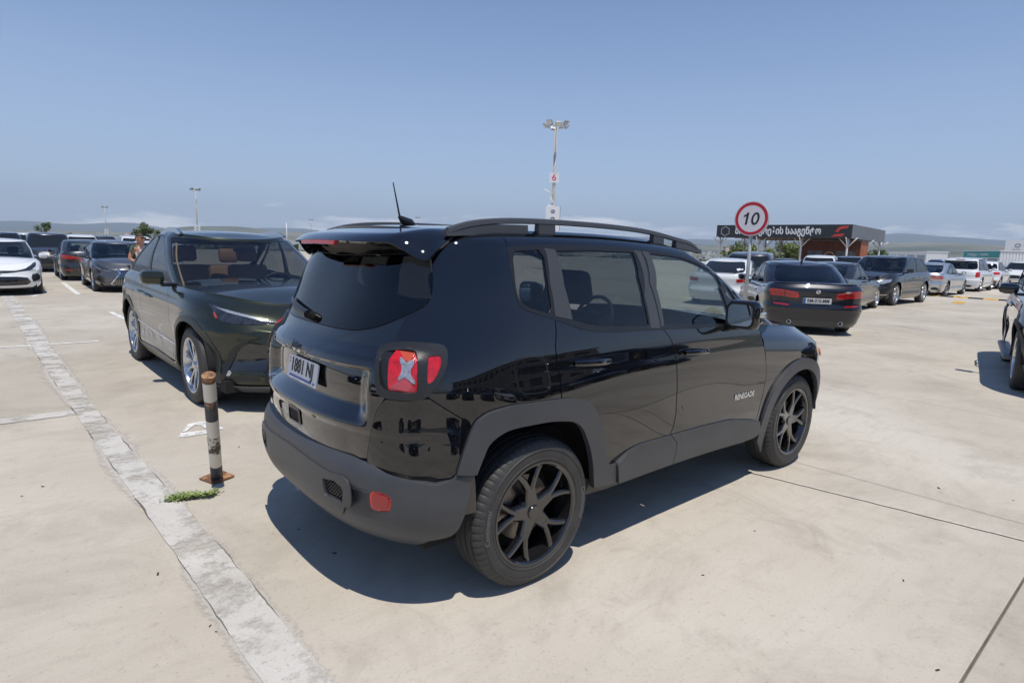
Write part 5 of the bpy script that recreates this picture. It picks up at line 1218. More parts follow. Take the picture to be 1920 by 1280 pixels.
xc = [-60, -40, -25, -15, -11.5, -8.05, -4.6, 5.8, 9.25, 12.7, 16.2, 19.6, 23.1, 26.6, 30.1, 33.6, 37, 40.5, 44, 50, 60, 80, 118]
yc = [-68, -40, -20, -14.2, -8.3, -2.35, 3.6, 9.5, 15.5, 21.5, 27.5, 33.5, 45, 60, 80, 108]
for i in range(len(xc)-1):
    for j in range(len(yc)-1):
        g = .005; a = (xc[i]+g, yc[j]+g); b = (xc[i+1]-g, yc[j+1]-g); mb = MB(); z = random.uniform(-.0015, .0)
        e = .004; v = [(a[0], a[1]), (b[0], a[1]), (b[0], b[1]), (a[0], b[1])]; u = [(a[0]+e, a[1]+e), (b[0]-e, a[1]+e), (b[0]-e, b[1]-e), (a[0]+e, b[1]-e)]
        mb.add([(*p, -.013) for p in v]+[(*p, z-.003) for p in v]+[(*p, z) for p in u], [(8, 9, 10, 11)]+[(k, (k+1) % 4, 4+(k+1) % 4, 4+k) for k in range(4)]+[(4+k, 4+(k+1) % 4, 8+(k+1) % 4, 8+k) for k in range(4)])
        mb.obj('slab', M_CONC, lot)
def sheet(name, pts, mat, z, parent=None):
    m = MB().add([(p[0], p[1], z) for p in pts], [tuple(range(len(pts)))]).obj(name, mat, parent)
    if m.data.polygons[0].normal.z < 0: m.data.flip_normals()
    return m
def ribbon(name, left, right, mat, z, parent=None):
    n = len(left); v = [(p[0], p[1], z) for p in left]+[(p[0], p[1], z) for p in right]
    return MB().add(v, [(i, i+1, n+i+1, n+i) for i in range(n-1)]).obj(name, mat, parent)
def wob(p, s, k): return noise.noise(Vector((p[0]*k, p[1]*k, s)))
# the light patched strip, its crumbled smears and cracks
ys = np.linspace(-2.2, 24, 200); lx = Spl([(-2.2, -1.14), (-.77, -1.20), (-.22, -1.22), (2.07, -1.33), (8, -1.58), (14.35, -1.81), (24, -2.2)]); rx_ = Spl([(-2.2, -.98), (-.91, -1.01), (.43, -1.055), (2.08, -1.16), (8, -1.37), (14.24, -1.56), (24, -1.92)])
Lp = [(float(lx(y))+.008*wob((0, y), 1, 6), float(y)) for y in ys]; Rp = [(float(rx_(y))+.008*wob((0, y), 2, 6), float(y)) for y in ys]
struct(ribbon('repair_strip', Lp, Rp, M_PATCH, .006))
def smear(side, y0, y1, wmax, seed):
    yy = np.linspace(y0, y1, 40); base = lx if side < 0 else rx_
    A = []; B_ = []
    for y in yy:
        k = sin(pi*(y-y0)/(y1-y0))**.5; d = wmax*k*(.35+.65*abs(wob((0, y), seed, 3.2))+.25*abs(wob((0, y), seed, 14)))
        A.append((float(base(y))-side*.01, float(y))); B_.append((float(base(y))+side*d, float(y)))
    o = struct(ribbon('cement_smear', A, B_, M_SMEAR, .003)); at = o.data.attributes.new('edge', 'FLOAT', 'POINT'); n_ = len(A)
    at.data.foreach_set('value', [1.]*n_+[0.]*n_)
for q in ((-1, 1.1, 2.7, .16, 3), (1, .9, 1.9, .14, 4), (1, -1.2, .6, .10, 5), (-1, -.9, .3, .09, 6), (1, 2.0, 3.4, .13, 7), (-1, 3.8, 6.5, .16, 8), (1, 4, 7.5, .14, 9), (1, 8, 12, .15, 10), (-1, 7.2, 9, .14, 11)): smear(*q)
for s, base in ((0, lx), (1, rx_)):
    yy = np.linspace(-1.5, 8, 240); pts = [float(base(y))+.008*wob((0, y), 1+s, 6)+.006*wob((0, y), 20+s, 18) for y in yy]
    wd_ = [.0038*max(.0, .05+wob((0, y), 30+s, 2.3)*2.) for y in yy]
    struct(ribbon('strip_crack', [(p-w_, y) for p, y, w_ in zip(pts, yy, wd_)], [(p+w_, y) for p, y, w_ in zip(pts, yy, wd_)], M_JOINT, .0085))
# cross strip of old patching, thin painted lines
xs_ = np.linspace(-9, -1.3, 60)
struct(ribbon('repair_strip', [(float(x), 3.53+.02*wob((x, 0), 5, 3)-.01*(x+1.3)) for x in xs_], [(float(x), 3.72+.02*wob((x, 0), 6, 3)-.01*(x+1.3)) for x in xs_], M_PATCH, .0045))
def pline(name, a, b, w_, mat=M_ROADW, z=.005):
    a = np.array(a[:2]); b = np.array(b[:2]); d = b-a; L = np.linalg.norm(d); n = np.array([-d[1], d[0]])/L*w_/2; k = max(2, int(L/.12))
    l = []; r = []
    for i in range(k+1):
        p = a+d*i/k; l.append(p+n*(1+.25*wob(p, 3, 9))); r.append(p-n*(1+.25*wob(p, 4, 9)))
    return struct(ribbon(name, l, r, mat, z))
pline('painted_line', (-9, 7.94), (-.78, 7.94), .07)
pline('painted_line', (-9, 12.6), (-1.9, 12.6), .06)
pline('painted_line', G(207, 585), G(262, 610), .09)
pline('painted_line', G(118, 530), G(147, 552), .12)
pline('painted_line', G(58, 556), G(72, 553), .10)
# half-worn arrow stencilled beside the post
a1 = [G(*p)[:2] for p in ((333, 821), (345, 820), (402, 811), (398, 806), (340, 812))]
sheet('painted_mark', a1, M_ROADW, .005)['kind'] = 'structure'
a2 = [G(*p)[:2] for p in ((342, 810), (352, 796), (372, 791), (388, 791), (391, 800), (384, 803), (377, 798), (366, 797), (356, 803), (350, 809))]
sheet('painted_mark', a2, M_ROADW, .005)['kind'] = 'structure'
a3 = [G(*p)[:2] for p in ((404, 806), (421, 805), (416, 801), (408, 802))]
sheet('painted_mark', a3, M_ROADW, .005)['kind'] = 'structure'
# slab joint that has been sealed with mortar, and the saw cut beside it
yy = np.linspace(3.5, -8, 260); px_ = [2.15-.186*(min(y, 1.)+.49)*(1 if y > -3 else 1)+.012*wob((0, y), 41, 1.5)+.006*wob((0, y), 42, 9) for y in yy]
struct(ribbon('joint_mortar', [(p-.008-.008*abs(wob((0, y), 44, 12)), y) for p, y in zip(px_, yy)], [(p+.008+.008*abs(wob((0, y), 45, 12)), y) for p, y in zip(px_, yy)], pbr('mortar', (.55, .51, .445), .9, noisev=.2, nscale=20, bump=.6, bscale=120), .0055))
struct(ribbon('joint_crack', [(p-.013, y) for p, y in zip(px_, yy)], [(p-.013-.012*max(0, wob((0, y), 47, 3)-.22), y) for p, y in zip(px_, yy)], M_JOINT, .007))
struct(ribbon('saw_cut', [(2.50, 3.4), (3.02, -8)], [(2.504, 3.4), (3.024, -8)], M_JOINT, .004))
# a few black rubber crumbs and twigs lying about
for k, (cx_, cy_) in enumerate(((394, 1173), (406, 1184), (1694, 1088), (1758, 1256), (1760, 915), (1318, 1078), (80, 912), (41, 930), (296, 1076), (1415, 995), (627, 1037), (560, 992), (1900, 938), (448, 838))):
    p = G(cx_, cy_); m = MB(); r = random.uniform(.004, .009)
    m.box((-r*1.6, -r*.5, 0), (r*1.6, r*.5, r*.5), bev=r*.2).xf(Matrix.Translation((p[0], p[1], .001))@Matrix.Rotation(random.uniform(0, 3), 4, 'Z'))
    tag(m.obj('rubber_crumb', M_RUB), 'small black rubber crumb lying on the bare concrete', 'debris', 'rubber crumbs scattered on the concrete')
# ------------------------------------------------------------ the land beyond
def az_of(x): return YAW-atan2((x-960)/FPX, 1.)
def xof(az):
    d = (az-YAW+pi) % (2*pi)-pi
    return np.where(np.abs(d) < 1.3, 960-FPX*np.tan(np.clip(d, -1.3, 1.3)), np.where(d > 0, -3000, 5000))
a2f = Pch([(-3000, .026), (-400, .030), (0, .023), (60, .0245), (130, .022), (250, .027), (300, .022), (340, .018), (420, .018), (500, .028), (560, .030), (610, .025), (650, .036), (720, .041), (860, .044), (1000, .040), (1150, .034), (1300, .031), (1500, .032), (1600, .042), (1670, .047), (1760, .042), (1860, .036), (1920, .034), (5000, .03)])
a1s = .78
a1f = Pch([(-3000, .012), (0, .008), (150, .011), (260, .013), (330, .022), (380, .026), (450, .028), (520, .024), (600, .024), (700, .02), (900, .021), (1150, .022), (1350, .020), (1500, .022), (1640, .030), (1750, .034), (1850, .032), (1920, .030), (5000, .02)])
def land(r, az):
    x = xof(az); z = -.05-13*sstep(115, 420, r)
    n1 = np.array([noise.fractal(Vector((a*cos(b)/900, a*sin(b)/900, 3.)), 1., 2., 5) for a, b in zip(r, az)])
    z = z+n1*7*sstep(300, 1500, r)
    z = z+a1s*a1f(x)*6200*np.exp(-((np.minimum(r, 6200)-6200)/1900)**2)*(1+.10*n1)*np.where(r > 6200, np.exp(-((r-6200)/1300)**2), 1)
    z = z+.80*a2f(x)*12500*np.exp(-((np.minimum(r, 12500)-12500)/2300)**2)*(1+.03*n1)
    return z
rr_ = np.concatenate([np.linspace(95, 420, 10), np.geomspace(470, 3000, 22), np.linspace(3200, 14000, 46)]); azs = np.concatenate([np.linspace(YAW-.85, YAW+.85, 230), np.linspace(YAW+.9, YAW-.9+2*pi, 60)])
R_, A_ = np.meshgrid(rr_, azs, indexing='ij'); Zl = land(R_.ravel(), A_.ravel()); nA = len(azs)
v = np.stack([R_.ravel()*np.cos(A_.ravel()), R_.ravel()*np.sin(A_.ravel()), Zl], 1)
mb = MB().add(v, [(i*nA+k, i*nA+(k+1) % nA, (i+1)*nA+(k+1) % nA, (i+1)*nA+k) for i in range(len(rr_)-1) for k in range(nA)])
M_LAND = D.materials.new('dry_fields'); M_LAND.use_nodes = True; t, b = nodes(M_LAND)
def land_mat():
    N = t.nodes.new; K = t.links.new; g = N('ShaderNodeNewGeometry')
    mp = N('ShaderNodeMapping'); mp.inputs['Scale'].default_value = (.0011, .0011, .004); K(g.outputs['Position'], mp.inputs[0])
    n = N('ShaderNodeTexNoise'); n.inputs['Scale'].default_value = 1.; n.inputs['Detail'].default_value = 9; n.inputs['Roughness'].default_value = .66; K(mp.outputs[0], n.inputs[0])
    r = N('ShaderNodeValToRGB'); e = r.color_ramp.elements; e[0].position = .36; e[0].color = (.04, .055, .022, 1); e[1].position = .70; e[1].color = (.25, .20, .125, 1)
    q = r.color_ramp.elements.new(.47); q.color = (.12, .115, .055, 1); q = r.color_ramp.elements.new(.57); q.color = (.20, .175, .10, 1); K(n.outputs[0], r.inputs[0])
    n2 = N('ShaderNodeTexNoise'); n2.inputs['Scale'].default_value = .02; n2.inputs['Detail'].default_value = 6; K(g.outputs['Position'], n2.inputs[0])
    m2 = N('ShaderNodeMapRange'); m2.inputs[1].default_value = .5; m2.inputs[2].default_value = .68; m2.inputs[4].default_value = .85; K(n2.outputs[0], m2.inputs[0])
    x = N('ShaderNodeMix'); x.data_type = 'RGBA'; K(m2.outputs[0], x.inputs[0]); K(r.outputs[0], x.inputs[6]); x.inputs[7].default_value = (.05, .062, .025, 1)
    ln = N('ShaderNodeVectorMath'); ln.operation = 'LENGTH'; K(g.outputs['Position'], ln.inputs[0]); fw = N('ShaderNodeMapRange'); fw.inputs[1].default_value = 8200; fw.inputs[2].default_value = 9800; K(ln.outputs['Value'], fw.inputs[0])
    x2 = N('ShaderNodeMix'); x2.data_type = 'RGBA'; K(fw.outputs[0], x2.inputs[0]); K(x.outputs[2], x2.inputs[6]); x2.inputs[7].default_value = (.022, .034, .022, 1)      # far range darkened towards forest green so the blue haze dominates
    K(x2.outputs[2], b.inputs['Base Color']); b.inputs['Roughness'].default_value = .95; b.inputs['Specular IOR Level'].default_value = .1
land_mat()
struct(mb.obj('terrain', M_LAND, None, True))
def land_at(x, y):
    r = math.hypot(x, y); return float(land(np.array([r]), np.array([atan2(y, x)]))[0])
# far-off town and scrub: single masses on the plain
rs = random.Random(5); mb = MB()
for k in range(900):
    xx = rs.choice([rs.gauss(40, 60), rs.gauss(230, 50), rs.gauss(560, 60), rs.gauss(660, 30), rs.uniform(-100, 2000), rs.gauss(1450, 120), rs.gauss(1880, 60)]); r = rs.uniform(700, 3800)
    a = az_of(xx); X, Y = r*cos(a), r*sin(a); s = rs.uniform(4, 14); h = rs.uniform(3, 9) if r < 2000 else rs.uniform(4, 18); z = land_at(X, Y)-1; c, d = cos(a*7), sin(a*7)
    q = [(-s, -s*.6), (s, -s*.6), (s, s*.6), (-s, s*.6)]; q = [(X+c*p[0]-d*p[1], Y+d*p[0]+c*p[1]) for p in q]
    mb.add([(*p, z) for p in q]+[(*p, z+h) for p in q], [(0, 1, 5, 4), (1, 2, 6, 5), (2, 3, 7, 6), (3, 0, 4, 7)], 0).add([(*p, z+h) for p in q], [(0, 1, 2, 3)], rs.choice([1, 1, 2, 0]))
o = mb.obj('distant_town', [pbr('town_wall', (.62, .6, .56), .8), pbr('town_roof', (.42, .38, .36), .8), pbr('town_tiles', (.34, .13, .09), .8)]); tag(o, 'far pale houses of a town scattered across the plain', 'town', kind='stuff')
mb = MB()
for k in range(2600):
    xx = rs.uniform(-200, 2100); r = rs.choice([rs.uniform(180, 700), rs.uniform(500, 2500)]); a = az_of(xx); X, Y = r*cos(a), r*sin(a); s = rs.uniform(1.2, 3.5)*(1 if r < 700 else 1.8); z = land_at(X, Y)
    for q in range(5):
        ox, oy, oz = rs.gauss(0, s*.5), rs.gauss(0, s*.5), rs.uniform(0, s*.7); pts = [Vector((rs.gauss(0, 1), rs.gauss(0, 1), rs.gauss(0, .8))).normalized()*s*.6 for _ in range(4)]
        mb.add([(X+ox+p.x, Y+oy+p.y, z+oz+p.z+.2) for p in pts], [(0, 1, 2), (0, 2, 3), (0, 3, 1), (1, 3, 2)])
o = mb.obj('distant_scrub', pbr('scrub', (.045, .06, .025), .9, noisev=.4, nscale=.02)); tag(o, 'far dark green trees and scrub dotted over the plain', 'scrub', kind='stuff')
# ------------------------------------------------------------ trees
M_BARK = pbr('bark', (.10, .075, .05), .9, noisev=.3, nscale=5)
M_LEAF = pbr('leaves', (.095, .125, .042), .7, noisev=.45, nscale=1.2)
M_LEAF2 = pbr('leaves_light', (.12, .155, .04), .7, noisev=.4, nscale=1.2)
def tree(name, label, cat, px0, depth, h, w_, seed, leaf=M_LEAF, nl=2600, trunk=.3, group=None, lobes=14):
    d = ray(px0, 500); p = CP+d*depth; X, Y = float(p[0]), float(p[1]); z0 = 0. if math.hypot(X, Y) < 95 else land_at(X, Y); h = h-z0
    r = random.Random(seed); o = empty(name, (X, Y, z0)); tag(o, label, cat, group)
    tk = MB(); hb = h*trunk; tk.tube([(0, 0, -.1), (.05, 0, hb*.6), (.0, .05, hb)], [.035*h, .026*h, .022*h], 8)
    cs = []
    for k in range(lobes):
        a = r.uniform(0, 2*pi); q = r.random()**.5; cz = hb+(h-hb)*r.uniform(.12, .86); e = 1-abs((cz-hb)/(h-hb)-.45)*.9; c = Vector((cos(a)*q*w_*.42*e, sin(a)*q*w_*.42*e, cz)); cs.append((c, r.uniform(.16, .30)*w_*.75))
        tk.tube([(0, 0.03, hb*.9), tuple(Vector((0, 0, hb)).lerp(c, .5)+Vector((0, 0, -.05*h))), tuple(c)], [.016*h, .01*h, .004*h], 5)
    tk.obj('trunk', M_BARK, o, True)
    v = []; f = []; ls = .05*w_
    for k in range(nl):
        c, s = r.choice(cs); n = Vector((r.gauss(0, 1), r.gauss(0, 1), r.gauss(0, 1))).normalized(); pp = c+n*s*(r.random()**.45)*Vector((1, 1, .75)).length/1.6
        a = Vector((r.gauss(0, 1), r.gauss(0, 1), r.gauss(0, .6))).normalized()*ls*r.uniform(.5, 1.1); b_ = n.cross(a).normalized()*ls*r.uniform(.3, .6); i = len(v); v += [tuple(pp-a), tuple(pp+b_), tuple(pp+a), tuple(pp-b_)]; f.append((i, i+1, i+2, i+3))
    MB().add(v, f).obj('crown', leaf, o, recalc=False)
    return o
tree('broadleaf_tree', 'tall bare-stemmed green tree beyond the white saloon on the far left', 'tree', 88, 150, 5.4, 4.6, 1, nl=1500, lobes=10)
tree('shrub', 'small dark green shrub beside the taller tree on the far left', 'shrub', 116, 150, 3.1, 2.6, 2, nl=1000, trunk=.12)
tree('broadleaf_tree', 'wide olive green tree behind the walking man', 'tree', 276, 145, 5.3, 5.6, 3, nl=2000, lobes=12)
tree('broadleaf_tree', 'low olive green tree next to the wide one behind the crossover', 'tree', 306, 150, 3.8, 4.4, 4, nl=1500)
tree('shrub', 'bright green shrub under the left part of the canopy', 'shrub', 1392, 95, 3.1, 6.5, 5, M_LEAF2, 2400, .1)
tree('shrub', 'bright green shrub left of the orange booth', 'shrub', 1478, 92, 3.7, 5.2, 6, M_LEAF2, 2400, .1)
tree('shrub', 'dull green shrub right of the orange booth', 'shrub', 1640, 120, 3.0, 8., 7, M_LEAF, 2400, .1)
tree('shrub', 'green shrub behind the speed limit sign post', 'shrub', 1440, 105, 2.7, 5., 8, M_LEAF2, 1800, .1)
# ------------------------------------------------------------ street furniture
M_GALV = pbr('galvanised', (.42, .43, .44), .5, .6, noisev=.15, nscale=6)
M_MAST = pbr('weathered_mast', (.50, .46, .40), .7, noisev=.3, nscale=2)
M_SIGNR = pbr('sign_red', (.46, .012, .03), .4)
def at_depth(x, y, d): return CP+ray(x, y)*d
def speed_sign(label, c, nrm, dia, text='10', far=False, group=None):
    o = empty('speed_limit_sign', (c[0], c[1], 0)); tag(o, label, 'road sign', group); zc = float(c[2])
    n = Vector(nrm).normalized(); M = Matrix.Translation((0, 0, 0))@rot_to((0, 0, zc), n)
    MB().tube([(-n.x*.05, -n.y*.05, 0), (-n.x*.05, -n.y*.05, zc+dia*.3)], .033 if not far else .03, 12).obj('post', M_GALV, o, True)
    circ = lambda r: [(r*cos(t), r*sin(t)) for t in np.linspace(0, 2*pi, 40, endpoint=False)]
    MB().prism(circ(dia/2), lambda a, b, d: M@Vector((a, b, d-.035)), .035).obj('sign_plate', pbr('sign_edge', (.52, .54, .55), .5), o)
    def ring(r0, r1, z, mat, nm):
        v = [M@Vector((*p, z)) for p in circ(r0)]+[M@Vector((*p, z)) for p in circ(r1)]; MB().add(v, [(k, (k+1) % 40, 40+(k+1) % 40, 40+k) for k in range(40)]).obj(nm, mat, o)
    MB().prism(circ(dia*.485), lambda a, b, d: M@Vector((a, b, d+.0005)), .002).obj('sign_face', pbr('sign_white', (.68, .66, .70), .4), o)
    ring(dia*.47, dia*.385, .004, M_SIGNR, 'sign_border')
    def dig(nm, poly):
        MB().prism([(a*dia+b*dia*.14, b*dia) for a, b in poly], lambda a, b, d: M@Vector((a, b, d+.0042)), .001).obj(nm, M_BLKPRINT, o)
    dig('sign_digit', [(-.155, -.17), (-.095, -.17), (-.095, .175), (-.15, .175), (-.175, .125), (-.235, .095), (-.235, .045), (-.155, .075)])
    ou = [(.115+.115*cos(t)*(1 if abs(cos(t)) < .9 else 1), .0+.18*sin(t)) for t in np.linspace(0, 2*pi, 28, endpoint=False)]; inn = [(.115+.056*cos(t), .0+.125*sin(t)) for t in np.linspace(0, 2*pi, 28, endpoint=False)]
    MB().add([M@Vector((a*dia+b*dia*.14, b*dia, .0052)) for a, b in ou+inn], [(k, (k+1) % 28, 28+(k+1) % 28, 28+k) for k in range(28)]).obj('sign_digit', M_BLKPRINT, o)
    return o
c = at_depth(1409, 410, 10.7); d = Vector(-ray(1409, 410)); d.z = 0; d = Matrix.Rotation(-.34, 3, 'Z')@d.normalized()
speed_sign('round red and white speed limit sign reading 10 beside the navy saloon', c, d, .62)
for lab, (x, y), dep in (('small far speed limit sign behind the white saloon', (124, 443), 95), ('small far speed limit sign behind the grey saloon', (170, 442), 90), ('small far speed limit sign left of the walking man', (238, 441), 85), ('small far white sign on a post beneath the canopy', (1364, 468), 80)):
    c = at_depth(x, y, dep); d = Vector(-ray(x, y)); d.z = 0; speed_sign(lab, c, d, .6, far=True)
def light_mast(label, x, top, base_d, h=12., number=None, group='light masts of the car park', board=True, lean=0.):
    c = at_depth(x, top, base_d); H_ = float(c[2]); o = empty('light_mast', (c[0], c[1], 0)); tag(o, label, 'light mast', group)
    dv = Vector(-ray(x, top)); dv.z = 0; dv.normalize(); o.rotation_euler = (0, 0, atan2(dv.y, dv.x))           # local +x looks at the viewer
    MB().tube([(0, 0, 0), (0, 0, H_*.5), (0, 0, H_-.2)], [.17, .13, .09], 12).obj('mast_pole', M_MAST, o, True)
    fr = MB(); fr.tube([(.75*cos(t), .75*sin(t), H_-.35) for t in np.linspace(0, 2*pi, 25)], .03, 6, cap=False)
    for k in range(4): t = k*pi/2+.4; fr.tube([(0, 0, H_-.2), (.75*cos(t), .75*sin(t), H_-.35)], .03, 6)
    fr.obj('lamp_ring', M_GALV, o)
    for k in range(8):
        t = k*2*pi/8+.2; M = Matrix.Translation((.9*cos(t), .9*sin(t), H_-.3+.15*(k % 2)))@Matrix.Rotation(t, 4, 'Z')@Matrix.Rotation(.7, 4, 'Y')
        b_ = MB().box((-.05, -.24, -.2), (.05, .24, .2), bev=.02).xf(M).obj('floodlight', M_GALV, o, 'auto')
        MB().box((.052, -.2, -.16), (.06, .2, .16)).xf(M).obj('floodlight_glass', pbr('flood_glass', (.6, .62, .6), .1, .3), b_)
    if board:
        bz = 3.05 if number else 2.55; bb = MB().box((-.45, -.55, bz), (.45, .55, bz+1.9)).obj('advert_box', pbr('board_white', (.72, .73, .75), .5), o)
        if number: MB().box((-.46, .551, bz+.01), (.44, .58, bz+1.89)).obj('advert_panel', pbr('board_dark', (.05, .055, .065), .5), bb)
        for k in range(3):
            M = rot_to((.453, -.0, bz+1.5-.55*k), (1, 0, 0)); MB().tube([M@Vector((.16*cos(t), .11*sin(t), 0)) for t in np.linspace(0, 2*pi, 21)], .022, 4, cap=False).obj('advert_emblem', M_BLKPRINT, bb)
            MB().tube([M@Vector((.06*cos(t), .10*sin(t), 0)) for t in np.linspace(0, 2*pi, 17)], .018, 4, cap=False).obj('advert_emblem', M_BLKPRINT, bb)
    if number:
        zn = number[1]; s = MB().box((.14, -.38, zn-.38), (.17, .38, zn+.38)).obj('number_board', M_WHITE, o)
        text_obj('number', number[0], rot_to((.172, 0, zn), (1, 0, 0)), .72, pbr('pink_print', (.62, .07, .18), .5), s, bold=.012, extrude=.002)
        for k, (zz, yy_, ang) in enumerate(((zn-1.05, -.5, .5), (zn-1.7, -.15, 1.2), (zn-2.2, -.2, .2))):
            M = Matrix.Translation((.2, yy_, zz))@Matrix.Rotation(-ang, 4, 'X')
            MB().box((-.07, -.24, -.07), (.07, .24, .07), bev=.02).xf(M).obj('security_camera', M_WHITE, o, 'auto')
    return o
zn = float(at_depth(1041, 332, 46)[2])
light_mast('tall light mast with pink number 6 board and white advert box', 1043, 229, 46, number=('6', zn))
light_mast('distant light mast with white advert box behind the green crossover', 366, 353, 120)
light_mast('farthest light mast with white advert box behind the grey saloon', 196, 387, 205)
light_mast('small faint light mast without board behind the black SUV roof', 783, 407, 260, board=False)
light_mast('faint far light mast above the crossover roof', 583, 411, 290, board=False)
for x, top, dep, lab in ((537, 418, 130, 'thin white flag pole above the right side of the crossover roof'), (644, 421, 150, 'thin white flag pole behind the spoiler of the black SUV')):
    c = at_depth(x, top, dep); MBo = MB().tube([(0, 0, -1), (0, 0, float(c[2]))], [.11, .07], 8).obj('flag_pole', M_WHITE, None, True); MBo.location = (c[0], c[1], 0); tag(MBo, lab, 'pole')
# leaning bollard on its torn-up foot plate
def bollard():
    b0 = G(407, 897); o = empty('bollard', (b0[0], b0[1], 0)); tag(o, 'leaning rusty black and white striped steel bollard with loose foot plate', 'bollard')
    tp = G(391, 703, .775)-b0; ax = Vector(tp).normalized(); L = Vector(tp).length; q = ax.to_track_quat('Z', 'Y').to_matrix().to_4x4()
    m = D.materials.new('bollard_rust'); 
    def worn(name, col, amount):
        m = pbr(name, col, .6, bump=.4, bscale=60); t, b = nodes(m); N = t.nodes.new; K = t.links.new; c = N('ShaderNodeTexCoord')
        n = N('ShaderNodeTexNoise'); n.inputs['Scale'].default_value = 16; n.inputs['Detail'].default_value = 8; n.inputs['Roughness'].default_value = .7; K(c.outputs['Object'], n.inputs[0])
        r = N('ShaderNodeMapRange'); r.inputs[1].default_value = amount; r.inputs[2].default_value = amount+.04; K(n.outputs[0], r.inputs[0])
        n2 = N('ShaderNodeTexNoise'); n2.inputs['Scale'].default_value = 24; n2.inputs['Detail'].default_value = 6; K(c.outputs['Object'], n2.inputs[0])
        rp = N('ShaderNodeValToRGB'); e = rp.color_ramp.elements; e[0].position = .4; e[0].color = (.11, .045, .02, 1); e[1].position = .62; e[1].color = (.42, .22, .10, 1) if col[0] < .3 else (.07, .065, .06, 1)
        K(n2.outputs[0], rp.inputs[0]); x = N('ShaderNodeMix'); x.data_type = 'RGBA'; K(r.outputs[0], x.inputs[0]); x.inputs[6].default_value = (*col, 1); K(rp.outputs[0], x.inputs[7]); K(x.outputs[2], b.inputs['Base Color']); return m
    mw = worn('bollard_white', (.74, .69, .60), .68); mk_ = worn('bollard_black', (.05, .058, .07), .56); mm = worn('bollard_mixed', (.66, .62, .54), .50); mr = worn('bollard_rust2', (.16, .075, .04), .5)
    R0 = .036
    cuts = [0, .145, .265, .42, .53+.01, .69, .86, .95, 1.]; cuts = [0, .155, .29, .455, .61, .79, .95, 1.0]; mats = [mk_, mw, mm, mw, mk_, mw, mr]
    for i, mt in enumerate(mats):
        a, b_ = cuts[i]*L, cuts[i+1]*L; e = .0015 if i == 6 else 0
        m_ = MB().tube([(0, 0, a), (0, 0, b_)], R0+e, 28, cap=(i == 6)); m_.xf(q); m_.obj('painted_band' if i < 6 else 'end_cap', mt, o, 'auto')
    pl = MB().box((-.075, -.075, -.006), (.075, .075, .004)).xf(Matrix.Translation((.0, .0, .012))@Matrix.Rotation(.06, 4, 'X')@Matrix.Rotation(-.05, 4, 'Y')@Matrix.Rotation(.35, 4, 'Z')); pl.obj('foot_plate', mr, o)
bollard()
# creeping weed in the crack
def weed():
    a, b_ = G(316, 940), G(402, 928); o = empty('weed', (a[0], a[1], 0)); tag(o, 'low creeping green weed growing out of the strip crack', 'plant'); r = random.Random(3)
    v = []; f = []; st = MB()
    for k in range(30):
        s = r.random(); p0 = Vector(a)+(Vector(b_)-Vector(a))*s-Vector((a[0], a[1], 0)); ln = r.uniform(.03, .085)*(1.3-.7*s); an = r.uniform(0, 2*pi); p1 = p0+Vector((cos(an)*ln, sin(an)*ln*.7, r.uniform(.006, .022)))
        st.tube([tuple(p0+Vector((0, 0, .004))), tuple(p0.lerp(p1, .5)+Vector((0, 0, .012))), tuple(p1)], .0014, 4)
        for j in range(24):
            c = p0.lerp(p1, r.random())+Vector((r.gauss(0, .012), r.gauss(0, .012), .008+abs(r.gauss(0, .008)))); t = r.uniform(0, 6.28); l = r.uniform(.007, .014); u_ = Vector((cos(t), sin(t), r.uniform(-.3, .6)))*l; w2 = Vector((-sin(t), cos(t), r.uniform(-.3, .3)))*l*.5; i = len(v)
            v += [tuple(c-u_), tuple(c+w2), tuple(c+u_), tuple(c-w2)]; f.append((i, i+1, i+2, i+3))
    st.obj('stems', pbr('weed_stem', (.16, .10, .05), .8), o); lv = MB().add(v, f).obj('leaves', pbr('weed_leaf', (.21, .28, .075), .6, noisev=.4, nscale=60), o, recalc=False); lv['kind'] = 'stuff'
weed()
# speed bump
def speed_bump():
    a = G(1738, 554); b_ = np.array([29.2, -6., 0]); o = empty('speed_bump', (a[0], a[1], 0)); tag(o, 'black and yellow segmented rubber speed bump across the lane', 'speed bump'); L = np.linalg.norm(b_-a); n = int(L/.5); d = (b_-a)/L; M = Matrix.Rotation(atan2(d[1], d[0]), 4, 'Z')
    for k in range(n):
        x0 = k*L/n+.006; x1 = (k+1)*L/n-.006; pr = [(-.2, 0), (-.17, .02), (-.1, .045), (0, .055), (.1, .045), (.17, .02), (.2, 0)]
        v = [(x0, *p) for p in pr]+[(x1, *p) for p in pr]; m = len(pr)
        MB().add(v, [(i, i+1, m+i+1, m+i) for i in range(m-1)]+[tuple(range(m)), tuple(range(2*m-1, m-1, -1))]).xf(M).obj('bump_segment', M_ROADY if k % 2 == 0 else M_RUB, o)
speed_bump()
sheet('painted_patch', [G(*p)[:2] for p in ((1783, 568), (1805, 570.5), (1812, 566), (1790, 564.5))], M_ROADY, .005)['kind'] = 'structure'
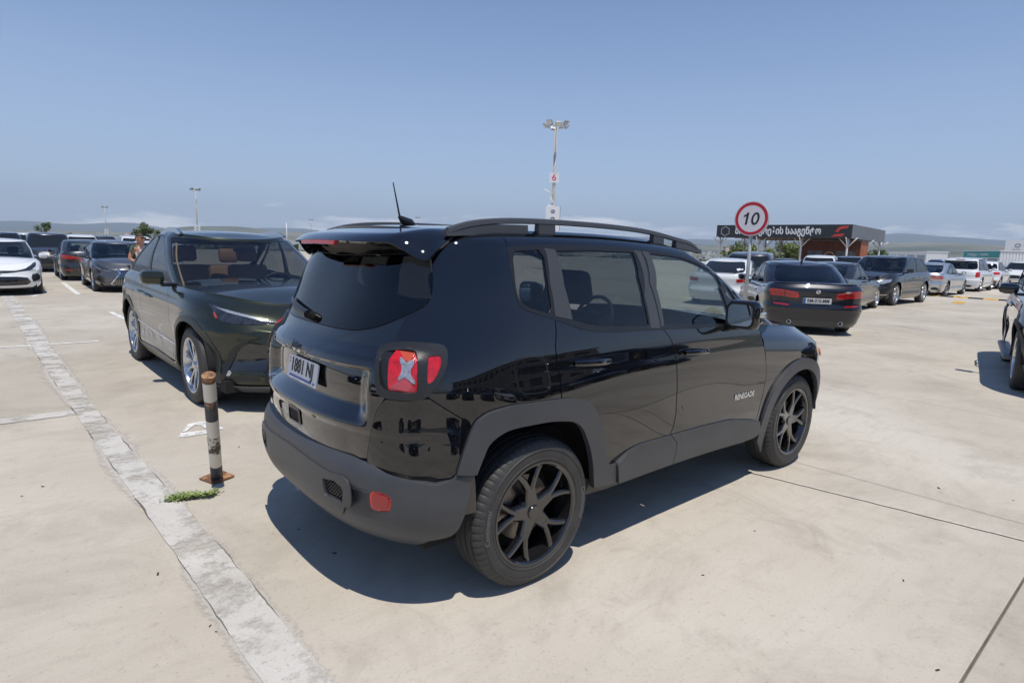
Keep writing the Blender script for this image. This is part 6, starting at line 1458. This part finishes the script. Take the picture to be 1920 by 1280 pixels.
# ------------------------------------------------------------ canopy, booth, kiosks
def canopy():
    A, B_, E_ = G(1343, 445, 3.2), G(1596, 447, 3.2), G(1666, 452, 3.2); A[2] = B_[2] = E_[2] = 0
    ux = Vector(B_-A); W = ux.length; ux.normalize(); uy = Vector((-ux.y, ux.x, 0)); 
    if uy.dot(Vector(E_-B_)) < 0: uy = -uy
    Dp = 1.75*max(6., float(Vector(E_-B_).dot(uy))); o = empty('service_canopy', A); tag(o, 'flat dark service canopy with white lettering and red logo on steel posts', 'canopy')
    M = Matrix(((ux.x, uy.x, 0, 0), (ux.y, uy.y, 0, 0), (0, 0, 1, 0), (0, 0, 0, 1)))
    fm = pbr('fascia_dark', (.022, .026, .033), .45); sm = pbr('fascia_grey', (.15, .165, .18), .5)
    z0, z1 = 3.2, 4.35
    MB().box((0, 0, z0), (W, .12, z1)).xf(M).obj('front_fascia', fm, o)
    n = 12
    for k in range(n): MB().box((W-.08, .12+k*(Dp-.12)/n+.01, z0), (W+.0, .12+(k+1)*(Dp-.12)/n-.01, z1)).xf(M).obj('side_panel', sm, o)
    MB().box((.0, .12, z0+.1), (.08, Dp, z1)).xf(M).obj('side_fascia', sm, o)
    MB().box((.1, .14, z1-.25), (W-.1, Dp, z1-.15)).xf(M).obj('roof_deck', pbr('deck', (.25, .25, .25), .8), o)
    for k in range(7): MB().box((.1, .5+k*Dp/7, z0+.05), (W-.1, .62+k*Dp/7, z0+.25)).xf(M).obj('roof_beam', pbr('beam_rust', (.28, .2, .15), .8, noisev=.3, nscale=.8), o)
    wm = pbr('post_white', (.62, .62, .62), .6)
    for j, yy_ in enumerate((.3, Dp*.5, Dp-.3)):
        for k, xx in enumerate((.3, W*.34, W*.66, W-.3)):
            p = MB().tube([(xx, yy_, 0), (xx, yy_, z0+.1)], .075, 10).xf(M).obj('post', wm, o, True)
            for dx, dy in ((1, 0), (-1, 0), (0, 1), (0, -1)): MB().tube([(xx, yy_, z0-.75), (xx+dx*.7, yy_+dy*.7, z0+.05)], .045, 6).xf(M).obj('post_brace', wm, p, True)
    Mt = M@rot_to((W*.475, -.004, 3.79), (0, -1, 0))
    text_obj('canopy_lettering', 'მომსახურების სააგენტო', Mt, .80, M_WHITE, o, bold=.03, extrude=.01, fit=W*.64)
    # badge on the left, red logo on the right
    hx = [(.46*cos(t), .46*sin(t)) for t in np.linspace(pi/6, 2*pi+pi/6, 6, endpoint=False)]; Mb_ = M@rot_to((W*.072, -.003, 3.78), (0, -1, 0)); hi = [(a*.88, b*.88) for a, b in hx]
    MB().add([Mb_@Vector((*p, .004)) for p in hx]+[Mb_@Vector((*p, .004)) for p in hi], [(k, (k+1) % 6, 6+(k+1) % 6, 6+k) for k in range(6)]).obj('hexagon_badge', pbr('badge_rim', (.45, .47, .5), .5), o)
    Ml = M@rot_to((W*.925, -.003, 3.78), (0, -1, 0)); lr = pbr('logo_red', (.52, .05, .04), .5)
    MB().prism([(-.42, -.06), (-.2, .30), (.05, .42), (.62, .46), (.5, .24), (.05, .2), (-.1, .05), (-.12, -.06)], lambda a, b, d: Ml@Vector((a, b, d)), .01).obj('red_logo', lr, o)
    MB().prism([(-.72, -.46), (-.35, -.24), (.35, -.18), (.2, -.42)], lambda a, b, d: Ml@Vector((a, b, d)), .01).obj('red_logo', lr, o)
    # orange booth underneath
    bx0, bx1 = W*.585, W*.585+6.2; by0, by1 = 3.2, 3.2+2.6
    bo = empty('orange_booth', A+np.array(M@Vector((bx0, by0, 0)))); tag(bo, 'orange timber booth with framed pictures standing under the canopy', 'booth'); wood = pbr('orange_wood', (.36, .105, .035), .6, noisev=.25, nscale=1.5)
    nb = 26
    for k in range(nb): MB().box((k*4.9/nb+.008, 0, .05), ((k+1)*4.9/nb-.008, .05, 3.05)).xf(M).obj('front_plank', pbr('shaded_orange_wood', (.10, .028, .014), .6, noisev=.25, nscale=1.5), bo)  # canopy shade is put into the darker wood colour of the front
    nb = 11
    for k in range(nb): MB().box((4.85, .05+k*2.55/nb+.008, .05), (4.9, .05+(k+1)*2.55/nb-.008, 3.05)).xf(M).obj('side_plank', wood, bo)
    MB().box((.06, .06, 0), (4.84, 2.55, 3.0)).xf(M).obj('booth_core', M_DARK, bo); MB().box((-.1, -.1, 3.05), (5.0, 2.7, 3.12)).xf(M).obj('booth_roof', M_DGREYR, bo)
    for xa, xb in ((.6, 1.9), (3.0, 4.5)): MB().box((xa, -.03, 1.1), (xb, -.004, 2.2)).xf(M).obj('framed_picture', pbr('photo_print', (.07, .075, .085), .3, noisev=.9, nscale=1.6), bo)
    MB().lathe([(.001, -.02), (.3, -.02), (.3, -.015)], n=28, c=(2.45, 0, 1.65)).xf(M).obj('wreath_disc', pbr('wreath_dark', (.12, .03, .02), .6), bo)
    MB().tube([(2.45+.42*cos(t), -.04, 1.65+.42*sin(t)) for t in np.linspace(0, 2*pi, 25)], .05, 6, cap=False).xf(M).obj('wreath_ring', pbr('wreath', (.45, .38, .28), .7), bo)
    MB().box((4.902, 1.6, .9), (4.92, 2.1, 1.6)).xf(M).obj('side_window', M_DARK, bo)
M_DGREYR = pbr('roof_grey', (.1, .1, .11), .7)
canopy()
def kiosk(name, label, A, B_, depth_v, h, fas, text, wn):
    A = np.array(A); B_ = np.array(B_); A[2] = B_[2] = 0; ux = Vector(B_-A); W = ux.length; ux.normalize(); uy = Vector((-ux.y, ux.x, 0)); uy = uy if uy.dot(Vector(ray(1700, 470))) > 0 else -uy
    M = Matrix(((ux.x, uy.x, 0, 0), (ux.y, uy.y, 0, 0), (0, 0, 1, 0), (0, 0, 0, 1))); o = empty(name, A); tag(o, label, 'kiosk'); wm = pbr('kiosk_white', (.72, .73, .74), .5)
    MB().box((0, 0, 0), (W, depth_v, h-.1)).xf(M).obj('kiosk_wall', wm, o); MB().box((-.08, -.08, h-.1), (W+.08, depth_v+.08, h)).xf(M).obj('kiosk_roof', wm, o)
    if fas: 
        MB().box((-.02, -.06, h-.72), (W+.02, -.002, h-.1)).xf(M).obj('fascia', fas, o); Mt = M@rot_to((W*.42, -.064, h-.42), (0, -1, 0)); text_obj('fascia_lettering', text, Mt, .34, M_WHITE, o, bold=.006, extrude=.004, fit=W*.6)
    for k in range(wn): 
        x0 = W*(k+.12)/wn; x1 = W*(k+.88)/wn; MB().box((x0, -.03, .8), (x1, -.004, h-.82 if fas else h-.5)).xf(M).obj('window', pbr('kiosk_glass', (.32, .35, .38), .15), o)
    for k in range(9): MB().box((W+.003, k*depth_v/9+.05, .1), (W+.03, (k+.55)*depth_v/9+.05, h-.15)).xf(M).obj('wall_rib', wm, o)
kiosk('office_kiosk', 'white container kiosk with teal fascia and lettering behind the white off-roader', G(1809, 469.5, 2.75), G(1876, 469, 2.75), 2.4, 2.75, pbr('teal', (.02, .28, .29), .5), 'დაზღვევა  |  თიბისი', 3)
kiosk('ticket_kiosk', 'low white container kiosk with grey windows right of the canopy', G(1667, 471.5, 2.75), G(1738, 471, 2.75), 2.4, 2.75, None, '', 4)
def hoarding():
    c = G(1912, 473, 3.); c[2] = 0; o = empty('sign_board', c); tag(o, 'white advertising board on posts at the right edge behind the cars', 'sign board'); d = Vector(-ray(1912, 470)); o.rotation_euler = (0, 0, atan2(d.y, d.x))
    s = .9
    MB().box((-.1, -1.6, 2.95), (0, .55, 4.6)).obj('board_face', pbr('board_white', (.72, .73, .75), .5), o); MB().box((-.12, .55, 2.93), (.02, .62, 4.62)).obj('board_frame', pbr('board_dark', (.05, .055, .065), .5), o)
    for y in (-1., .2): MB().tube([(-.05, y, 0), (-.05, y, 2.95)], .06, 8).obj('post', M_GALV, o, True)
    MB().tube([rot_to((.004, -.3, 3.9), (1, 0, 0))@Vector((.28*cos(t), .2*sin(t), 0)) for t in np.linspace(0, 2*pi, 25)], .03, 4, cap=False).obj('board_emblem', M_BLKPRINT, o)
    text_obj('board_lettering', 'AUTO', rot_to((.004, -.4, 3.3), (1, 0, 0)), .3, M_BLKPRINT, o, extrude=.002)
hoarding()
# office block across the lane, seen only as a reflection in the doors
def office():
    o = empty('office_building', (12, -34, 0)); tag(o, 'long grey two storey office building across the lane mirrored in the car doors', 'building'); wl = pbr('render_grey', (.30, .28, .255), .85, noisev=.12, nscale=.4)
    MB().box((-26, -8, 0), (26, 0, 7.2)).obj('wall', wl, o); MB().box((-26.3, -8.3, 7.2), (26.3, .3, 7.7)).obj('roof_edge', pbr('roof_grey', (.1, .1, .11), .7), o)
    for i in range(16):
        for z in (1.0, 4.4):
            w_ = MB().box((-25+i*3.2, .003, z), (-23.2+i*3.2, .06, z+1.7)).obj('window', G_FAR, o); MB().box((-25.1+i*3.2, .003, z-.12), (-23.1+i*3.2, .15, z-.003)).obj('window_sill', M_WHITE, w_)
office()
# ------------------------------------------------------------ the man between the cars
def skin_mesh(name, pts, edges, rad, mat, parent, lev=1, root=0):
    me = D.meshes.new(name); me.from_pydata(pts, edges, []); o = link(name, me, mat, parent, False)
    o.modifiers.new('s', 'SKIN').use_smooth_shade = True; sb = o.modifiers.new('d', 'SUBSURF'); sb.levels = sb.render_levels = lev
    me.skin_vertices or None
    sv = me.skin_vertices[0].data
    for i, r in enumerate(rad): sv[i].radius = r if isinstance(r, tuple) else (r, r)
    sv[root].use_root = True
    dg = bpy.context.evaluated_depsgraph_get(); m2 = D.meshes.new_from_object(o.evaluated_get(dg)); o.modifiers.clear(); o.data = m2
    m2.materials.clear(); m2.materials.append(mat); m2.polygons.foreach_set('use_smooth', [True]*len(m2.polygons)); return o
def person():
    p = at_depth(260, 470, 13.6); o = empty('person', (p[0], p[1], 0)); tag(o, 'man in green and white T-shirt and sunglasses walking between the parked cars', 'person')
    d = Vector(RT); o.rotation_euler = (0, 0, atan2(d.y, d.x)-.15); S = .925
    sk = pbr('skin', (.42, .20, .12), .5); gr = pbr('shirt_green', (.07, .105, .065), .85); wh = pbr('shirt_white', (.55, .55, .58), .85); jn = pbr('jeans', (.05, .06, .09), .85); hr = pbr('hair', (.045, .028, .018), .7)
    J = dict(pel=(0, 0, .95), wa=(0, 0, 1.10), ch=(.01, 0, 1.30), nk=(.0, 0, 1.49), nk2=(.03, 0, 1.55), hd=(.05, 0, 1.63), shL=(0, .17, 1.43), elL=(-.05, .24, 1.16), wrL=(.12, .22, 1.0), haL=(.19, .215, .965), shR=(0, -.17, 1.43), elR=(-.05, -.25, 1.17), wrR=(.16, -.20, 1.06), haR=(.24, -.19, 1.04),
             hiL=(0, .09, .90), knL=(.10, .10, .50), anL=(-.02, .10, .09), toL=(.13, .11, .03), hiR=(0, -.09, .90), knR=(.02, -.10, .49), anR=(-.20, -.10, .10), toR=(-.06, -.11, .03))
    k = list(J); P = [tuple(c*S for c in J[q]) for q in k]; ix = {q: i for i, q in enumerate(k)}
    E = [('pel', 'wa'), ('wa', 'ch'), ('ch', 'nk'), ('nk', 'nk2'), ('nk2', 'hd'), ('ch', 'shL'), ('shL', 'elL'), ('elL', 'wrL'), ('wrL', 'haL'), ('ch', 'shR'), ('shR', 'elR'), ('elR', 'wrR'), ('wrR', 'haR'), ('pel', 'hiL'), ('hiL', 'knL'), ('knL', 'anL'), ('anL', 'toL'), ('pel', 'hiR'), ('hiR', 'knR'), ('knR', 'anR'), ('anR', 'toR')]
    R = dict(pel=.13, wa=.12, ch=.135, nk=.06, nk2=.055, hd=.06, shL=.06, elL=.043, wrL=.03, haL=.03, shR=.06, elR=.043, wrR=.03, haR=.03, hiL=.085, knL=.058, anL=.04, toL=.035, hiR=.085, knR=.058, anR=.04, toR=.035)
    b = skin_mesh('body', P, [(ix[a], ix[c]) for a, c in E], [R[q] for q in k], sk, o, 2)
    hd = MB(); c = Vector((.055, 0, 1.655))*S
    bm = bmesh.new(); bmesh.ops.create_uvsphere(bm, u_segments=20, v_segments=14, radius=1)
    for v in bm.verts:
        x, y, z = v.co; v.co = Vector((x*.098*(1 if x < 0 else 1.0), y*.075*(1-.12*(z < 0)*abs(z)), z*.125))+Vector((.012*(z < -.2), 0, 0))
        if x > .85 and abs(z+.1) < .3 and abs(y) < .3: v.co.x += .022
        v.co += c
    me = D.meshes.new('head'); bm.to_mesh(me); bm.free(); h = link('head', me, sk, o)
    bm = bmesh.new(); bmesh.ops.create_uvsphere(bm, u_segments=20, v_segments=14, radius=1)
    bmesh.ops.delete(bm, geom=[v for v in bm.verts if v.co.z < (.42 if v.co.x > .2 else -.25)], context='VERTS')
    for v in bm.verts: v.co = Vector((v.co.x*.105-.004, v.co.y*.082, v.co.z*.134))+c
    me = D.meshes.new('hair'); bm.to_mesh(me); bm.free(); link('hair', me, hr, h)
    MB().box(c+Vector((.075, -.07, .008)), c+Vector((.108, .07, .043)), bev=.012).obj('sunglasses', M_BLKPRINT, h, 'auto')
    for s in (-1, 1):
        MB().box(c+Vector((-.02, s*.074, .022)), c+Vector((.09, s*.078, .032))).obj('glasses_arm', M_BLKPRINT, h); MB().box(c+Vector((-.03, s*.066, -.03)), c+Vector((.005, s*.09, .035)), bev=.01).obj('ear', sk, h, 'auto')
        w_ = Vector(J['haL' if s > 0 else 'haR'])*S; e_ = Vector(J['wrL' if s > 0 else 'wrR'])*S; dv = (w_-e_).normalized()
        for j in range(5): 
            off = Vector((0, (j-2)*.016, 0)); a0 = w_+off; ln = (.055, .068, .072, .066, .05)[j]
            MB().tube([tuple(a0-dv*.01), tuple(a0+dv*ln*.6+Vector((0, 0, -.008))), tuple(a0+dv*ln+Vector((-.01, 0, -.028)))], [.0095, .009, .007], 6).obj('finger', sk, b, True)
    q = ['pel', 'wa', 'ch', 'nk', 'shL', 'elL', 'shR', 'elR']; J2 = dict(J); J2['pel'] = (0, 0, .88); J2['nk'] = (0, 0, 1.46); J2['elL'] = tuple(np.array(J['shL'])*.4+np.array(J['elL'])*.6); J2['elR'] = tuple(np.array(J['shR'])*.4+np.array(J['elR'])*.6)
    i2 = {a: i for i, a in enumerate(q)}; E2 = [('pel', 'wa'), ('wa', 'ch'), ('ch', 'nk'), ('ch', 'shL'), ('shL', 'elL'), ('ch', 'shR'), ('shR', 'elR')]
    sh = skin_mesh('shirt', [tuple(c_*S for c_ in J2[a]) for a in q], [(i2[a], i2[c_]) for a, c_ in E2], [.165, .15, .162, .075, .085, .075, .085, .075], gr, o, 2)
    sh.data.materials.append(wh)
    for pl in sh.data.polygons:
        if pl.center.x > .045 and abs(pl.center.y) < .15: pl.material_index = 1
    q = ['pel', 'hiL', 'knL', 'anL', 'hiR', 'knR', 'anR']; i2 = {a: i for i, a in enumerate(q)}; E2 = [('pel', 'hiL'), ('hiL', 'knL'), ('knL', 'anL'), ('pel', 'hiR'), ('hiR', 'knR'), ('knR', 'anR')]
    skin_mesh('trousers', [tuple(c_*S for c_ in J[a]) for a in q], [(i2[a], i2[c_]) for a, c_ in E2], [.15, .105, .08, .065, .105, .08, .065], jn, o, 1)
    for s in ('L', 'R'): a = Vector(J['an'+s])*S; MB().box(a+Vector((-.07, -.045, -.09*S)), a+Vector((.19, .045, -.01)), bev=.03).obj('shoe', M_WHITE, o, 'auto')
person()
# ------------------------------------------------------------ parked cars
hero()
build_car('parked_crossover', 'dark green crossover with silver roof rails and tan seats beside the striped bollard', SP['nx'], NXLOC, NXH, 0)
def place(key, name, label, loc, hd, lod=1, group=None, **k): return build_car(name, label, {**SP[key], **k}, (loc[0], loc[1], 0), hd, lod, group)
h = radians(36); c = G(1533, 560, .74); xR = abs(2.968/2+.83-4.90)
place('bmw', 'parked_saloon', 'navy saloon seen from behind with licence plate RM-010-MM', (c[0]+cos(h)*xR, c[1]+sin(h)*xR), h)
place('dsed', 'parked_saloon', 'anthracite saloon ahead of the navy saloon, its right flank showing', (17.9, 4.8), radians(6))
place('audi', 'parked_suv', 'large black SUV with bright headlamps facing the lane beside the saloons', (22.75, 5.07), pi)
place('fusion', 'parked_saloon', 'silver saloon with dark grey wheels behind the large black SUV', (31.75, 5.75), 0)
place('ml', 'parked_suv', 'boxy white off-roader with upright red tail lamps', (38.9, 6.05), radians(2))
place('kia', 'parked_crossover', 'white crossover with dark bumper ahead of the boxy off-roader', (44.4, 6.25), radians(2))
place('edge', 'parked_suv', 'tall black SUV with grey running board at the edge of the lane', (9.22, -1.92), pi+radians(12))
place('camry', 'parked_saloon', 'white saloon with black lower grille facing the lane', (-1.92, 19.35), -pi/2)
place('es', 'parked_saloon', 'grey saloon with large spindle shaped grille facing the lane', (1.03, 19.6), -pi/2)
place('dcam', 'parked_saloon', 'dark grey saloon seen from behind between white and grey saloons', (.62, 25.5), pi/2)
# rows farther off: one low-detail model of each kind, copied
PROTO = {}
def copy_tree(o, parent, paint_from, paint_to):
    c = o.copy(); C.objects.link(c); c.parent = parent
    if o.type == 'MESH' and o.material_slots and o.material_slots[0].material == paint_from:
        c.material_slots[0].link = 'OBJECT'; c.material_slots[0].material = paint_to
    for ch in o.children: copy_tree(ch, c, paint_from, paint_to)
    return c
PN = {'white': P_WHITE, 'grey': P_GREY, 'dark grey': P_DGREY, 'black': M_BLACKPAINT, 'silver': P_SILV, 'blue': P_BLUE, 'red': P_RED, 'champagne': P_BEIGE}
def far_car(kind, col, loc, hd, label, group=None):
    base = {'gsuv': P_DGREY, 'gsed': P_DGREY}[kind]
    if kind not in PROTO:
        o = place(kind, 'parked_suv' if kind == 'gsuv' else 'parked_saloon', label, loc, hd, 2, group); PROTO[kind] = o
        if col != 'dark grey':
            for ch in o.children_recursive:
                if ch.type == 'MESH' and ch.material_slots and ch.material_slots[0].material == base: ch.material_slots[0].link = 'OBJECT'; ch.material_slots[0].material = PN[col]
            PROTO[kind+'_from'] = PN[col]
        else: PROTO[kind+'_from'] = base
        return o
    o = copy_tree(PROTO[kind], None, PROTO[kind+'_from'], PN[col]); o.location = (loc[0], loc[1], 0); o.rotation_euler = (0, 0, hd); o['label'] = label
    if group: o['group'] = group
    elif 'group' in o: del o['group']
    return o
GL_, GR_ = 'parked cars in the rows behind the saloons', 'parked cars in the rows under the canopy side'
def atd(x, d): p = at_depth(x, 470, d); return (p[0], p[1])
L = [('gsuv', 'dark grey', 92, 27, -pi/2, 'dark grey SUV facing the lane behind the white saloon'), ('gsuv', 'white', 52, 36, -pi/2, 'white SUV roof in the row behind the dark grey SUV'), ('gsuv', 'black', 8, 33, -pi/2, 'black SUV with raised tailgate height behind the white saloon roof'),
     ('gsed', 'silver', 86, 44, pi/2, 'silver saloon roof behind the dark grey saloon'), ('gsuv', 'white', 150, 38, pi/2, 'white SUV roof behind the dark grey saloon seen from behind'), ('gsed', 'grey', 205, 30, -pi/2, 'grey saloon directly behind the spindle grille saloon'),
     ('gsuv', 'white', 248, 36, pi/2, 'white SUV with side windows behind the walking man'), ('gsed', 'white', 286, 27, -pi/2, 'white saloon roof between the man and the crossover'), ('gsuv', 'dark grey', 190, 45, pi/2, 'dark grey SUV roof two rows behind the grey saloon'),
     ('gsed', 'black', 120, 58, -pi/2, 'black saloon roof three rows back on the left'), ('gsuv', 'silver', 30, 62, -pi/2, 'silver SUV roof three rows back on the left'), ('gsed', 'champagne', 70, 78, -pi/2, 'champagne saloon roof in the farthest row on the left'), ('gsuv', 'white', 165, 75, pi/2, 'white SUV roof in the farthest row on the left'), ('gsed', 'red', 220, 70, pi/2, 'dark red saloon roof in the farthest row on the left'), ('gsuv', 'white', 320, 62, pi/2, 'white SUV roof peeping above the crossover')]
for kd, col, x, d_, hd, lab in L: far_car(kd, col, atd(x, d_), hd, lab, GL_)
Rr = [('gsuv', 'grey', 1418, 23, radians(20), 'grey SUV roof behind the navy saloon and the sign post'), ('gsed', 'white', 1375, 20, radians(20), 'white car bonnet showing between sign post and black SUV pillar'), ('gsuv', 'white', 1545, 33, radians(16), 'white SUV roof in front of the orange booth'), ('gsed', 'dark grey', 1475, 38, radians(20), 'dark grey saloon roof left of the orange booth'),
      ('gsuv', 'black', 1598, 36, radians(14), 'black SUV roof between orange booth and large black SUV'), ('gsed', 'dark grey', 1370, 44, radians(90), 'dark grey saloon roof under the left canopy post'), ('gsuv', 'blue', 1762, 50, radians(180), 'dark blue SUV roof behind the silver saloon'), ('gsed', 'white', 1775, 60, 0, 'white saloon roof behind the dark blue SUV'),
      ('gsed', 'blue', 1893, 58, 0, 'blue saloon ahead of the white crossover'), ('gsuv', 'white', 1918, 47, pi, 'white SUV facing the lane behind the tall black SUV mirror'), ('gsed', 'white', 1850, 75, 0, 'white saloon in front of the teal kiosk')]
for kd, col, x, d_, hd, lab in Rr: far_car(kd, col, atd(x, d_), hd, lab, GR_)
# cars across the lane behind the photographer, mirrored in the doors
for k, (kd, col, x, y, hd) in enumerate((('gsuv', 'black', -1.5, -11.5, pi/2), ('gsed', 'dark grey', 1.6, -11.8, pi/2), ('gsuv', 'white', 4.6, -11.4, pi/2), ('gsed', 'black', 7.5, -11.6, pi/2), ('gsuv', 'dark grey', 10.4, -11.3, pi/2), ('gsed', 'black', -4.6, -11.6, pi/2), ('gsuv', 'black', 13.4, -11.5, pi/2), ('gsuv', 'black', -9, -5, 0), ('gsuv', 'white', -10, 0.5, 0), ('gsed', 'black', -10, 5, 0))):
    far_car(kd, col, (x, y), hd, '%s %s parked across the lane and mirrored in the black paint' % (col, 'SUV' if kd == 'gsuv' else 'saloon'), 'parked cars mirrored in the black SUV')
# ------------------------------------------------------------ haze over the plain
def haze():
    o = MB().box((-15000, -15000, -40), (15000, 15000, 640)).obj('haze', None); tag(o, 'pale blue summer haze lying over the plain and hills', 'haze', kind='stuff')
    m = D.materials.new('haze'); m.use_nodes = True; t = m.node_tree; t.nodes.clear(); v = t.nodes.new('ShaderNodeVolumePrincipled'); q = t.nodes.new('ShaderNodeOutputMaterial')
    v.inputs['Color'].default_value = (.74, .86, 1., 1); v.inputs['Density'].default_value = 1.15e-4; v.inputs['Anisotropy'].default_value = 0.; t.links.new(v.outputs[0], q.inputs['Volume']); o.data.materials.append(m)
haze()
